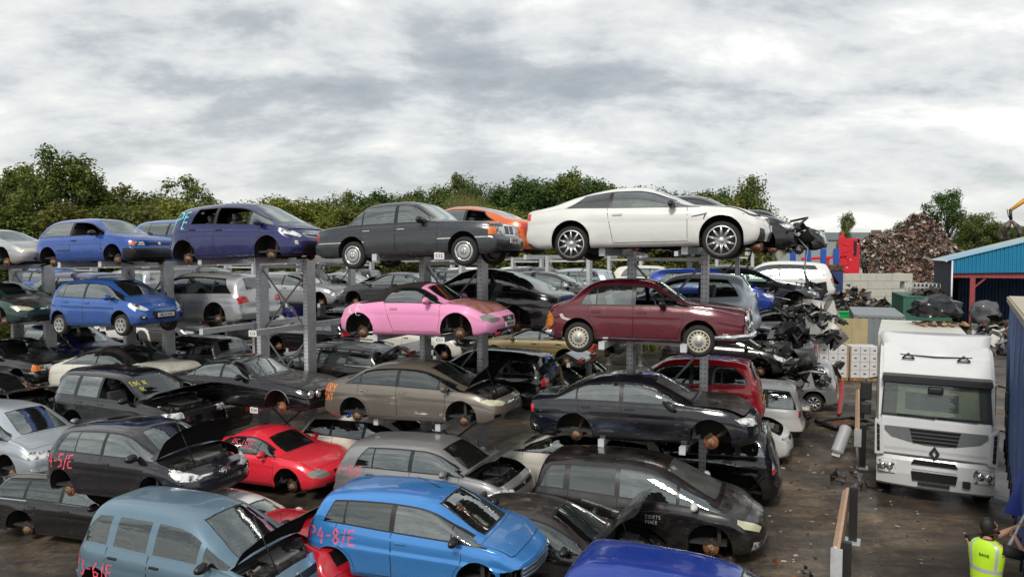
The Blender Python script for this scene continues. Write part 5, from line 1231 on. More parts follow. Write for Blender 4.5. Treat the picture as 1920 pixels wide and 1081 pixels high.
# ---- trees
LEAFM={}
def leafmat(name,a,b_,c_):
    m,nt,out=newmat(name); bs=N(nt,'ShaderNodeBsdfPrincipled'); bs.inputs['Roughness'].default_value=.65
    ge=N(nt,'ShaderNodeNewGeometry'); r=N(nt,'ShaderNodeValToRGB'); L(nt,ge,'Random Per Island',r,'Fac')
    r.color_ramp.elements[0].color=c4(a); r.color_ramp.elements[1].color=c4(c_); e=r.color_ramp.elements.new(.5); e.color=c4(b_)
    L(nt,r,'Color',bs,'Base Color')
    tr=N(nt,'ShaderNodeBsdfTranslucent'); L(nt,r,'Color',tr,'Color'); mx=N(nt,'ShaderNodeMixShader'); mx.inputs[0].default_value=.35; L(nt,bs,0,mx,1); L(nt,tr,0,mx,2); L(nt,mx,0,out,'Surface'); return m
LM=[leafmat('leaf_dark',(.02,.05,.01),(.05,.105,.016),(.11,.17,.028)),leafmat('leaf_mid',(.035,.07,.01),(.095,.145,.018),(.19,.21,.03)),leafmat('leaf_olive',(.05,.07,.012),(.125,.14,.02),(.22,.20,.032)),leafmat('leaf_yellow',(.07,.105,.012),(.17,.20,.02),(.27,.26,.035))]
M_BARK=rustmat('bark',(.045,.035,.028),(.12,.10,.08),6,.9,0,.3,.7,.6)
def tree_meshes(seed,h,wd,nleaf,leaf,trunk_h,clumps,sparse=.0,droop=0):
    rnd=random.Random(seed)
    tb=bmesh.new(); cb_=bmesh.new()
    top=Vector((rnd.uniform(-.04,.04)*h,rnd.uniform(-.04,.04)*h,h*.93))
    add_tube(tb,[(0,0,-.3),(top.x*.2,top.y*.2,h*.3),(top.x*.6,top.y*.6,h*.65),top],[h*.018,h*.014,h*.008,h*.002],0,7)
    cl=[]
    for i in range(clumps):
        t=(i+.5)/clumps; zc=trunk_h+(h-trunk_h)*(t**.85)
        # crown envelope
        env=wd*math.sin(math.pi*min(1,.18+.80*((zc-trunk_h)/(h-trunk_h)*.98)))**.75
        a=rnd.uniform(0,2*math.pi); r=env*math.sqrt(rnd.uniform(.05,1))
        c=Vector((math.cos(a)*r,math.sin(a)*r,zc+rnd.uniform(-.05,.05)*h))
        rad=rnd.uniform(.10,.2)*wd*1.6
        cl.append((c,rad))
        base=Vector((top.x*zc/h*.7,top.y*zc/h*.7,zc*rnd.uniform(.45,.75)))
        add_tube(tb,[base,base.lerp(c,.5)+Vector((0,0,.04*h)),c],[h*.006,h*.004,h*.0012],0,5,False)
    for i in range(nleaf):
        c,rad=rnd.choice(cl)
        d=Vector((rnd.gauss(0,1),rnd.gauss(0,1),rnd.gauss(0,.85))); d.normalize()
        p=c+d*rad*rnd.random()**.45*(1.25 if rnd.random()<.15 else 1)
        if p.z<.2: continue
        n=(d+Vector((rnd.uniform(-.9,.9),rnd.uniform(-.9,.9),rnd.uniform(-.2,1.1)))).normalized()
        a=n.orthogonal().normalized(); a=Matrix.Rotation(rnd.uniform(0,6.28),3,n)@a; b2=n.cross(a)
        s=leaf*rnd.uniform(.55,1.35)
        vs=[cb_.verts.new(p+a*s*u+b2*s*.62*v+n*s*wv) for u,v,wv in ((-1,0,0),(-.1,-.8,.12),(1,0,-.05),(.1,.8,.12))]
        cb_.faces.new(vs)
    return mesh_of('trunk',tb,[M_BARK],smooth=True),mesh_of('crown',cb_,[])
TM=[tree_meshes(1,10,3.0,11500,.125,1.2,66),tree_meshes(2,10,2.4,7000,.12,2.0,50),tree_meshes(3,10,3.6,12500,.13,.6,70),tree_meshes(4,10,2.8,5500,.115,1.5,46),tree_meshes(5,10,3.3,12000,.12,2.2,50)]
def tree(kind,x,y,h,wide,lm,label,group=None,rot=0,name='tree'):
    root=empty(name,(x,y,0),(0,0,rot)); tag(root,label,'tree',group); root.scale=(h/10*wide,h/10*wide,h/10)
    t,c=TM[kind]; link('trunk',t,root); q=link('crown',c,root); setmats(q,[LM[lm]])
    return root
rnd=random.Random(11)
def px(u,d): return (u-960)/1300*d
def topz(v,d): return H_CAM+(480-v)/1300*d
KL=['dense dark green tree in the belt behind the racks','mid green tree in the belt behind the racks','dull olive tree in the belt behind the racks','yellow green tree in the belt behind the racks']
prof=[(-60,300,44),(-25,330,46),(10,305,43),(45,318,46),(72,300,43),(108,268,42),(150,288,43),(182,318,44),(208,345,46),(240,336,45),(275,350,47),(312,356,45),(346,318,46),(374,338,47),(405,358,50),(436,372,58),(470,374,60),(505,384,62),(540,396,64),
 (575,378,60),(612,362,58),(645,346,56),(682,352,58),(716,346,56),(752,352,57),(786,344,56),(820,338,56),(862,316,55),(893,332,58),(930,345,58),(958,330,56),(984,322,54),(1012,340,57),(1045,325,56),(1075,310,54),(1105,322,55),(1140,334,56),(1175,342,58),(1210,338,57),(1245,344,58),(1280,350,60),(1318,346,60),(1345,342,60)]
for i,(u,v,d) in enumerate(prof):
    lm=rnd.choice((1,2,2,3,1)) if u<430 else rnd.choice((0,0,1,1,0,1))
    kd=rnd.choice((0,1,2,3)) if u<430 else rnd.choice((0,2,0,4))
    if i in (5,12,13,14): kd=3; lm=1
    tree(kd,px(u,d),d,topz(v+24,d)*.985,rnd.uniform(.85,1.15)*(1 if u<430 else .95),lm,KL[lm],'belt trees, '+('dark','mid green','olive','yellow green')[lm],rnd.uniform(0,6))
# lower growth in front of / between the belt trees
for i in range(34):
    u=-40+i*42+rnd.uniform(-14,14); d=rnd.uniform(39,43) if u<480 else rnd.uniform(47,52)
    lm=rnd.choice((1,2,3,2)); v=rnd.uniform(392,420) if u<480 else rnd.uniform(385,425)
    tree(rnd.choice((0,2)),px(u,d),d,topz(v,d)*1.02,rnd.uniform(1.1,1.5),lm,('','leafy mid green bush at the foot of the tree belt','leafy olive bush at the foot of the tree belt','leafy yellow green bush at the foot of the tree belt')[lm],'belt bushes, '+('','mid green','olive','yellow green')[lm],rnd.uniform(0,6),'bush')
tree(4,px(1402,52),52,topz(340,52)*.97,.78,1,'round headed tree standing alone above the crashed white coupe',None,1.0)
tree(0,px(1588,85),85,topz(408,85),.55,1,'small green tree in front of the grey industrial building',None,2.0)
tree(2,px(1775,112),112,topz(368,112),1.0,0,'big round dark green tree behind the scrap heap',None,.3)
for i,(u,v) in enumerate(((1700,420),(1835,408),(1862,424),(1890,428),(1918,432),(1945,425))):
    tree(2,px(u,105),105,topz(v,105),1.2,(0,1)[i%2],('dark green hedge tree beyond the blue shed','mid green hedge tree beyond the blue shed')[i%2],'hedge trees beyond the shed, '+('dark','mid')[i%2],i*1.3)
# tall dry grass behind the black saloon
gb=bmesh.new()
for i in range(700):
    u=rnd.uniform(835,910); d=rnd.uniform(46,49); x=px(u,d); zt_=topz(rnd.uniform(345,385)+abs(u-872)*.5,d); l=rnd.uniform(-.35,.35)
    a=gb.verts.new((x-.02,d,zt_-3.0)); b2=gb.verts.new((x+.02,d,zt_-3.0)); c=gb.verts.new((x+l+.01,d+rnd.uniform(-.2,.2),zt_)); gb.faces.new((a,b2,c))
tag(obj('tall_grass',gb,[leafmat('dry_reed',(.10,.11,.03),(.17,.16,.045),(.24,.21,.07))]),'tall yellow reeds growing between the belt trees','reeds',kind='stuff')
# grass bank under the tree belt
bk=bmesh.new()
for i in range(2600):
    d=rnd.uniform(38,60); u=rnd.uniform(-80,1480); x=px(u,d); h=rnd.uniform(.3,1.1); 
    for k in range(2):
        ox=rnd.uniform(-.4,.4); l=rnd.uniform(-.3,.3)
        a=bk.verts.new((x+ox-.06,d,0)); b2=bk.verts.new((x+ox+.06,d,0)); c=bk.verts.new((x+ox+l,d,h)); bk.faces.new((a,b2,c))
tag(obj('undergrowth',bk,[LM[3]]),'rough green undergrowth below the tree belt','undergrowth',kind='stuff')
# ================================================================= the cars
YW=-22
PW=paint('white_paint',(.72,.72,.69),0,.22,.18,(.35,.32,.26)); PW2=paint('ivory_white_paint',(.66,.64,.56),0,.3,.4,(.22,.20,.15))
PSIL=paint('silver_paint',(.46,.47,.48),.55,.28,.22,(.2,.19,.17)); PSIL2=paint('grey_silver_paint',(.30,.30,.305),.5,.3,.25,(.15,.14,.12),seed=3); PPALE=paint('pale_blue_silver_paint',(.42,.47,.52),.4,.3,.2,(.25,.24,.21))
PBLK=paint('black_paint',(.005,.005,.006),0,.12,.16,(.035,.03,.026)); PBLK2=paint('blue_black_paint',(.0055,.006,.010),.0,.12,.16,(.035,.03,.03),seed=5); PDUST=paint('dusty_black_paint',(.007,.006,.006),0,.2,.36,(.055,.043,.034),seed=9)
PGRY=paint('dark_grey_paint',(.05,.053,.06),.3,.22,.25,(.12,.11,.09)); PSLATE=paint('slate_paint',(.028,.034,.042),.2,.2,.2,(.10,.095,.085))
PBLU=paint('bright_blue_paint',(.012,.075,.36),.25,.2,.16,(.1,.1,.09)); PBLU2=paint('mid_blue_paint',(.030,.115,.42),.3,.22,.14,(.12,.12,.11),seed=2); PNAVY=paint('navy_paint',(.012,.018,.115),.25,.16,.16,(.08,.075,.07)); PFI=paint('sky_blue_metallic_paint',(.05,.25,.64),.35,.2,.10,(.14,.13,.11),seed=4); PROY=paint('royal_blue_paint',(.010,.045,.32),.2,.2,.15,(.08,.07,.06),seed=7)
PTEAL=paint('teal_grey_paint',(.12,.21,.28),.35,.3,.25,(.2,.19,.16)); PGRN=paint('bottle_green_paint',(.010,.05,.042),.25,.25,.3,(.08,.07,.06))
PRED=paint('scarlet_paint',(.82,.03,.055),0,.2,.10,(.25,.06,.05)); PRED2=paint('red_paint',(.50,.010,.022),.1,.18,.14,(.14,.06,.05)); PDRED=paint('dark_red_paint',(.16,.008,.014),.1,.18,.15,(.1,.05,.05)); PMAR=paint('maroon_paint',(.115,.006,.016),.15,.2,.18,(.09,.05,.045))
PPNK=paint('pink_matt_wrap',(.80,.29,.52),0,.5,.12,(.45,.25,.25),coat=.15); PORG=paint('orange_paint',(.70,.13,.02),.2,.22,.12,(.25,.12,.06)); PBEI=paint('beige_paint',(.50,.40,.24),.3,.3,.2,(.25,.2,.14)); PGOLD=paint('gold_paint',(.26,.20,.09),.5,.3,.3,(.14,.11,.08)); PBRZ=paint('bronze_grey_paint',(.20,.175,.145),.45,.3,.22,(.12,.09,.065))
PBROWNHOOD=paint('dusty_pink_bonnet',(.62,.24,.28),0,.7,1.0,(.20,.085,.045),coat=.0)
S_SEAMP=None
def at(s,o,z): return P(s,o,z)
ROWF='cars on the nearest rack'
# ---------- extras
def lampset(root,y,z,r,S,chromering=True):
    for sg in (-1,1):
        h=S.project((-y,z),'x')
        if not h: continue
        b=bmesh.new(); x=h[0].x
        add_lathe(b,[(-.03,r*1.12),(.03,r*1.15),(.035,r)],0,20,'x',(x,sg*y,z)); add_lathe(b,[(.02,r),(.045,r*.6),(.05,0)],1,20,'x',(x,sg*y,z))
        obj('headlight',b,[M_CHROME,M_HL],root,recalc=True)
def ex_jag(root,s,S,km):
    lampset(root,.46,.60,.085,S); lampset(root,.68,.60,.085,S)
    b=bmesh.new(); add_box(b,(2.22,-.62,.33),(.14,.22,.24),0,rot=(0,0,.3),bev=.03); obj('washer_bottle',b,[M_SEATL],root)
    b=bmesh.new(); add_box(b,(2.30,0,.40),(.10,1.35,.16),0,bev=.02); obj('crash_beam',b,[M_STRUT],root)
    for sg in(-1,1):
        for xa in (S.axf,S.axr):
            b=bmesh.new(); A=arc(xa,s['rw']+.02,s['RA']+.012,10,170,16); add_tube(b,[(x,sg*(S.W+.012),z) for x,z in A],.012,0,6); obj('arch_trim',b,[M_GALVD],root)
def ex_viewt(root,s,S,km):
    lampset(root,.54,.66,.115,S); lampset(root,.30,.50,.06,S)
    for nm,x,sg in (('front_bumper',2.05,1),('rear_bumper',-2.06,-1)):
        b=bmesh.new()
        pts=[(x-sg*.62,-.83,.34),(x-sg*.30,-.82,.345),(x-sg*.04,-.62,.35),(x+sg*.04,0,.35),(x-sg*.04,.62,.35),(x-sg*.30,.82,.345),(x-sg*.62,.83,.34)]
        if sg<0: pts=pts[1:]
        add_tube(b,pts,.062,0,8); add_tube(b,[(p[0]+sg*.015,p[1]*1.01,p[2]+.03) for p in pts],.03,0,8); obj(nm,b,[M_CHROME],root)
    b=bmesh.new()
    for sg in(-1,1):
        pts=[]
        for i in range(10):
            x=.95+i*.11; q=S.alpt(min(x,2.0),24); pts.append((q[0],sg*q[1],q[2]+.006))
        add_tube(b,pts,.010,0,6)
    obj('wing_trim',b,[M_CHROME],root)
def ex_fiesta(root,s,S,km):
    rnd=random.Random(5)
    b=bmesh.new(); add_box(b,(1.62,0,.50),(.05,1.0,.42),0); 
    for k in range(9): add_box(b,(1.655,-.45+k*.11,.50),(.02,.05,.36),1,bev=.004)
    obj('radiator',b,[M_UNDER,M_ENGINE],root)
    b=bmesh.new(); pts=[(1.80,-.66,.50),(1.90,-.35,.50),(1.93,0,.50),(1.90,.35,.50),(1.80,.66,.50)]
    for z in (.44,.50,.56): add_tube(b,[(x,y,z) for x,y,_ in pts],.032,0,6)
    obj('crash_beam',b,[simple('bent_beam',(.16,.20,.25),.4,.6,.4,9)],root)
    b=bmesh.new()
    for i in range(34):
        add_box(b,(rnd.uniform(1.1,1.78),rnd.uniform(-.72,.72),rnd.uniform(.34,.62)),(rnd.uniform(.04,.2),rnd.uniform(.03,.14),rnd.uniform(.04,.16)),rnd.choice((0,0,1,2)),rot=(rnd.uniform(-.5,.5),rnd.uniform(-.5,.5),rnd.uniform(0,3)),bev=.008)
    for i in range(9):
        p0=Vector((rnd.uniform(1.3,1.85),rnd.uniform(-.7,.7),.62)); add_tube(b,[p0,p0+Vector((rnd.uniform(-.1,.12),rnd.uniform(-.15,.15),-.14)),p0+Vector((rnd.uniform(-.1,.1),rnd.uniform(-.2,.2),-.34))],.014,rnd.choice((0,2)),6)
    add_box(b,(1.50,-.45,.42),(.16,.12,.30),3,rot=(.1,.1,.2),bev=.02)
    obj('exposed_engine',b,[M_ENGINE,M_ENGL,M_PLASTIC,simple('pale_reservoir',(.42,.36,.24),.5)],root)
    b=bmesh.new(); add_tube(b,[(.20,.05,1.44),(-.22,.05,1.60)],[.008,.004],0,6); obj('aerial',b,[M_TRIM],root)
def ex_rails(root,s,S,km):
    for sg in(-1,1):
        b=bmesh.new(); y=S.W*.66; pts=[(x,sg*y,S.zt(x)-.02+(.0 if i in(0,6) else .035)) for i,x in enumerate([-1.85+2.0*k/6 for k in range(7)])]
        add_tube(b,pts,.018,0,6); obj('roof_rail',b,[M_GALVD],root)
def ex_bluelamp(root,s,S,km):
    b=bmesh.new(); bmesh.ops.create_uvsphere(b,u_segments=16,v_segments=8,radius=1)
    for v in b.verts: v.co=(v.co.x*.10-.9,v.co.y*.22-.35,max(0,v.co.z)*.09+S.zt(-.9)-.02)
    obj('beacon',b,[simple('blue_lens',(.012,.05,.42),.12,0,.15,8,0,1)],root,smooth=True)
    b=bmesh.new()
    for k in range(12): add_box(b,(-1.6+k*.16,0,S.zt(-1.6+k*.16)+.004),(.02,1.0,.012),0)
    obj('roof_ribs',b,[PW2],root)
def ex_shroud(root,s,S,km):
    # undertray torn loose, hanging in a point
    b=bmesh.new(); pts=[(1.2,-.62,.36),(2.25,-.50,.40),(2.3,.45,.42),(1.3,.6,.36)]
    tip=b.verts.new((1.80,-.40,-.22)); vs=[b.verts.new(p) for p in pts]; mid=[b.verts.new(((p[0]*.55+1.75*.45),p[1]*.6-.15,-.08)) for p in pts]
    for i in range(4):
        j=(i+1)%4; b.faces.new((vs[i],vs[j],mid[j],mid[i])); b.faces.new((mid[i],mid[j],tip))
    b.free(); b=bmesh.new(); rnd=random.Random(8)
    for i in range(3):
        add_tube(b,[(2.2,-.1-.2*i,.45),(2.42,-.25-.2*i,.2),(2.35,-.3-.2*i,-.25),(2.45,-.25-.2*i,-.7+i*.1)],.014,0,6)
    obj('loose_hose',b,[M_GALVD],root)
def ex_tailgate(root,s,S,km):
    b=bmesh.new(); x=s['rwin'][1]-.15 if s.get('rwin') else -1.7; z=S.zt(x)
    add_prism(b,[(x,z),(x-.55,z+.30),(x-.95,z+.10),(x-.97,z+.04),(x-.55,z+.22),(x,z-.05)],1.25,0,'xz',-.625,.015); obj('raised_tailgate',b,[km['paint']],root,recalc=True)
    b=bmesh.new(); 
    for sg in(-1,1): add_box(b,(x-.90,sg*.5,z+.12),(.12,.26,.10),0,bev=.02)
    obj('tail_light',b,[M_RED],root)
def ex_crush(seed,col,n=46,kk=1.):
    def f(root,s,S,km):
        rnd=random.Random(seed); b=bmesh.new(); x0=S.Lh-.9
        for i in range(n):
            c=(x0+rnd.uniform(-.25,.95),rnd.uniform(-.85,.85),rnd.uniform(.25,.85))
            if i%4==0: add_box(b,c,(rnd.uniform(.05,.22),rnd.uniform(.05,.2),rnd.uniform(.05,.15)),rnd.choice((1,2,3)),rot=(rnd.uniform(-1,1),rnd.uniform(-1,1),rnd.uniform(0,3)),bev=.012)
            else: bent_sheet(b,Vector(c),kk*rnd.uniform(.10,.34),rnd.choice((0,0,0,1,2)),rnd,rnd.uniform(.3,.8),.55)
        for i in range(8):
            p0=Vector((x0+rnd.uniform(-.2,.8),rnd.uniform(-.8,.8),rnd.uniform(.4,.8))); add_tube(b,[p0,p0+Vector((rnd.uniform(-.3,.5),rnd.uniform(-.3,.3),rnd.uniform(-.2,.3))),p0+Vector((rnd.uniform(-.2,.7),rnd.uniform(-.4,.4),rnd.uniform(-.5,.1)))],rnd.uniform(.01,.03),rnd.choice((1,2,3)),6)
        obj('crushed_front',b,[col,M_ENGINE,M_PLASTIC,M_ENGL],root)
    return f
def multi(*fs):
    def f(*a):
        for q in fs: q(*a)
    return f
# ---------- nearest rack, near side
Z3=lambda s:ZA(2,s); Z2=lambda s:ZA(1,s); Z1=lambda s:ZA(0,s)
def dpos(s,o,zr):
    q=P(s,o,zr)
    return (q[0],q[1],zr+gz(q[0],q[1])) if zr<.12 else q
car('m4','parked_car','white two door coupe on ten spoke alloy wheels on the top arms',dpos(-.04,-.12,5.27),YW,PW,.9,0,'alloy_big',1.2,group=None,mirror='trim',handle='paint',rglass=G_DARK,fplate=('N40 WE',.50),badge=('disc',.64,.045))
car('merc','parked_car','dark grey square cut saloon with steel hubcaps and orange indicator on the top arms',dpos(5.25,.1,5.09),YW,PSLATE,1.8,0,'hubcap',0,mirror='trim',handle='chrome',glass=G_CLEAR,rglass=G_CLEAR,fplate=('K67 TGK',.47),badge=('star',.88,.04))
car('venga','parked_car','navy blue mini MPV without wheels marked PE in teal spray on the top arms',dpos(9.86,-.2,5.04),YW,PNAVY,2,0,None,2.5,badge=('oval',.72,.035),sprays=[([('P',-1.74,1.00,.40,.020,.2),('E',-1.44,1.14,.26,.018,.15),('L',-1.46,.98,.2,.018,.1)],M_SPRAYT)],handle='trim')
car('astra','parked_car','bright blue three door hatchback with black bumpers and orange indicator on the top arms',dpos(15.15,-.1,4.95),YW,PBLU,1.6,0,None,0,mirror='trim',badge=('disc',.63,.05),wglass=G_CLEAR)
car('probe','parked_car','pale silver coupe with yellowed lamp at the left edge of the top arms',dpos(19.85,0,4.84),YW,PSIL,1.5,0,None,0,fplate=('J59 LKM',.42),mirror='trim')
car('viewt','parked_car','maroon retro saloon with rusty tail, chrome bumpers and steel wheels',dpos(0,.2,3.425),YW,PMAR,.7,0,'steel',0,mirror='trim',handle='paint',seat=M_SEATL,glass=G_CLEAR,extras=ex_viewt)
car('ttr','parked_car','pink two seat roadster with black canvas roof marked KE in white',dpos(4.95,-.05,3.38),YW,PPNK,1.6,0,None,0,roof=M_CANVAS,handle='paint',fplate=('WJ55 NLF',.405),badge=('rings',.52,.032),bpm=PBROWNHOOD,sprays=[([('K',-1.55,.66,.25,.014,.0),('E',-1.33,.64,.24,.014,0)],M_SPRAYW)],wglass=G_MID)
car('i10','parked_car','blue five door city car standing on alloy wheels on the middle arms',dpos(14.77,-.15,3.205),YW,PBLU2,1.8,0,'wheelcover',0,fplate=('MC15 XAD',.47),badge=('h',.72,.05),handle='paint')
car('lexus','parked_car','bottle green saloon without wheels at the left edge of the middle arms',dpos(20.1,0,3.12),YW,PGRN,1,0,None,0,badge=('oval',.60,.035),bpm=PDUST,roof=None,wglass=G_DARK)
car('a4','parked_car','black saloon with bare grey wheel arches and a broken silver mirror on the low arms',dpos(.02,.12,1.50),YW,PBLK2,2.2,0,None,3,handle='paint',mirror='broken',rglass=G_CLEAR,extras=multi(ex_crush(31,PBLK2)) if 0 else None,bpm=PDUST,wglass=G_DIRTY)
car('civic','parked_car','bronze grey saloon with bonnet up and orange sprayed TRY CAT on the low arms',dpos(5.02,-.1,1.50),YW,PBRZ,2.6,0,None,64,handle='chrome',mirror='paint',glass=G_DARK,rglass=G_DARK,bpm=PBLK,badge=('oval',.60,.05),sprays=[([('TRY',-2.13,.80,.17,.017,.1),('CAT',-2.17,.60,.15,.016,.0)],M_SPRAYO)],wglass=G_MID)
car('jag','parked_car','long black saloon with twin round headlamps and no front bumper on the low arms',dpos(10.15,0,1.41),YW,PBLK,.3,0,None,0,handle='paint',mirror='trim',extras=ex_jag,glass=G_CLEAR,bpm=PDUST)
car('cla','parked_car','ivory white four door coupe with black roof and smashed nose',dpos(14.7,.1,1.36),YW,PW2,2,0,'alloy',3,mirror='trim',handle='paint',glass=G_MID,wglass=G_DARK)
car('merc','parked_car','black saloon with chrome star grille at the left edge of the low arms',dpos(19.9,.2,1.30),YW,PBLK,1,0,None,0,badge=('star',.70,.10),mirror='trim',wglass=G_DARK)
# ---------- ground row under the nearest rack
car('scenic','parked_car','black people carrier with white capped mirror and yellowed headlamps',dpos(-.28,-1.0,-.05),YW,PDUST,2.5,0,None,0,mirror=PW,handle='paint',badge=None,sprays=[([('COURTS',.16,.72,.065,.004,0),('POWER',.16,.63,.06,.004,0)],M_SPRAYW)],wglass=G_DIRTY)
car('golf','parked_car','grey silver five door hatchback with bonnet up, marked P5-15/E in pink',dpos(4.15,-1.2,.10),YW,PSIL2,2.4,0,None,42,handle='trim',mirror='paint',badge=('vw',.67,.05),bpm=PGRY,panelmats=None,sprays=[([('P5-15/E',-1.98,.82,.17,.012,.05)],M_SPRAYP),([],M_SPRAYP)],glass=G_CLEAR)
car('tt','parked_car','scarlet two door coupe with curved roof marked P5-15/E on its window',dpos(8.7,-.85,.02),YW-2,PRED,2,0,None,0,handle='paint',badge=('rings',.52,.03),sprays=[([('P5-15/E',-.62,1.02,.16,.011,.05)],M_SPRAYP),([('0/E',-1.35,.60,.22,.006,.1)],M_SPRAYW)],glass=G_MID,wglass=G_MID)
car('corsa','parked_car','blue black hatchback with bonnet propped up, marked P4-5/E in pink',(-7.05,13.35,.64),YW-2,PBLK2,4,0,None,68,handle='paint',mirror='trim',badge=('griffin',.60,.06),sprays=[([('P4-5/E',-1.86,.72,.24,.017,.05)],M_SPRAYP)],glass=G_CLEAR)
car('touran','parked_car','pale silver people carrier without wheels at the left edge on the mud',P(14.75,-3.1,.12),YW-2,PPALE,2,0,None,0,handle='paint',badge=None,mirror='paint')
car('crv','parked_car','black estate four by four with yellow writing on its windscreen',dpos(12.35,-1.55,.80),YW-4,PBLK,1,0,None,30,handle='paint',mirror='trim',glass=G_CLEAR,wglass=G_DARK,sprays=[([('ENGINE',-.58,1.40,.085,.006,0,'x'),('OK',-.50,1.28,.08,.006,0,'x')],M_SPRAYY)])
car('estate','parked_car','white estate with a blue beacon lying on its ribbed roof, under the bronze saloon',dpos(6.6,.9,.0),YW,PW2,0,0,None,0,extras=ex_bluelamp,lod=1,handles=False)
car('estate','parked_car','pale grey estate seen between the silver hatchback and the black saloon legs',dpos(1.9,1.3,.0),158,PW2,0,0,None,0,lod=1,mirrors=False)
car('crv','parked_car','cream estate with ribbed roof on the mud below the long black saloon',dpos(12.2,.6,-.45),YW,PBEI,0,0,None,0,lod=1,mirrors=False,roof=PW2) if 0 else None
# ---------- front rows on the mud
car('lowestate','parked_car','black estate with roof rails and one bare brake disc at the lower left edge',(-8.8,14.7,-.66),YW+8,PBLK,0,0,None,0,handle='paint',mirror='trim',extras=ex_rails,rglass=G_DARK,glass=G_CLEAR)
car('lexus','parked_car','white saloon with dark red cabin behind the blue grey people carrier',dpos(7.05,-4.05,-.08),YW-2,PW,0,0,None,50,handle='paint',mirror='paint',seat=M_RED,bpm=PGOLD)
car('meriva','parked_car','blue grey mini MPV with bonnet up, marked P3-6/E in pink, nearest at lower left',(-4.95,10.95,-.22),YW,PTEAL,1,0,None,72,mirror='trim',handle='trim',glass=G_DARK,rglass=G_DARK,sprays=[([('P3-6/E',-1.92,.50,.25,.017,.0)],M_SPRAYP)],bpm=PBLK)
car('fiesta','parked_car','sky blue five door hatchback with crushed front and pink P4-8/E, nearest in the centre',(-1.33,11.2,.07),-18.5,PFI,1.8,0,None,1.5,mirror='trim',handle='paint',rglass=G_DARK,glass=G_CLEAR,extras=ex_fiesta,sprays=[([('P4-8/E',-1.74,.72,.23,.015,.0)],M_SPRAYP)],missing=())
car('crushed','parked_car','red hatchback wedged under the tail of the sky blue hatchback',(-4.15,12.05,-.42),152,PRED2,0,0,None,0,handle='paint',mirrors=False,lod=1)
car('cla','parked_car','black coupe with bonnet up between the grey silver hatchback and the people carrier',dpos(1.2,-2.85,-.30),YW,PBLK,1,0,None,58,handle='paint',mirror='trim',glass=G_DARK,wglass=G_DARK,roof=M_ROOFBLK)
car('corsa','parked_car','royal blue hatchback at the bottom edge, roof and windscreen showing',(2.45,8.65,-.12),YW-2,PROY,0,0,None,0,handle='paint',mirror='paint',glass=G_DARK,rglass=G_CLEAR)
car('i10','parked_car','dark red small car mostly below the bottom edge beside the royal blue hatchback',(.35,7.55,-.32),YW+4,PDRED,0,0,None,0,mirrors=False,lod=1)
# ---------- nearest rack, far side (o about 2.4)
car('a4','parked_car','black wrecked saloon with crumpled nose and loose hoses just beyond the white coupe',dpos(-.62,2.4,Z3(-.5)-.22),YW,PBLK,0,0,None,0,extras=multi(ex_shroud,ex_crush(4,PBLK,24,.6)),glass=G_DARK,mirrors=False)
car('cc','parked_car','orange coupe convertible with its tail between the grey saloon and the white coupe',dpos(5.35,2.45,Z3(5)-.2),158,PORG,0,0,None,0,handle='paint',glass=G_MID)
car('corsa','parked_car','blue hatchback whose roof shows between the bright blue and navy cars on the top arms',dpos(14.7,2.45,Z3(15)-.2),YW,PBLU2,0,0,None,0,lod=1)
car('f500','parked_car','pale grey rounded city car with its tail behind the maroon saloon',dpos(-.35,2.4,Z2(0)-.2),158,PPALE,0,0,None,0,roof=M_ROOFBLK,handle='paint',rglass=G_DARK,panelmats=None)
car('x6','parked_car','black fastback four by four with its tail between the pink roadster and maroon saloon',dpos(4.75,2.4,Z2(5)-.26),158,PBLK,0,0,None,0,handle='paint',glass=G_DARK,rglass=G_MID)
car('rclass','parked_car','silver estate people carrier with yellow rear plate beside the blue city car',dpos(14.3,2.4,Z2(14)-.26),158,PSIL,0,0,None,0,handle='paint',glass=G_DARK,rplate=('YG11 FGK',.86))
car('picanto','parked_car','red hatchback with grey spoiler glass behind the black saloon on the low arms',dpos(-.45,2.4,Z1(0)-.2),158,PRED2,0,0,None,0,handle='paint',glass=G_DARK,rplate=('AK08 TVU',.62))
car('aston','parked_car','black hatchback with tailgate raised behind the bronze grey saloon',dpos(4.75,2.4,Z1(5)-.2),158,PBLK,0,0,None,0,handle='chrome',glass=G_DARK,extras=ex_tailgate)
car('estate','parked_car','black estate with tailgate raised and roof bars behind the long black saloon',dpos(9.6,2.4,Z1(10)-.2),158,PDUST,0,0,None,0,handle='paint',extras=multi(ex_tailgate,ex_rails))
car('aston','parked_car','grey hatchback with red tail lamp beside the ivory white coupe',dpos(15.0,2.4,Z1(15)-.2),158,PGRY,0,0,None,0,handle='paint',glass=G_DARK)
car('gscenic','parked_car','black people carrier showing its clear tall tail lamps at the right end on the mud',dpos(-.35,2.05,0),158,PBLK,0,0,None,0,handle='paint',glass=G_MID,rglass=G_CLEAR)
# ---------- aisle at the right end, on the mud
car('suv','parked_car','white estate four by four with red tail lamps on the mud at the rack end',dpos(-.95,7.1,.05),158,PW,0,0,'alloy',0,handle='paint',rglass=G_DARK)
car('golf','parked_car','white hatchback front with its bonnet missing beside the white four by four',dpos(-.75,5.3,.0),YW,PW,0,0,None,0,missing=('bonnet',),lod=1)
car('sharan','parked_car','silver people carrier tail with dark red lamps on the mud further back',dpos(-1.95,12.6,.0),158,PSIL,0,0,'alloy',0,handle='paint',glass=G_DARK,rglass=G_DARK)
car('lexus','parked_car','black saloon nose with yellowed lamp beside the silver people carrier',dpos(-1.1,9.6,.0),YW,PBLK,0,0,None,0,lod=1)
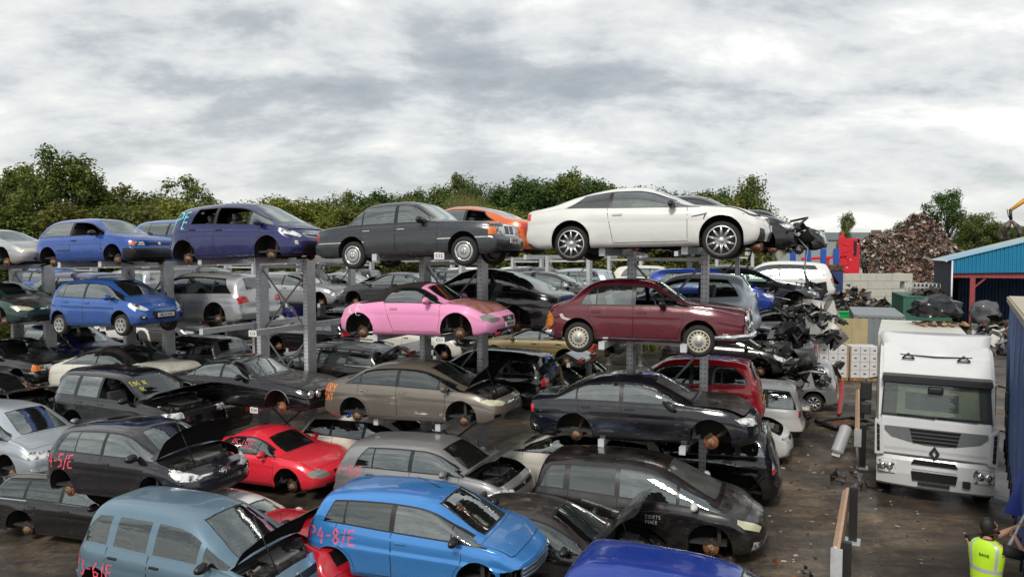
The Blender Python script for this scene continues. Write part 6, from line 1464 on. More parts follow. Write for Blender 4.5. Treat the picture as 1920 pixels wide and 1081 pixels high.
# ---------- middle rack right end
car('cla','parked_car','white coupe with crumpled nose on the top arms behind the wrecked black saloon',dpos(-.75,9.3,Z3(-.5)-.2),YW,PW2,0,0,None,0,roof=PW2,extras=ex_crush(6,PW2),lod=1)
car('suv','parked_car','black four by four nose on the middle rack top arms beside the white coupe',dpos(-1.6,11.7,Z3(-.5)-.25),YW,PBLK,0,0,None,0,lod=1,fplate=('LK09 DZE',.55))
car('golf','parked_car','blue crumpled hatchback wreck on the middle arms beside the pale grey city car',dpos(-.2,9.3,Z2(0)-.2),YW,PROY,0,0,None,0,extras=ex_crush(12,PROY),missing=('bonnet',),lod=1)
car('bmw','parked_car','grey estate with damaged nose on the middle arms at the rack end',dpos(-1.25,11.7,Z2(0)-.2),YW,PGRY,0,0,None,0,extras=ex_crush(14,M_PLASTIC),lod=1)
car('rclass','parked_car','white estate tail with black side window on the farthest rack end',dpos(-2.0,18.6,Z2(0)-.2),158,PW,0,0,None,0,glass=G_DARK,lod=1)
car('corsa','parked_car','black stripped wreck with torn nose on the low arms beside the red hatchback',dpos(-.7,9.3,Z1(0)-.2),YW,PDUST,0,0,None,0,extras=ex_crush(15,M_PLASTIC),missing=('bonnet',),lod=1)
car('m4','parked_car','silver grey coupe tail on the low arms above the silver people carrier',dpos(-1.3,11.7,Z1(0)-.2),158,PSIL,0,0,None,0,lod=1,rglass=G_DARK,extras=ex_crush(19,M_PLASTIC) if 0 else None)
car('scenic','parked_car','silver tall hatchback tail with dark window on the farthest rack low arms',dpos(-2.1,18.6,Z1(0)-.2),158,PSIL,0,0,None,0,glass=G_DARK,rglass=G_DARK,lod=1)
car('merc','parked_car','grey saloon nose on the low arms of the farthest rack end',dpos(-1.4,21,Z1(0)-.2),YW,PGRY,0,0,None,0,lod=1,badge=('star',.70,.09))
for (spec,lab,s_,o_,t_,yw_,pm_,k_) in (('golf','crumpled silver hatchback wreck at the end of the middle rack low arms',-.9,14.2,1,YW,PSIL2,31),('corsa','crumpled black hatchback wreck at the end of the middle rack top arms',-1.2,14.0,3,YW,PDUST,32),
  ('a4','crumpled dark saloon wreck at the end of the farthest rack middle arms',-2.2,21,2,YW,PGRY,33),('civic','crumpled white saloon wreck on the mud at the farthest rack end',-2.3,18.4,0,YW,PW2,34)):
    z_=(0,ZA(0,s_)-.2,ZA(1,s_)-.2,ZA(2,s_)-.2)[t_]
    car(spec,'parked_car',lab,P(s_,o_,z_),yw_,pm_,0,0,None,0,extras=ex_crush(k_,pm_),missing=('bonnet',),lod=1)
for k_,(s_,o_,z_,lab) in enumerate(((-3.0,4.6,3.5,'torn black panels and pipes hanging off the middle arms by the grey city car'),(-2.9,8.6,1.75,'torn black bumper parts piled on the low arms behind the red hatchback'),(-3.2,9.2,3.75,'torn engine parts spilling from the middle rack end'),(-3.3,12.0,1.7,'torn silver panels at the low end of the middle rack'))):
    pass
# ---------- middle rack, seen between the tiers
def mid(spec,label,s,o,t,yaw,pm,**k):
    z=(0,ZA(0,s)-.2,ZA(1,s)-.2,ZA(2,s)-.2)[t]
    k.setdefault('lod',1)
    return car(spec,'parked_car',label,dpos(s,o,z),yaw,pm,0,0,k.pop('wheels',None),k.pop('bonnet',0),**k)
mid('bmw','silver estate with black twin grille behind the empty bay of arms',16.1,9.3,2,YW,PSIL,lod=0,seat=M_RED,fplate=('WA57 KXE',.40),badge=None)
mid('a4','dark grey saloon behind the tail of the pink roadster',11.5,9.3,2,158,PGRY)
mid('m4','white coupe with tinted window behind the empty bay of arms',15.4,11.7,2,YW,PW,rglass=G_DARK,bonnet=28,bpm=PBLK)
mid('civic','black saloon with white mirror behind the black fastback',5.35,9.3,2,YW,PBLK,mirror=PW)
mid('golf','white hatchback roof behind the black canvas roof',12.2,18.6,2,YW,PW)
mid('golf','black hatchback with red raised tailgate seen below the grey saloon',10.4,11.7,2,158,PDUST)
mid('estate','slate estate roof below the orange coupe',8.4,18.6,2,YW,PSLATE)
mid('corsa','pale hatchback roof below the gap right of the grey saloon',5.3,11.7,2,158,PPALE)
mid('golf','white hatchback roof below the tail of the white coupe',3.2,18.6,2,YW,PW2)
mid('aston','black hatchback with shiny roof below the white coupe',.3,18.6,2,158,PBLK)
mid('cla','ivory white coupe with dark roof and crushed nose below the pink roadster',10.5,9.3,1,YW,PW2,extras=ex_crush(21,M_PLASTIC),mirror=PW2)
mid('a4','gold saloon with open arch below the black fastback',5.6,9.3,1,158,PGOLD)
mid('golf','white hatchback below the blue city car wheel',25.4,9.3,1,YW,PW)
mid('aston','dark grey coupe with pink sprayed TAR COT seen right of the blue city car',23.6,9.3,1,YW,PGRY,sprays=[([('TAR COT',-2.0,.70,.26,.018,.05)],M_SPRAYP)])
mid('crv','blue people carrier roof behind the bottle green saloon',30.5,9.3,2,YW,PBLU2)
mid('touran','silver people carrier behind the bottle green saloon and blue city car',26.0,9.3,2,158,PSIL)
mid('sharan','dark grey people carrier behind the silver estate people carrier',21.0,9.3,2,YW,PGRY)
mid('cla','beige saloon roof behind the navy mini MPV nose on the top arms',14.6,9.3,3,YW,PBEI,roof=PBEI)
# remaining bays: dark cars that fill the rows behind, one group each by colour
rnd=random.Random(21)
FILL=[('golf',PBLK,'black hatchback'),('a4',PDUST,'dusty black saloon'),('corsa',PGRY,'dark grey hatchback'),('estate',PBLK2,'blue black estate'),('civic',PSLATE,'slate saloon'),('golf',PSIL2,'grey silver hatchback'),('aston',PW,'white hatchback'),('touran',PNAVY,'navy people carrier'),('a4',PSIL,'silver saloon'),('corsa',PRED2,'red hatchback')]
used={(9.3,1):[10.5,5.6,25.4,23.6,-.7],(9.3,2):[16.1,11.5,5.35,-.2,30.5,26,21],(11.7,2):[15.4,10.4,5.3,-1.25],(11.7,1):[-1.3],(9.3,0):[-.9],(11.7,0):[-1.95],(18.6,2):[12.2,8.4,3.2,.3,-2],(18.6,1):[-2.1],(2.4,0):[-.35,1.9,6.6],(2.4,1):[-.45,4.75,9.6,15.0],(2.4,2):[-.35,4.75,14.3],(21,2):[],(0,0):[]}
slots=[(s,o,t) for o in (2.4,9.3,11.7,18.6,21) for t in (0,1,2) for s in [-.2+5.15*k for k in range(7)] if not (o==2.4 and s>21) and not (o>15 and t==0) and not(o==2.4 and t==2 and 9<s<11)]
for (s,o,t) in slots:
    if any(abs(s-q)<4.6 for q in used.get((o,t),[])): continue
    spec,pm,nm=rnd.choices(FILL,weights=[4,3,3,2,2,4,4,2,4,1])[0]
    rn={2.4:'the far side of the nearest rack',9.3:'the near side of the middle rack',11.7:'the far side of the middle rack',18.6:'the near side of the farthest rack',21:'the far side of the farthest rack'}[o]
    ln=('on the mud below','on the low arms of','on the middle arms of')[t]
    mid(spec,'%s %s %s'%(nm,ln,rn),s+rnd.uniform(-.2,.2),o,t,rnd.choice((YW,158)),pm,group='%s %s %s'%(nm,ln,rn))
# left edge ground
car('a4','parked_car','black saloon with bonnet raised behind the pale silver people carrier at the left edge',dpos(18.3,-1.4,.55),YW-4,PBLK,0,0,None,24,lod=1)
b=bmesh.new()
for x in(-1.6,1.2):
    for y in(-.7,.7): add_box(b,(x,y,.45),(.1,.1,.9),0)
    add_box(b,(x,0,.93),(.1,1.6,.08),0)
for y in(-.7,.7): add_box(b,(-.2,y,.2),(2.8,.06,.06),0)
st=obj('car_stand',b,[M_GALVD],loc=dpos(12.35,-1.55,0),rot=(0,0,R(YW-4))); tag(st,'steel stand carrying the black four by four behind the blue black hatchback','car stand')

for (x,y,z,lab) in ((*dpos(14.75,-3.19,0)[:2],-.62,'steel stand under the pale silver people carrier at the left edge'),):
    o=link('car_stand',st.data,None,(x,y,z),(0,0,R(YW-2))); tag(o,lab,'car stand')
# ================================================================= right-hand side of the yard
YT=-119                                   # lorry heading (towards the camera)
M_WHT=simple('lorry_white',(.66,.67,.67),.35,0,.10,3,0,.5); M_WHT2=simple('lorry_roof_white',(.58,.57,.52),.5,0,.25,2)
M_GRILLE=simple('grille_grey',(.20,.21,.22),.45,.3,.2,12); M_DRKGLS=glassmat('lorry_glass',(.72,.78,.70),.8,.02,.10)
def sheet(b,pts,mat=0):
    f=b.faces.new([b.verts.new(p) for p in pts]); f.material_index=mat; return f
t=empty('lorry',(8.97,14.55,0),(0,0,R(YT))); tag(t,'white lorry cab facing the camera with big windscreen and roof deflector','lorry')
t.scale=(1,.94,1); W2=1.13
b=bmesh.new()
prof=[(-.02,.98),(.0,1.10),(-.02,1.50),(-.06,1.84),(-.24,2.62),(-.34,2.74),(-.62,3.10),(-.95,3.30),(-2.05,3.34),(-2.05,.70),(-.9,.62),(-.4,.80)]
add_prism(b,prof,2*W2,0,'xz',-W2,.07); obj('cab',b,[M_WHT],t,recalc=True)
b=bmesh.new()
# bumper: bowed across the width
N_=14; ring=[]
for i in range(N_+1):
    y=-1.15+2.30*i/N_; bow=.12*(abs(y)/1.15)**3; ring.append([(-.0-bow,y,.98),(.05-bow,y,.90),(.07-bow,y,.62),(.03-bow,y,.36),(-.05-bow,y,.30),(-.5,y,.30),(-.5,y,.98)])
vv=[[b.verts.new(p) for p in r] for r in ring]
for i in range(N_):
    for k in range(6): b.faces.new((vv[i][k],vv[i][k+1],vv[i+1][k+1],vv[i+1][k]))
b.faces.new(vv[0]); b.faces.new(vv[-1][::-1]); obj('bumper',b,[M_WHT],t,recalc=True)
b=bmesh.new(); add_prism(b,[(-.45,.86),(.45,.86),(.40,.955),(-.40,.955)],.03,0,'yz',.055); add_prism(b,[(-.42,.52),(.42,.52),(.45,.70),(-.45,.70)],.03,0,'yz',.062); add_box(b,(.085,0,.77),(.02,.86,.02),1); 
for k in range(7): add_box(b,(.085,-.36+.12*k,.745),(.018,.03,.05),1)
add_box(b,(.085,0,.725),(.018,.86,.02),1); obj('lower_grille',b,[M_TRIM,M_WHT],t,recalc=True)
b=bmesh.new(); add_box(b,(.082,0,.455),(.02,.62,.07),0,bev=.01); obj('plate_holder',b,[M_PLASTIC],t)
b=bmesh.new(); add_box(b,(.07,.62,.55),(.04,.15,.15),0,bev=.02); obj('towing_eye_cover',b,[M_PLASTIC],t)
for sg in (-1,1):
    b=bmesh.new(); add_prism(b,[(sg*.74,.58),(sg*1.12,.62),(sg*1.14,.86),(sg*.80,.88),(sg*.74,.80)],.05,0,'yz',.0,.015)
    for yy in (.88,1.02): add_lathe(b,[(.05,.075),(.065,.07),(.055,.0)],1,16,'x',(0,sg*yy,.74))
    obj('headlight',b,[M_HL,M_REFL],t,recalc=True)
    b=bmesh.new(); add_prism(b,[(sg*1.00,.98),(sg*1.19,.96),(sg*1.20,1.78),(sg*1.04,1.66)],.06,0,'yz',-.03,.02); obj('corner_panel',b,[M_WHT],t,recalc=True)
    b=bmesh.new(); add_prism(b,[(sg*1.085,1.06),(sg*1.145,1.05),(sg*1.16,1.66),(sg*1.10,1.62)],.012,0,'yz',.03); 
    for k in range(4): add_box(b,(.044,sg*1.125,1.16+k*.13),(.008,.06,.012),1)
    obj('side_vent',b,[M_TRIM,M_GRILLE],t,recalc=True)
    b=bmesh.new(); add_tube(b,[(-.25,sg*1.18,2.62),(-.02,sg*1.40,2.60),(-.02,sg*1.42,1.72),(-.2,sg*1.2,1.70)],.02,0,6); add_box(b,(-.04,sg*1.40,2.34),(.12,.24,.42),0,bev=.04); add_box(b,(-.04,sg*1.40,1.94),(.11,.23,.26),0,bev=.04); obj('door_mirror',b,[M_PLASTIC],t)
    b=bmesh.new(); add_box(b,(-1.15,sg*1.195,2.22),(.85,.012,.66),0,bev=.004); obj('side_window',b,[G_DARK],t)
    b=bmesh.new(); add_lathe(b,[(-.16,.28),(-.16,.48),(-.12,.50),(.12,.50),(.16,.48),(.16,.28)],0,26); add_lathe(b,[(-.13,.0),(-.13,.28)],1,20); obj('wheel',b,[M_TYRE,M_STEEL],t,(-1.0,sg*1.0,.5),recalc=True)
b=bmesh.new(); add_prism(b,[(-1.0,1.54),(-.86,1.40),(-.5,1.32),(-.2,1.27),(.2,1.27),(.5,1.32),(.86,1.40),(1.0,1.54),(1.0,1.62),(-1.0,1.62)][::1],.02,0,'yz',-.015); obj('grille_panel',b,[M_GRILLE],t,recalc=True)
b=bmesh.new()
for k in range(4): add_prism(b,[(-.50+.02*k,1.60-.08*k),(.50-.02*k,1.60-.08*k),(.50-.02*k-.02,1.545-.08*k),(-.50+.02*k+.02,1.545-.08*k)],.012,0,'yz',.006)
obj('grille',b,[M_TRIM],t,recalc=True)
b=bmesh.new()
o_=[(0,.155),(.105,0),(0,-.155),(-.105,0)]; i_=[(0,.075),(.045,0),(0,-.075),(-.045,0)]
for k in range(4):
    k2=(k+1)%4; add_prism(b,[o_[k],o_[k2],i_[k2],i_[k]],.02,0,'yz',.02)
q=obj('emblem',b,[simple('dark_chrome',(.10,.10,.11),.25,.8)],t,(0,0,1.12),recalc=True)
# windscreen on its rake
def ws(y,z,off=.0): x=-.06-.18*(z-1.84)/.78; return (x+off,y,z)
b=bmesh.new(); sheet(b,[ws(-1.08,1.84,.012),ws(1.08,1.84,.012),ws(1.04,2.62,.012),ws(-1.04,2.62,.012)]); obj('windscreen_surround',b,[M_TRIM],t)
b=bmesh.new(); N2=12
for i in range(N2):
    y0=-1.04+2.08*i/N2; y1=-1.04+2.08*(i+1)/N2; sheet(b,[ws(y0,1.89,.02),ws(y1,1.89,.02),ws(y1*.97,2.56,.02),ws(y0*.97,2.56,.02)])
obj('windscreen',b,[glassmat('lorry_screen',(.01,.01,.01),.9,.03,.05)] if 0 else [M_DRKGLS],t)
b=bmesh.new()
rnd=random.Random(2)
for i in range(26):
    y0=-1.0+2.0*i/26; y1=y0+2.0/26; d0=.012+.004*math.sin(i*2.1); mt=0 if abs(y0+.05)<.55 else 1
    sheet(b,[ws(y0,1.90,.0145),ws(y1,1.90,.0145+.002*(i%2)),ws(y1*.96,2.55,.0145+.002*(i%2)),ws(y0*.96,2.55,.0145)],2 if abs(y0)>.82 else (1 if i%5 else 1))
obj('cab_curtain',b,[simple('curtain_dark',(.07,.08,.075),.9),simple('curtain_pale',(.34,.36,.29),.9,0,.5,3),simple('curtain_green',(.07,.08,.045),.9,0,.5,9)],t)
b=bmesh.new(); sheet(b,[ws(-.60,2.0,.018),ws(.45,2.0,.018),ws(.45,2.36,.018),ws(-.60,2.36,.018)]); obj('sun_blind',b,[simple('blind_grey',(.085,.095,.10),.8,0,.3,4)],t)
b=bmesh.new(); add_prism(b,[(-.25,2.58),(-.06,2.56),(-.08,2.70),(-.32,2.74)],2.14,0,'xz',-1.07,.02); obj('sun_visor',b,[M_TRIM],t,recalc=True)
b=bmesh.new(); add_box(b,(-.10,-.0,2.44),(.05,.30,.16),0,bev=.05); obj('screen_mirror',b,[M_PLASTIC],t)
for y in (-.35,.45):
    b=bmesh.new(); add_tube(b,[(-.02,y+.35,1.86),(.0,y,1.90),(-.02,y-.4,1.885)],.014,0,6); obj('wiper',b,[M_PLASTIC],t)
b=bmesh.new()
pl=[(-.66,-1.02,3.10),(-.66,1.02,3.10),(-.86,1.16,3.62),(-.86,-1.16,3.62)]
N3=12; rows=[]
for i in range(N3+1):
    v=i/N3*2-1; row=[]
    for k in range(7):
        u=k/6; row.append(b.verts.new((-.62-.55*u-.30*(abs(v)**2.2)+.10*math.sin(math.pi*u),v*(1.02+.14*u),3.10+.40*u)))
    row.append(b.verts.new((-1.75,v*1.16,3.52))); row.append(b.verts.new((-1.80,v*1.16,3.12))); rows.append(row)
for i in range(N3):
    for k in range(len(rows[0])-1): b.faces.new((rows[i][k],rows[i+1][k],rows[i+1][k+1],rows[i][k+1]))
b.faces.new(rows[0]); b.faces.new(rows[-1][::-1])
obj('roof_deflector',b,[M_WHT],t,recalc=True,smooth=True)
b=bmesh.new(); add_tube(b,[(-.92,-1.08,3.13),(-.66,-.7,3.11),(-.60,0,3.10),(-.66,.7,3.11),(-.92,1.08,3.13)],.014,0,6)
for y in (-.55,.55): add_tube(b,[(-.52,y-.12,3.05),(-.60,y,3.15),(-.52,y+.12,3.05)],.018,0,6); add_box(b,(-.52,y,3.05),(.03,.26,.02),0)
obj('deflector_hinge',b,[M_PLASTIC],t)
b=bmesh.new(); add_box(b,(-4.2,-.22,2.3),(4.2,2.02,2.24),0,bev=.05); obj('box_body',b,[M_WHT2],t)
b=bmesh.new(); add_box(b,(-3.6,0,.75),(5.4,.85,.28),0)
obj('chassis',b,[M_UNDER],t)
# junk on its roof
def junk(name,label,loc,seed,n,sz,mats,spread,cat='scrap',rotz=0,kind=None):
    rnd=random.Random(seed); b=bmesh.new()
    for i in range(n):
        r=math.sqrt(rnd.random()); a=rnd.uniform(0,6.28); x=spread[0]*r*math.cos(a); y=spread[1]*r*math.sin(a); hh=spread[2]*(1-r)**.8
        z=hh*rnd.uniform(.2,1.0)+.03
        s=sz*rnd.uniform(.35,1.3)
        k=rnd.random()
        if k<.22: add_box(b,(x,y,z),(s*.6,s*rnd.uniform(.2,.5),s*rnd.uniform(.1,.4)),rnd.randrange(len(mats)),rot=(rnd.uniform(-.9,.9),rnd.uniform(-.9,.9),rnd.uniform(0,6.28)),bev=s*.03)
        elif k<.55: bent_sheet(b,Vector((x,y,z)),s*.6,rnd.randrange(len(mats)),rnd,rnd.uniform(.35,.9),.5)
        elif k<.8:
            p=Vector((x,y,z)); d=Vector((rnd.uniform(-1,1),rnd.uniform(-1,1),rnd.uniform(-.3,.5)))*s*.9
            add_tube(b,[p-d,p+Vector((0,0,s*.2)),p+d],s*rnd.uniform(.04,.12),rnd.randrange(len(mats)),6)
        else:
            m0=rnd.randrange(len(mats)); p=Vector((x,y,z)); e1=Vector((rnd.uniform(-1,1),rnd.uniform(-1,1),rnd.uniform(-.6,.8))).normalized()*s*.7; e2=e1.orthogonal().normalized()*s*.5; e3=e1.cross(e2).normalized()*s*.25
            vs=[b.verts.new(p+e1*u+e2*v+e3*(u*v+rnd.uniform(-.5,.5))) for u,v in ((-1,-1),(0,-1.1),(1,-.9),(1,1),(0,.8),(-1,1))]
            for q in ((0,1,4,5),(1,2,3,4)): f=b.faces.new([vs[j] for j in q]); f.material_index=m0
    o=obj(name,b,mats,None,loc,(0,0,rotz)); tag(o,label,cat,None,kind); return o
def tl(x,y,z):  # lorry local -> world
    v=Matrix.Translation((8.97,14.55,0))@Matrix.Rotation(R(YT),4,'Z')@Vector((x,y,z)); return v
M_DK=simple('scrap_black',(.015,.015,.016),.4,0,.4,9); M_SG=simple('scrap_grey',(.17,.17,.17),.45,.4,.4,7); M_SW=simple('scrap_pale',(.48,.46,.43),.6,0,.3,7); M_RU=rustmat('scrap_rust',(.06,.03,.018),(.22,.10,.045),6); M_WD=rustmat('scrap_wood',(.25,.13,.045),(.45,.28,.12),3,.8,0); M_RDS=simple('scrap_red',(.38,.03,.03),.5,0,.3,8)
b=bmesh.new()
for k in range(9): add_box(b,(rnd.uniform(-.25,.25),-.5+k*.13,.05+.02*(k%3)),(1.0,.10,.035),0,rot=(0,0,rnd.uniform(-.3,.3)))
o=obj('timber_pile',b,[M_WD],None,tl(-5.0,.30,3.42),(0,0,R(YT))); tag(o,'small pile of broken planks on the white lorry box roof','timber')
b=bmesh.new(); bmesh.ops.create_icosphere(b,subdivisions=3,radius=1)
rr=random.Random(4)
for v in b.verts: k=1+.25*math.sin(v.co.x*7+v.co.y*5)*math.cos(v.co.z*6); v.co=Vector((v.co.x*.62*k,v.co.y*.50*k,max(-.25,v.co.z)*.42*k))
o=obj('sack',b,[simple('bin_liner',(.012,.012,.013),.22,0,.3,9)],None,tl(-5.0,.18,3.78),smooth=True); tag(o,'shiny black refuse sack on the planks above the white lorry','sack')
# ---- curtain sided trailer
tr=empty('trailer',(11.45,15.9,0),(0,0,math.atan2(-.83,-.555))); tag(tr,'blue curtain sided trailer with tan roof at the right edge','trailer')
M_CURT=simple('curtain_blue',(.075,.125,.29),.55,0,.45,2.5); M_TAN=simple('trailer_roof',(.42,.37,.27),.6,0,.25,1.5)
b=bmesh.new(); n=150; pv=None
for i in range(n+1):
    x=i*9.0/n; dy=.035*math.sin(x*13)+.02*math.sin(x*31+1)
    c=[b.verts.new((x,-.0+dy*(1 if 0<k<4 else .4),.95+(3.36)*k/4)) for k in range(5)]
    if pv:
        for k in range(4): b.faces.new((pv[k],c[k],c[k+1],pv[k+1]))
    pv=c
obj('side_curtain',b,[M_CURT],tr,recalc=False,smooth=True)
b=bmesh.new(); add_box(b,(4.5,1.28,4.36),(9.1,2.62,.05),0); add_box(b,(4.5,-.02,4.31),(9.1,.10,.11),1); obj('roof',b,[M_TAN,simple('roof_rail_tan',(.30,.26,.19),.5)],tr)
b=bmesh.new(); add_box(b,(-.03,1.27,2.65),(.06,2.55,3.4),0); add_box(b,(4.5,1.27,.86),(9.0,2.5,.16),1); add_box(b,(4.5,2.5,2.6),(9,.05,3.4),0); obj('frame',b,[M_GRILLE,M_UNDER],tr)
for k,x in enumerate((1.2,2.5)):
    b=bmesh.new(); add_lathe(b,[(-.16,.2),(-.16,.48),(.16,.48),(.16,.2)],0,24); add_lathe(b,[(-.12,0),(-.14,.2)],1,16); obj('wheel',b,[M_TYRE,M_STEEL],tr,(x,.35,.48),recalc=True)
for k in range(14):
    b=bmesh.new(); add_tube(b,[(.4+k*.6,-.03,1.15),(.42+k*.6,-.04,.86)],.018,0,5); obj('curtain_buckle',b,[M_PLASTIC],tr)
# ---- loose blue sheet being pulled + pole
b=bmesh.new(); rows=[]
for i in range(11):
    u=i/10; row=[]
    for k in range(9):
        v=k/8; top=Vector((8.15+.5*v,10.9-.2*v,2.55+.2*v)); bot=Vector((7.05+1.0*v,9.75+.1*v,1.62+.25*v-.35*v))
        p=top.lerp(bot,u)+Vector((.05*math.sin(v*14+u*3),.05*math.cos(v*11),-.10*math.sin(math.pi*u))); row.append(b.verts.new(p))
    rows.append(row)
for i in range(10):
    for k in range(8): b.faces.new((rows[i][k],rows[i][k+1],rows[i+1][k+1],rows[i+1][k]))
o=obj('tarpaulin',b,[simple('tarp_blue',(.015,.04,.22),.5,0,.3,4)],None,smooth=True); tag(o,'loose royal blue curtain sheet being pulled at the right edge','tarpaulin')
b=bmesh.new(); add_tube(b,[(6.60,9.10,1.35),(7.65,9.68,2.35)],.027,0,10); o=obj('pole',b,[simple('pole_grey',(.45,.45,.46),.35,.5)]); tag(o,'long grey metal pole gripped by the man in the yellow vest','pole')
# ---- people
def skin_mesh(joints,edges,radii,name,mats,sub=2):
    me=bpy.data.meshes.new(name); me.from_pydata([joints[k] for k in joints],[(list(joints).index(a),list(joints).index(b_)) for a,b_ in edges],[])
    o=bpy.data.objects.new(name,me); COL.objects.link(o)
    o.modifiers.new('skin','SKIN'); 
    for i,k in enumerate(joints):
        r=radii[k]; o.data.skin_vertices[0].data[i].radius=(r,r) if not isinstance(r,tuple) else r
    o.data.skin_vertices[0].data[0].use_root=True
    s_=o.modifiers.new('sub','SUBSURF'); s_.levels=sub; s_.render_levels=sub
    bpy.context.view_layer.update()
    m2=bpy.data.meshes.new_from_object(o.evaluated_get(bpy.context.evaluated_depsgraph_get())); bpy.data.objects.remove(o)
    for p in m2.polygons: p.use_smooth=True
    m2.materials.clear()
    for m in mats: m2.materials.append(m)
    return m2
M_SKIN=simple('skin',(.42,.22,.15),.55,0,.12,14); M_HAIR=simple('hair_black',(.012,.010,.009),.6,0,.3,40); M_VEST=simple('hi_vis_yellow',(.48,.78,.02),.6,0,.10,6); M_BAND=simple('reflective_band',(.50,.51,.52),.35,.2,.1,12); M_TEE=simple('black_tshirt',(.012,.012,.013),.8); M_TRS=simple('dark_trousers',(.03,.03,.035),.85)
def person(loc,yaw,label,rh,lh,headturn,headtilt,pole):
    """local: x forward, y left. rh / lh are hand positions"""
    root=empty('person',loc,(0,0,yaw)); tag(root,label,'person')
    J={'pel':Vector((0,0,.98)),'sp':Vector((-.02,0,1.18)),'ch':Vector((-.02,0,1.36)),'nk':Vector((0,0,1.49)),'nk2':Vector((.02,0,1.55))}
    E=[('pel','sp'),('sp','ch'),('ch','nk'),('nk','nk2')]; Rr={'pel':(.15,.12),'sp':(.15,.11),'ch':(.17,.12),'nk':.062,'nk2':.055}
    for sd,sg,hand in (('r',-1,rh),('l',1,lh)):
        sh=Vector((-.01,sg*.195,1.43)); h=Vector(hand); mid=(sh+h)/2; d=(h-sh); l=min(d.length,.56); bend=math.sqrt(max(.0001,.285**2-(l/2)**2))
        ax=Vector((-.25,-.65,-.75)) if sg<0 else Vector((.1,.10,-1)); ax=(ax-d.normalized()*ax.dot(d.normalized())).normalized(); el=mid+ax*bend
        wr=h-(h-el).normalized()*.05
        J.update({'sh'+sd:sh,'el'+sd:el,'fa'+sd:el.lerp(wr,.4),'wr'+sd:wr,'pa'+sd:h+(h-el).normalized()*.03}); E+=[('ch','sh'+sd),('sh'+sd,'el'+sd),('el'+sd,'fa'+sd),('fa'+sd,'wr'+sd),('wr'+sd,'pa'+sd)]
        Rr.update({'sh'+sd:.068,'el'+sd:.046,'fa'+sd:.047,'wr'+sd:.029,'pa'+sd:(.040,.026)})
        hp=Vector((0,sg*.095,.92)); kn=Vector((.05,sg*.12,.50)); an=Vector((-.03,sg*.13,.09)); to=Vector((.14,sg*.15,.04))
        J.update({'hp'+sd:hp,'kn'+sd:kn,'an'+sd:an,'to'+sd:to}); E+=[('pel','hp'+sd),('hp'+sd,'kn'+sd),('kn'+sd,'an'+sd),('an'+sd,'to'+sd)]; Rr.update({'hp'+sd:.095,'kn'+sd:.065,'an'+sd:.045,'to'+sd:.04})
    me=skin_mesh(J,E,Rr,'body',[M_SKIN])
    # head, face and fingers joined into the body
    b=bmesh.new(); b.from_mesh(me); bpy.data.meshes.remove(me)
    hb=bmesh.new(); bmesh.ops.create_uvsphere(hb,u_segments=24,v_segments=18,radius=1)
    for v in hb.verts:
        x,y,z=v.co; zz=z*.125
        wx=.098*(1 if z>-.2 else 1-.22*(-.2-z)); v.co=(x*wx+(.012 if z<-.2 and x>0 else 0),y*.078*(1 if z>-.1 else 1-.30*(-.1-z)),zz)
    add_tube(hb,[(.088,0,.03),(.108,0,-.012),(.118,0,-.030),(.096,0,-.038)],[.010,.014,.016,.008],0,8)
    for sg in (-1,1):
        add_lathe(hb,[(-.008,.014),(0,.026),(.010,.022)],0,12,'y',(-.008,sg*.078,-.01)); add_tube(hb,[(.085,sg*.032,.028),(.089,sg*.032,.028)],[.013,.010],1,8)
    add_tube(hb,[(.086,-.024,-.062),(.095,0,-.060),(.086,.024,-.062)],.007,2,6)
    HM=Matrix.Translation((.045,0,1.665))@Matrix.Rotation(headturn,4,'Z')@Matrix.Rotation(-headtilt,4,'Y')
    bmesh.ops.transform(hb,matrix=HM,verts=hb.verts); tmp=bpy.data.meshes.new('t'); hb.to_mesh(tmp); hb.free(); b.from_mesh(tmp); bpy.data.meshes.remove(tmp)
    pd=Vector(pole).normalized()
    for sd in 'rl':
        h=J['pa'+sd]; el=J['el'+sd]; fd=(h-el).normalized(); side=pd
        for k in range(4):
            o0=h+side*(.026*(k-1.5))+fd*.02; n_=fd.cross(side).normalized(); ln=(.9,1,.95,.75)[k]
            add_tube(b,[o0,o0+fd*.030*ln+n_*.010,o0+fd*.034*ln-n_*.026,o0+fd*.006-n_*.042],[.0095,.009,.0085,.007],0,6)
        o0=h-side*.038; add_tube(b,[o0,o0+fd*.030-side*.010,o0+fd*.048+side*.012],[.012,.010,.008],0,6)
    obj('body',b,[M_SKIN,M_HAIR,simple('lips',(.30,.11,.09),.5)],root,smooth=True)
    hb=bmesh.new(); bmesh.ops.create_uvsphere(hb,u_segments=22,v_segments=16,radius=1)
    dl=[]
    for v in hb.verts:
        x,y,z=v.co
        if (x>.62 and z<.45) or z<-.62 or (x>.15 and z<-.15 and abs(y)>.3): dl.append(v)
        v.co=(x*.108-.006,y*.088,z*.134+.006)
    bmesh.ops.delete(hb,geom=dl,context='VERTS'); bmesh.ops.transform(hb,matrix=HM,verts=hb.verts); obj('hair',hb,[M_HAIR],root,smooth=True)
    hb=bmesh.new(); 
    for sg in (-1,1): add_tube(hb,[(.02,sg*.074,-.03),(.045,sg*.066,-.075),(.082,sg*.034,-.108),(.094,0,-.112)],[.016,.020,.020,.020],0,8)
    bmesh.ops.transform(hb,matrix=HM,verts=hb.verts); obj('beard',hb,[M_HAIR],root,smooth=True)
    # vest
    b=bmesh.new(); ZS=[(.74,.185,.135),(.86,.19,.14),(.93,.185,.137),(.985,.185,.135),(1.09,.19,.136),(1.145,.195,.138),(1.30,.215,.142),(1.40,.222,.135),(1.455,.205,.115),(1.49,.150,.095),(1.515,.085,.075)]
    rings=[]
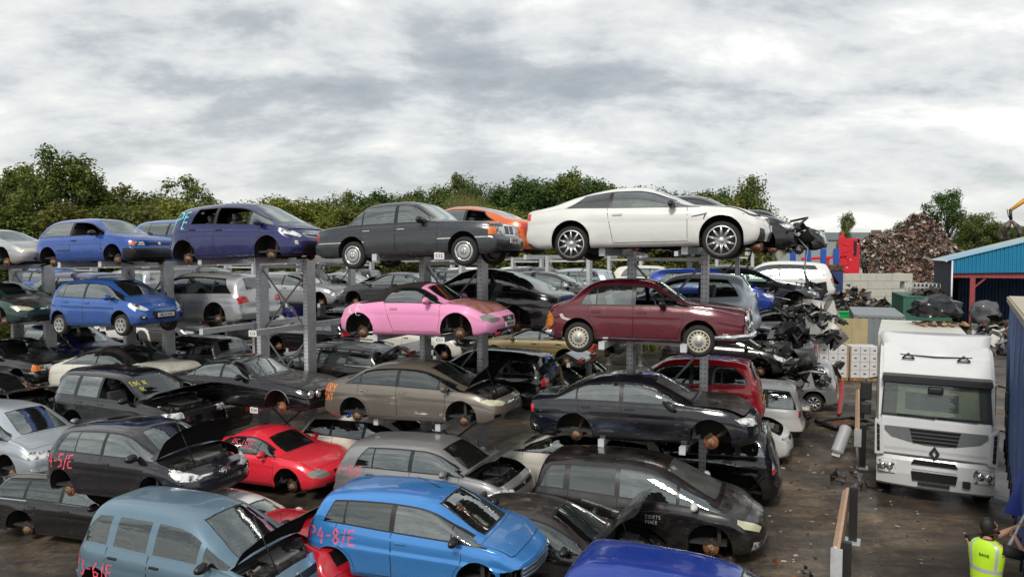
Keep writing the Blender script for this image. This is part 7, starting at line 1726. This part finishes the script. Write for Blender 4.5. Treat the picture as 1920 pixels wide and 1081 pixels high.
    for z,a,c in ZS:
        rings.append([b.verts.new((-.02+c*math.cos(2*math.pi*k/28)*(1+.025*math.sin(z*40+k*1.9)),a*math.sin(2*math.pi*k/28),z)) for k in range(28)])
    for i in range(len(rings)-1):
        for k in range(28):
            f=b.faces.new((rings[i][k],rings[i][(k+1)%28],rings[i+1][(k+1)%28],rings[i+1][k]))
            f.material_index=1 if i in (2,4) or (i>=5 and k in (10,17)) else 0
    obj('vest',b,[M_VEST,M_BAND],root,recalc=True,smooth=True)
    tm=text_mesh('vest_lettering','SAVE',.055,M_INK,.001,.01); q=link('vest_lettering',tm,root,(-.168,-.02,1.335),(R(90),0,R(-90)))
    for sd in 'rl':
        b=bmesh.new(); s0,e0=J['sh'+sd],J['el'+sd]; add_tube(b,[s0.lerp(e0,-.12),s0.lerp(e0,.15),s0.lerp(e0,.80)],[.080,.082,.066],0,14); obj('sleeve',b,[M_TEE],root)
        b=bmesh.new(); add_tube(b,[(0,.05*(-1 if sd=='r' else 1),.98),J['hp'+sd],J['kn'+sd],J['an'+sd]],[.125,.115,.085,.075],0,14); obj('trouser_leg',b,[M_TRS],root)
        b=bmesh.new(); add_tube(b,[J['an'+sd]+Vector((-.04,0,-.03)),J['to'+sd]+Vector((-.04,0,.0)),J['to'+sd]+Vector((.06,0,-.005))],[.055,.052,.035],0,10); obj('boot',b,[M_PLASTIC],root)
    return root
f=Vector((.80,.60,0)); p0=Vector((6.44,9.22,-.03))
yw=math.atan2(.6,.8); Mi=Matrix.Rotation(-yw,4,'Z')
pd=Mi@Vector((.91,.50,.86)); 
def onpole(t): return Mi@(Vector((6.64,9.12,1.39)).lerp(Vector((7.55,9.62,2.25)),t)-p0)
person(p0,yw,'man in yellow high visibility vest looking up while pulling a pole',onpole(.16),onpole(.30),-.55,.35,pd)
p1=Vector((7.2,9.0,0)); 
def onpole2(t): return Matrix.Rotation(-2.0,4,'Z')@(Vector((6.64,9.12,1.39)).lerp(Vector((7.55,9.62,2.25)),t)-p1)
person(p1,2.0,'second worker in a high visibility vest cut off by the right edge',Vector((.30,-.16,1.38)),Vector((.28,.2,1.30)),0,.2,Vector((1,0,.4)))
# ---- crash barrier along the lane
M_BEAMW=simple('barrier_timber',(.50,.33,.22),.75,0,.25,3)
def barrier(pA,pB,z,label):
    pA=Vector(pA); pB=Vector(pB); d=(pB-pA); ln=d.length; yaw=math.atan2(d.y,d.x)
    root=empty('crash_barrier',(pA.x,pA.y,0),(0,0,yaw)); tag(root,label,'barrier')
    b=bmesh.new(); add_prism(b,[(-.02,-.20),(.05,-.13),(.05,-.07),(-.02,-.02),(-.02,.02),(.05,.07),(.05,.13),(-.02,.20),(-.06,.20),(-.06,-.20)],ln,0,'yz',0); o=obj('rail',b,[M_BEAMW],root,(0,0,z),recalc=True)
    b=bmesh.new(); add_tube(b,[(0,0,z+.22),(-.02,0,z-.2),(.02,-.05,0.1)],.03,0,6); add_box(b,(-.06,-.02,z),(.012,.16,.44),0); obj('torn_end',b,[M_GALV],root)
    for x in (ln*.06,ln*.97):
        b=bmesh.new(); add_box(b,(x,-.14,z*.5+.12),(.10,.14,z+.26),0); add_box(b,(x,-.14,.015),(.30,.26,.03),1); obj('post',b,[M_PLASTIC,M_GALV],root)
barrier((4.80,10.1,0),(6.25,12.8,0),.78,'nearest timber faced crash rail with a torn end beside the muddy lane')
barrier((8.5,16.9,0),(11.1,22.1,0),.85,'timber faced crash rail on black posts beside the white lorry')
b=bmesh.new(); add_lathe(b,[(-.42,.0),(-.42,.10),(-.38,.155),(.38,.155),(.43,.10),(.43,0)],0,20,'x'); add_box(b,(-.46,0,0),(.08,.20,.05),1)
o=obj('gas_cylinder',b,[simple('cylinder_grey',(.42,.43,.45),.5,.1,.25,6),M_SW],None,(8.75,18.2,.42),(R(10),R(-48),R(40)),smooth=False); tag(o,'dented pale grey cylinder leaning against the crash rail','cylinder')
b=bmesh.new(); add_box(b,(0,0,0),(1.5,.10,.22),0,rot=(0,R(-38),0),bev=.03); add_box(b,(-.02,-.06,.0),(1.3,.03,.06),1,rot=(0,R(-38),0)); o=obj('bumper',b,[M_RDS,M_SG],None,(11.0,23.0,.55),(0,0,R(60))); tag(o,'red car bumper propped on the far end of the crash rail','bumper')
b=bmesh.new(); pts=[(-.7,-.45,0),(.7,-.45,0),(.8,.0,0),(.7,.45,0),(-.7,.45,0)]
for i in range(5):
    add_tube(b,[pts[i],tuple((Vector(pts[i])+Vector(pts[(i+1)%5]))/2+Vector((0,0,.02))),pts[(i+1)%5]],.06,0,6)
add_box(b,(0,0,-.04),(1.3,.85,.02),1); o=obj('car_tray',b,[M_PLASTIC,M_RU],None,(10.35,21.4,.12),(0,0,R(20))); tag(o,'black plastic undertray lying on the mud behind the white four by four','undertray')
# ---- hoarding, pallets, containers, walls
M_OSB=rustmat('hoarding_board',(.36,.29,.15),(.48,.40,.23),1.6,.8,0,.35,.65,.1)
b=bmesh.new()
for k in range(3): add_box(b,(-1.25+.72*k+.35,0,1.18),(.712,.03,2.36),0)
h=obj('hoarding',b,[M_OSB],None,(15.9,32.7,0),(0,0,R(-6))); tag(h,'tan board hoarding standing behind the wrapped pallets','hoarding')
def container(label,x,y,yaw,L_,W_,H_,col,nm):
    root=empty('container',(x,y,0),(0,0,yaw)); tag(root,label,'container'); m=simple(nm,col,.55,0,.3,1.5)
    b=bmesh.new()
    for sg in (-1,1):
        n=int(L_/.14)
        for k in range(n): add_box(b,(-L_/2+.07+(k+.5)*(L_-.14)/n,sg*(W_/2-(.05 if k%2 else .02)),H_/2),((L_-.14)/n,.03,H_-.2),0)
    for ex in (-1,1):
        n=int(W_/.14)
        for k in range(n): add_box(b,(ex*(L_/2-(.05 if k%2 else .02)),-W_/2+.07+(k+.5)*(W_-.14)/n,H_/2),(.03,(W_-.14)/n,H_-.2),0)
    obj('walls',b,[m],root)
    b=bmesh.new(); add_box(b,(0,0,H_-.02),(L_-.1,W_-.1,.03),0); obj('roof',b,[m],root)
    b=bmesh.new()
    for ex in (-1,1):
        for sg in (-1,1): add_box(b,(ex*(L_/2-.05),sg*(W_/2-.05),H_/2),(.12,.12,H_),0)
        add_box(b,(ex*(L_/2-.05),0,H_-.06),(.12,W_,.12),0); add_box(b,(ex*(L_/2-.05),0,.08),(.12,W_,.14),0)
    for sg in (-1,1): add_box(b,(0,sg*(W_/2-.05),H_-.06),(L_,.12,.12),0); add_box(b,(0,sg*(W_/2-.05),.08),(L_,.12,.14),0)
    obj('frame',b,[m],root); return root
container('dark green shipping container below the blue shed',29.6,50.2,R(68),6.06,2.9,2.55,(.035,.125,.085),'container_green')
container('grey shipping container end beside the tan hoarding',18.9,36.0,R(66),6.06,2.2,2.45,(.20,.22,.23),'container_grey')
b=bmesh.new()
for k in range(9): add_tube(b,[(-1.0+.25*k,-.5,0),(-1.0+.25*k,-.5,.6)],.02,0,4); add_tube(b,[(-1.0+.25*k,.5,0),(-1.0+.25*k,.5,.6)],.02,0,4)
for z in (0,.3,.6):
    for y in (-.5,.5): add_tube(b,[(-1,y,z),(1,y,z)],.02,0,4)
o=obj('cage',b,[M_GALV],None,(29.4,49.6,2.75),(0,0,R(-20))); tag(o,'wire cage standing on the dark green container','cage')
junk('scrap_parts','flattened dark car parts lying on the dark green container',(29.3,48.6,2.55),33,60,.5,[M_DK,M_RU,M_SG],(1.3,.8,.35),rotz=.3)
def pallet(x,y,label):
    root=empty('pallet_stack',(x,y,0),(0,0,R(-8))); tag(root,label,'pallet')
    b=bmesh.new()
    for k in range(5): add_box(b,(-.5+.25*k,0,.13),(.14,1.0,.022),0)
    for k in range(3): add_box(b,(0,-.42+.42*k,.065),(1.2,.1,.10),0)
    obj('pallet',b,[M_WD],root)
    for zz in range(4):
        for i in range(3):
            for j in range(2):
                b=bmesh.new(); add_box(b,(-.38+.38*i,-.22+.44*j,.30+.335*zz),(.365,.425,.325),0,bev=.008); 
                if j==0: add_box(b,(-.38+.38*i,-.436,.30+.335*zz),(.10,.004,.05),1)
                obj('carton',b,[simple('carton_white',(.62,.61,.60),.5,0,.15,6),M_DK],root)
    for sx in (-1,1):
        for sy in (-1,1):
            b=bmesh.new(); add_box(b,(sx*.58,sy*.45,.80),(.05,.05,1.35),0); obj('corner_board',b,[simple('cardboard',(.40,.28,.16),.8)],root)
pallet(13.8,29.9,'left of two pallets of white cartons in front of the hoarding')
pallet(15.05,29.7,'right of two pallets of white cartons, beside the white lorry')
M_BLK=simple('concrete_block',(.50,.49,.43),.85,0,.22,1.2,.2)
root=empty('block_wall',(33,76.5,0)); tag(root,'pale concrete block wall in front of the scrap heap','wall')
for c in range(4):
    for k in range(9):
        x=(k-3+(.5 if c%2 else 0))*1.75
        if x>9.9: continue
        b=bmesh.new(); add_box(b,(x,0,.42+.85*c),(1.73,.8,.83),0,bev=.03); obj('block',b,[M_BLK],root)
for c in range(4):
    b=bmesh.new(); add_box(b,(10.6,.9-c*.02,.42+.85*c),(.85,2.4,.83),0,bev=.03); obj('block',b,[M_BLK],root)
# red machine standing on / behind the wall
M_RM=simple('machine_red',(.62,.015,.03),.5,0,.25,2)
root=empty('baler',(35.0,79.0,0)); tag(root,'bright red steel machine frame above the block wall','machine')
b=bmesh.new(); add_box(b,(3.6,0,5.2),(1.7,.5,4.2),0,bev=.06); add_box(b,(2.5,0,5.8),(.6,.5,3.4),0,bev=.05)
for k in range(4): add_box(b,(3.0+.4*k,-.27,4.0+k*.9),(.16,.06,.16),1)
for k in range(5): add_box(b,(2.75+.1*(k%2),-.28,3.6+k*.75),(.9,.06,.10),0,rot=(0,R(20*(-1)**k),0))
add_prism(b,[(2.2,7.2),(2.5,7.2),(2.75,8.0),(2.6,8.0)],.3,0,'xz',-.15); add_box(b,(4.3,-.1,6.9),(.25,.3,.7),0); add_box(b,(3.9,-.3,6.2),(.3,.1,1.6),2)
obj('tower',b,[M_RM,M_SW,M_DK],root)
b=bmesh.new(); add_box(b,(.5,0,5.1),(5.0,.5,.32),0,rot=(0,R(-3),0),bev=.05); obj('boom',b,[M_RM],root)
for x in (.9,1.9,2.6):
    b=bmesh.new(); add_box(b,(x,0,3.6),(.35,.4,2.8),0,bev=.04); obj('leg',b,[M_RM],root)
b=bmesh.new(); add_box(b,(2.2,-.3,3.4),(.25,.2,1.8),0); obj('ram',b,[M_SW],root)
for x,zt_ in ((4.6,6.0),(5.0,5.6)):
    b=bmesh.new(); add_tube(b,[(x,0,zt_),(x+.5,-.1,3.0)],.10,0,6); obj('stay',b,[M_DK],root)
# rusty wall with blue posts further left
root=empty('skip',(26.5,64,0)); tag(root,'rusty edged blue skip wall with upright blue posts','skip')
b=bmesh.new(); add_box(b,(0,0,2.1),(8,.3,4.0),0); add_box(b,(0,-.02,4.25),(8,.4,.5),1); obj('side',b,[simple('skip_blue',(.03,.05,.16),.6,0,.4,2),M_RU],root)
for x in (-2.6,-.6,.8,2.2,3.4):
    b=bmesh.new(); add_box(b,(x,0,5.2),(.45,.3,1.6),0,bev=.03); obj('post',b,[simple('post_blue',(.02,.10,.42),.5,0,.2,2)],root)
b=bmesh.new(); add_prism(b,[(-.95,.0),(.95,.0),(1.1,.85),(-1.1,.85)],1.2,0,'xz',-.6,.03); add_box(b,(0,-.63,.45),(.05,.03,.8),0); add_box(b,(0,-.63,.80),(2.2,.05,.08),0)
o=obj('bin',b,[simple('bin_green',(.01,.36,.09),.45,0,.2,3)],None,(26.9,56.0,0.0),recalc=True); tag(o,'bright green metal bin behind the hoarding','bin')
junk('engine_heap','heap of black engines and gearboxes in front of the block wall',(30.2,62,0),41,520,.75,[M_DK,M_DK,M_ENGINE,M_SG,M_RU],(4.6,3.0,2.9),kind='stuff')
junk('engine_heap','small heap of black parts beside the green bin',(26.0,59,0),42,200,.6,[M_DK,M_ENGINE,M_SG,M_RU],(3.0,1.6,1.6),kind='stuff')
junk('engine_heap','heap of black and silver parts under the blue shed',(27.6,39.0,0),43,380,.6,[M_DK,M_DK,M_SG,M_SW,M_RU],(2.3,3.0,2.0),kind='stuff')
# ---- scrap mountain
def shredmat():
    m,nt,out=newmat('mixed_scrap'); bs=N(nt,'ShaderNodeBsdfPrincipled'); bs.inputs['Roughness'].default_value=.6; bs.inputs['Metallic'].default_value=.25
    ge=N(nt,'ShaderNodeNewGeometry'); r=N(nt,'ShaderNodeValToRGB'); r.color_ramp.interpolation='CONSTANT'; L(nt,ge,'Random Per Island',r,'Fac')
    cols=[(0,(.075,.042,.03)),(.20,(.16,.095,.062)),(.42,(.23,.19,.15)),(.56,(.035,.03,.028)),(.68,(.34,.29,.24)),(.80,(.19,.11,.085)),(.88,(.52,.49,.45)),(.965,(.32,.14,.13))]
    r.color_ramp.elements[0].color=c4(cols[0][1]); r.color_ramp.elements[1].position=cols[-1][0]; r.color_ramp.elements[1].color=c4(cols[-1][1])
    for p,c in cols[1:-1]: e=r.color_ramp.elements.new(p); e.color=c4(c)
    L(nt,r,'Color',bs,'Base Color'); L(nt,bs,0,out,'Surface'); return m
b=bmesh.new(); rnd=random.Random(77); hh=topz(416,97)
def hz_(x,y):
    r=math.hypot(x/13.0,y/12); 
    return hh*max(0,1-r**1.25)*(1+.10*math.sin(x*.9)+.08*math.cos(y*.8+x*.4))
n=36
G_=[[b.verts.new((13*i/n*1.0*2-13,12*j/n*2-12,max(-.2,hz_(13*i/n*2-13,12*j/n*2-12)-.5))) for j in range(n+1)] for i in range(n+1)]
for i in range(n):
    for j in range(n): b.faces.new((G_[i][j],G_[i+1][j],G_[i+1][j+1],G_[i][j+1]))
for i in range(12000):
    x=rnd.uniform(-13,13); y=rnd.uniform(-12,7); z=hz_(x,y)
    if z<.1: continue
    z+=rnd.uniform(-.45,.25); s=rnd.uniform(.10,.42)
    p=Vector((x,y,z)); e1=Vector((rnd.uniform(-1,1),rnd.uniform(-1,1),rnd.uniform(-.8,.8))).normalized(); e2=e1.orthogonal().normalized(); e2=Matrix.Rotation(rnd.uniform(0,6.3),3,e1)@e2; e3=e1.cross(e2)
    wd=rnd.uniform(.12,.6)
    vs=[b.verts.new(p+e1*s*u+e2*s*wd*v+e3*s*.35*(u*u-.5+rnd.uniform(-.3,.3))) for u,v in ((-1,-1),(0,-1.1),(1,-.9),(1,1),(0,.8),(-1,1))]
    for q in ((0,1,4,5),(1,2,3,4)): b.faces.new([vs[j] for j in q])
o=obj('scrap_heap',b,[shredmat()],None,(55.5,97,0)); tag(o,'mountain of shredded mixed metal scrap behind the block wall','scrap heap',kind='stuff')
# ---- blue shed
sx=Vector((.89,-.46,0)); sy=Vector((.46,.89,0))
root=empty('shed',(29.9,47.0,0),(0,0,math.atan2(-.46,.89))); tag(root,'open fronted blue corrugated shed with red steel frame','shed')
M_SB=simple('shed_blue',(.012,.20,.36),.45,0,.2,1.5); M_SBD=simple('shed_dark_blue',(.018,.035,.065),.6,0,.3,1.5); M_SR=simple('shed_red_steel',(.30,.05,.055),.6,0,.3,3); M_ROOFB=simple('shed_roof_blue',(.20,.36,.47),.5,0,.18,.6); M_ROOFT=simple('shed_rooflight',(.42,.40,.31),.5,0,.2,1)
sl=math.tan(R(16))
def corr(b,x0,x1,y,zb_,zt_,pitch=.22,mat=0,amp=.03):
    n=int((x1-x0)/(pitch/4)); pv=None
    for i in range(n+1):
        x=x0+(x1-x0)*i/n; dy=amp*(1 if (i//2)%2 else -1)
        c=[b.verts.new((x,y+dy,zb_(x))),b.verts.new((x,y+dy,zt_(x)))]
        if pv: f=b.faces.new((pv[0],c[0],c[1],pv[1])); f.material_index=mat
        pv=c
b=bmesh.new(); corr(b,0,9,0,lambda x:4.15+.02*x,lambda x:5.05+sl*x); corr(b,9,18,0,lambda x:4.33,lambda x:5.05+sl*(18-x)); obj('gable',b,[M_SB],root)
b=bmesh.new()
ny=9; nx=3
for i in range(ny):
    for k in range(nx):
        x0=-.35+9.35*k/nx; x1=-.35+9.35*(k+1)/nx; y0=-.12+15*i/ny; y1=-.12+15*(i+1)/ny-.05
        mt=1 if (k==1 and i%2==0 and i>0) or (k==0 and i in(4,7)) else 0
        nn=8
        for q in range(nn):
            a=y0+(y1-y0)*q/nn; c=y0+(y1-y0)*(q+.5)/nn; d=y0+(y1-y0)*(q+1)/nn
            for (u,v,du,dv) in ((a,c,.0,.05),(c,d,.05,.0)):
                sheet(b,[(x0,u,5.08+sl*x0+du),(x1,u,5.08+sl*x1+du),(x1,v,5.08+sl*x1+dv),(x0,v,5.08+sl*x0+dv)],mt)
sheet(b,[(9,-.12,5.08+sl*9),(18.3,-.12,5.08-sl*.3),(18.3,15,5.08-sl*.3),(9,15,5.08+sl*9)],0)
obj('roof',b,[M_ROOFB,M_ROOFT],root)
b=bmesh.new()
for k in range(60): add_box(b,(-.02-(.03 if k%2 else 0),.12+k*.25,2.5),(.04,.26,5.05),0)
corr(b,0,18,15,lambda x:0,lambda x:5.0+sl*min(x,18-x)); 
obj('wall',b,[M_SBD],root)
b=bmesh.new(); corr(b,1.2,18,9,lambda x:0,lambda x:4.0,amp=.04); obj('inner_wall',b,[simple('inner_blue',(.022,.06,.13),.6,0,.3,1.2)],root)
for x in (1.15,9,17):
    b=bmesh.new(); add_box(b,(x,.3,2.05),(.30,.30,4.1),0); add_box(b,(x+.45,.3,3.55),(.10,.10,1.25),0,rot=(0,R(45),0)); obj('column',b,[M_SR],root)
b=bmesh.new(); add_box(b,(9,.3,4.0),(18,.26,.30),0); obj('lintel',b,[M_SR],root)
b=bmesh.new(); add_tube(b,[(-.06,-.06,5.0),(-.06,-.06,0)],.06,0,8); add_tube(b,[(-.4,-.12,4.98),(-.4,14.8,4.98)],.07,0,8); obj('gutter',b,[M_GALV],root)
b=bmesh.new(); bmesh.ops.create_icosphere(b,subdivisions=3,radius=1)
for v in b.verts: k=1+.3*math.sin(v.co.x*6+v.co.y*7)*math.cos(v.co.z*5); v.co=Vector((v.co.x*.8*k,v.co.y*.7*k,max(-.6,v.co.z)*.9*k))
o=obj('sack',b,[simple('bale_wrap',(.10,.10,.11),.2,0,.7,4)],None,(30.3,44.3,1.6),smooth=True); tag(o,'crumpled silver and black wrapped bale beside the red shed column','bale')
b=bmesh.new(); add_box(b,(0,0,.5),(1.6,1.2,1.0),0,bev=.04); 
for k in range(5): add_box(b,(-.64+.32*k,-.61,.5),(.05,.03,.95),0)
o=obj('crate',b,[M_SG],None,(30.3,44.3,0),(0,0,R(-27))); tag(o,'grey slatted crate under the wrapped bale by the shed','crate')
# ---- grab of the material handler
root=empty('grab_crane',(50.2,70,0)); tag(root,'yellow crane boom end carrying a dark scrap grab at the right edge','crane')
M_YEL=simple('boom_yellow',(.55,.28,.02),.5,0,.25,1.5)
b=bmesh.new(); add_tube(b,[(9.0,2,7),(5.0,1,11.9),(1.6,0,11.1),(-.1,0,9.9)],[.40,.38,.28,.16],0,8); obj('boom',b,[M_YEL],root)
b=bmesh.new(); add_tube(b,[(-.1,0,9.95),(.0,0,8.9)],.14,0,8); add_tube(b,[(-.5,-.1,10.0),(-.35,-.1,9.3),(.0,0,8.9)],.04,0,6); obj('hanger',b,[M_DK],root)
for k in range(5):
    a=2*math.pi*k/5; c,s_=math.cos(a),math.sin(a)
    b=bmesh.new(); add_tube(b,[(.1*c,.1*s_,8.8),(.75*c,.75*s_,8.2),(.98*c,.98*s_,7.6),(.75*c,.75*s_,7.1),(.25*c,.25*s_,6.85)],[.14,.24,.27,.22,.06],0,6); obj('tine',b,[rustmat('grab_steel',(.05,.045,.04),(.22,.17,.13),2)],root)
# ---- distant industrial building
root=empty('warehouse',(79,150,0)); tag(root,'long low grey industrial building in the distance','building')
b=bmesh.new(); add_box(b,(0,0,4.3),(50,20,8.6),0); obj('wall',b,[simple('cladding_grey',(.30,.33,.34),.6,0,.08,.3)],root)
b=bmesh.new(); add_box(b,(0,0,9.3),(50.6,20.6,1.5),0); obj('roof',b,[simple('cladding_dark',(.20,.235,.25),.5,0,.08,.3)],root)
b=bmesh.new()
for k in range(3): add_box(b,(-14+12*k,-3,10.4),(1.5,1.5,.8),0)
obj('roof_vent',b,[M_SG],root)

rnd=random.Random(90)
for s_,o_,z_,lab,cm in ((-3.1,5.0,3.45,'torn black panels and pipes hanging off the middle arms beside the pale grey city car',M_PLASTIC),(-3.0,9.3,1.62,'torn black bumper skins heaped on the low arms behind the red hatchback',M_DK),(-3.3,9.6,3.55,'broken engine and crash parts spilling from the middle rack end',M_ENGINE)):
    q=P(s_,o_,z_-.25); junk('torn_panels',lab,q,int(s_*-10+o_*7),110,.42,[cm,M_DK,M_DK,M_ENGL],(.8,.85,.8),kind='stuff')

junk('car_parts','small scatter of broken dark car parts on the mud left of the nearest crash rail',(4.35,11.2,gz(4.35,11.2)),71,26,.13,[M_DK,M_SG,M_RU],(.7,.6,.06),kind='stuff')
junk('car_parts','dark oily car parts lying by the posts of the farther crash rail',(8.0,16.3,0),72,22,.16,[M_DK,M_SG,M_RU],(.5,.8,.08),kind='stuff')
cam=bpy.data.cameras.new('camera'); cam.sensor_width=36; cam.lens=36*1300/1920; cam.clip_end=2000; cam.clip_start=.1
co=bpy.data.objects.new('camera',cam); COL.objects.link(co); co.location=(0,0,H_CAM); co.rotation_euler=(R(90)-math.atan(60.5/1300),0,0); SC.camera=co
SC.view_settings.view_transform='Standard'; SC.view_settings.look='None'; SC.view_settings.gamma=1; SC.view_settings.use_curve_mapping=False
SC.view_settings.exposure=.60
SC.cycles.max_bounces=8; SC.cycles.transparent_max_bounces=24; SC.cycles.diffuse_bounces=3; SC.cycles.glossy_bounces=3
SC.cycles.caustics_reflective=False; SC.cycles.caustics_refractive=False
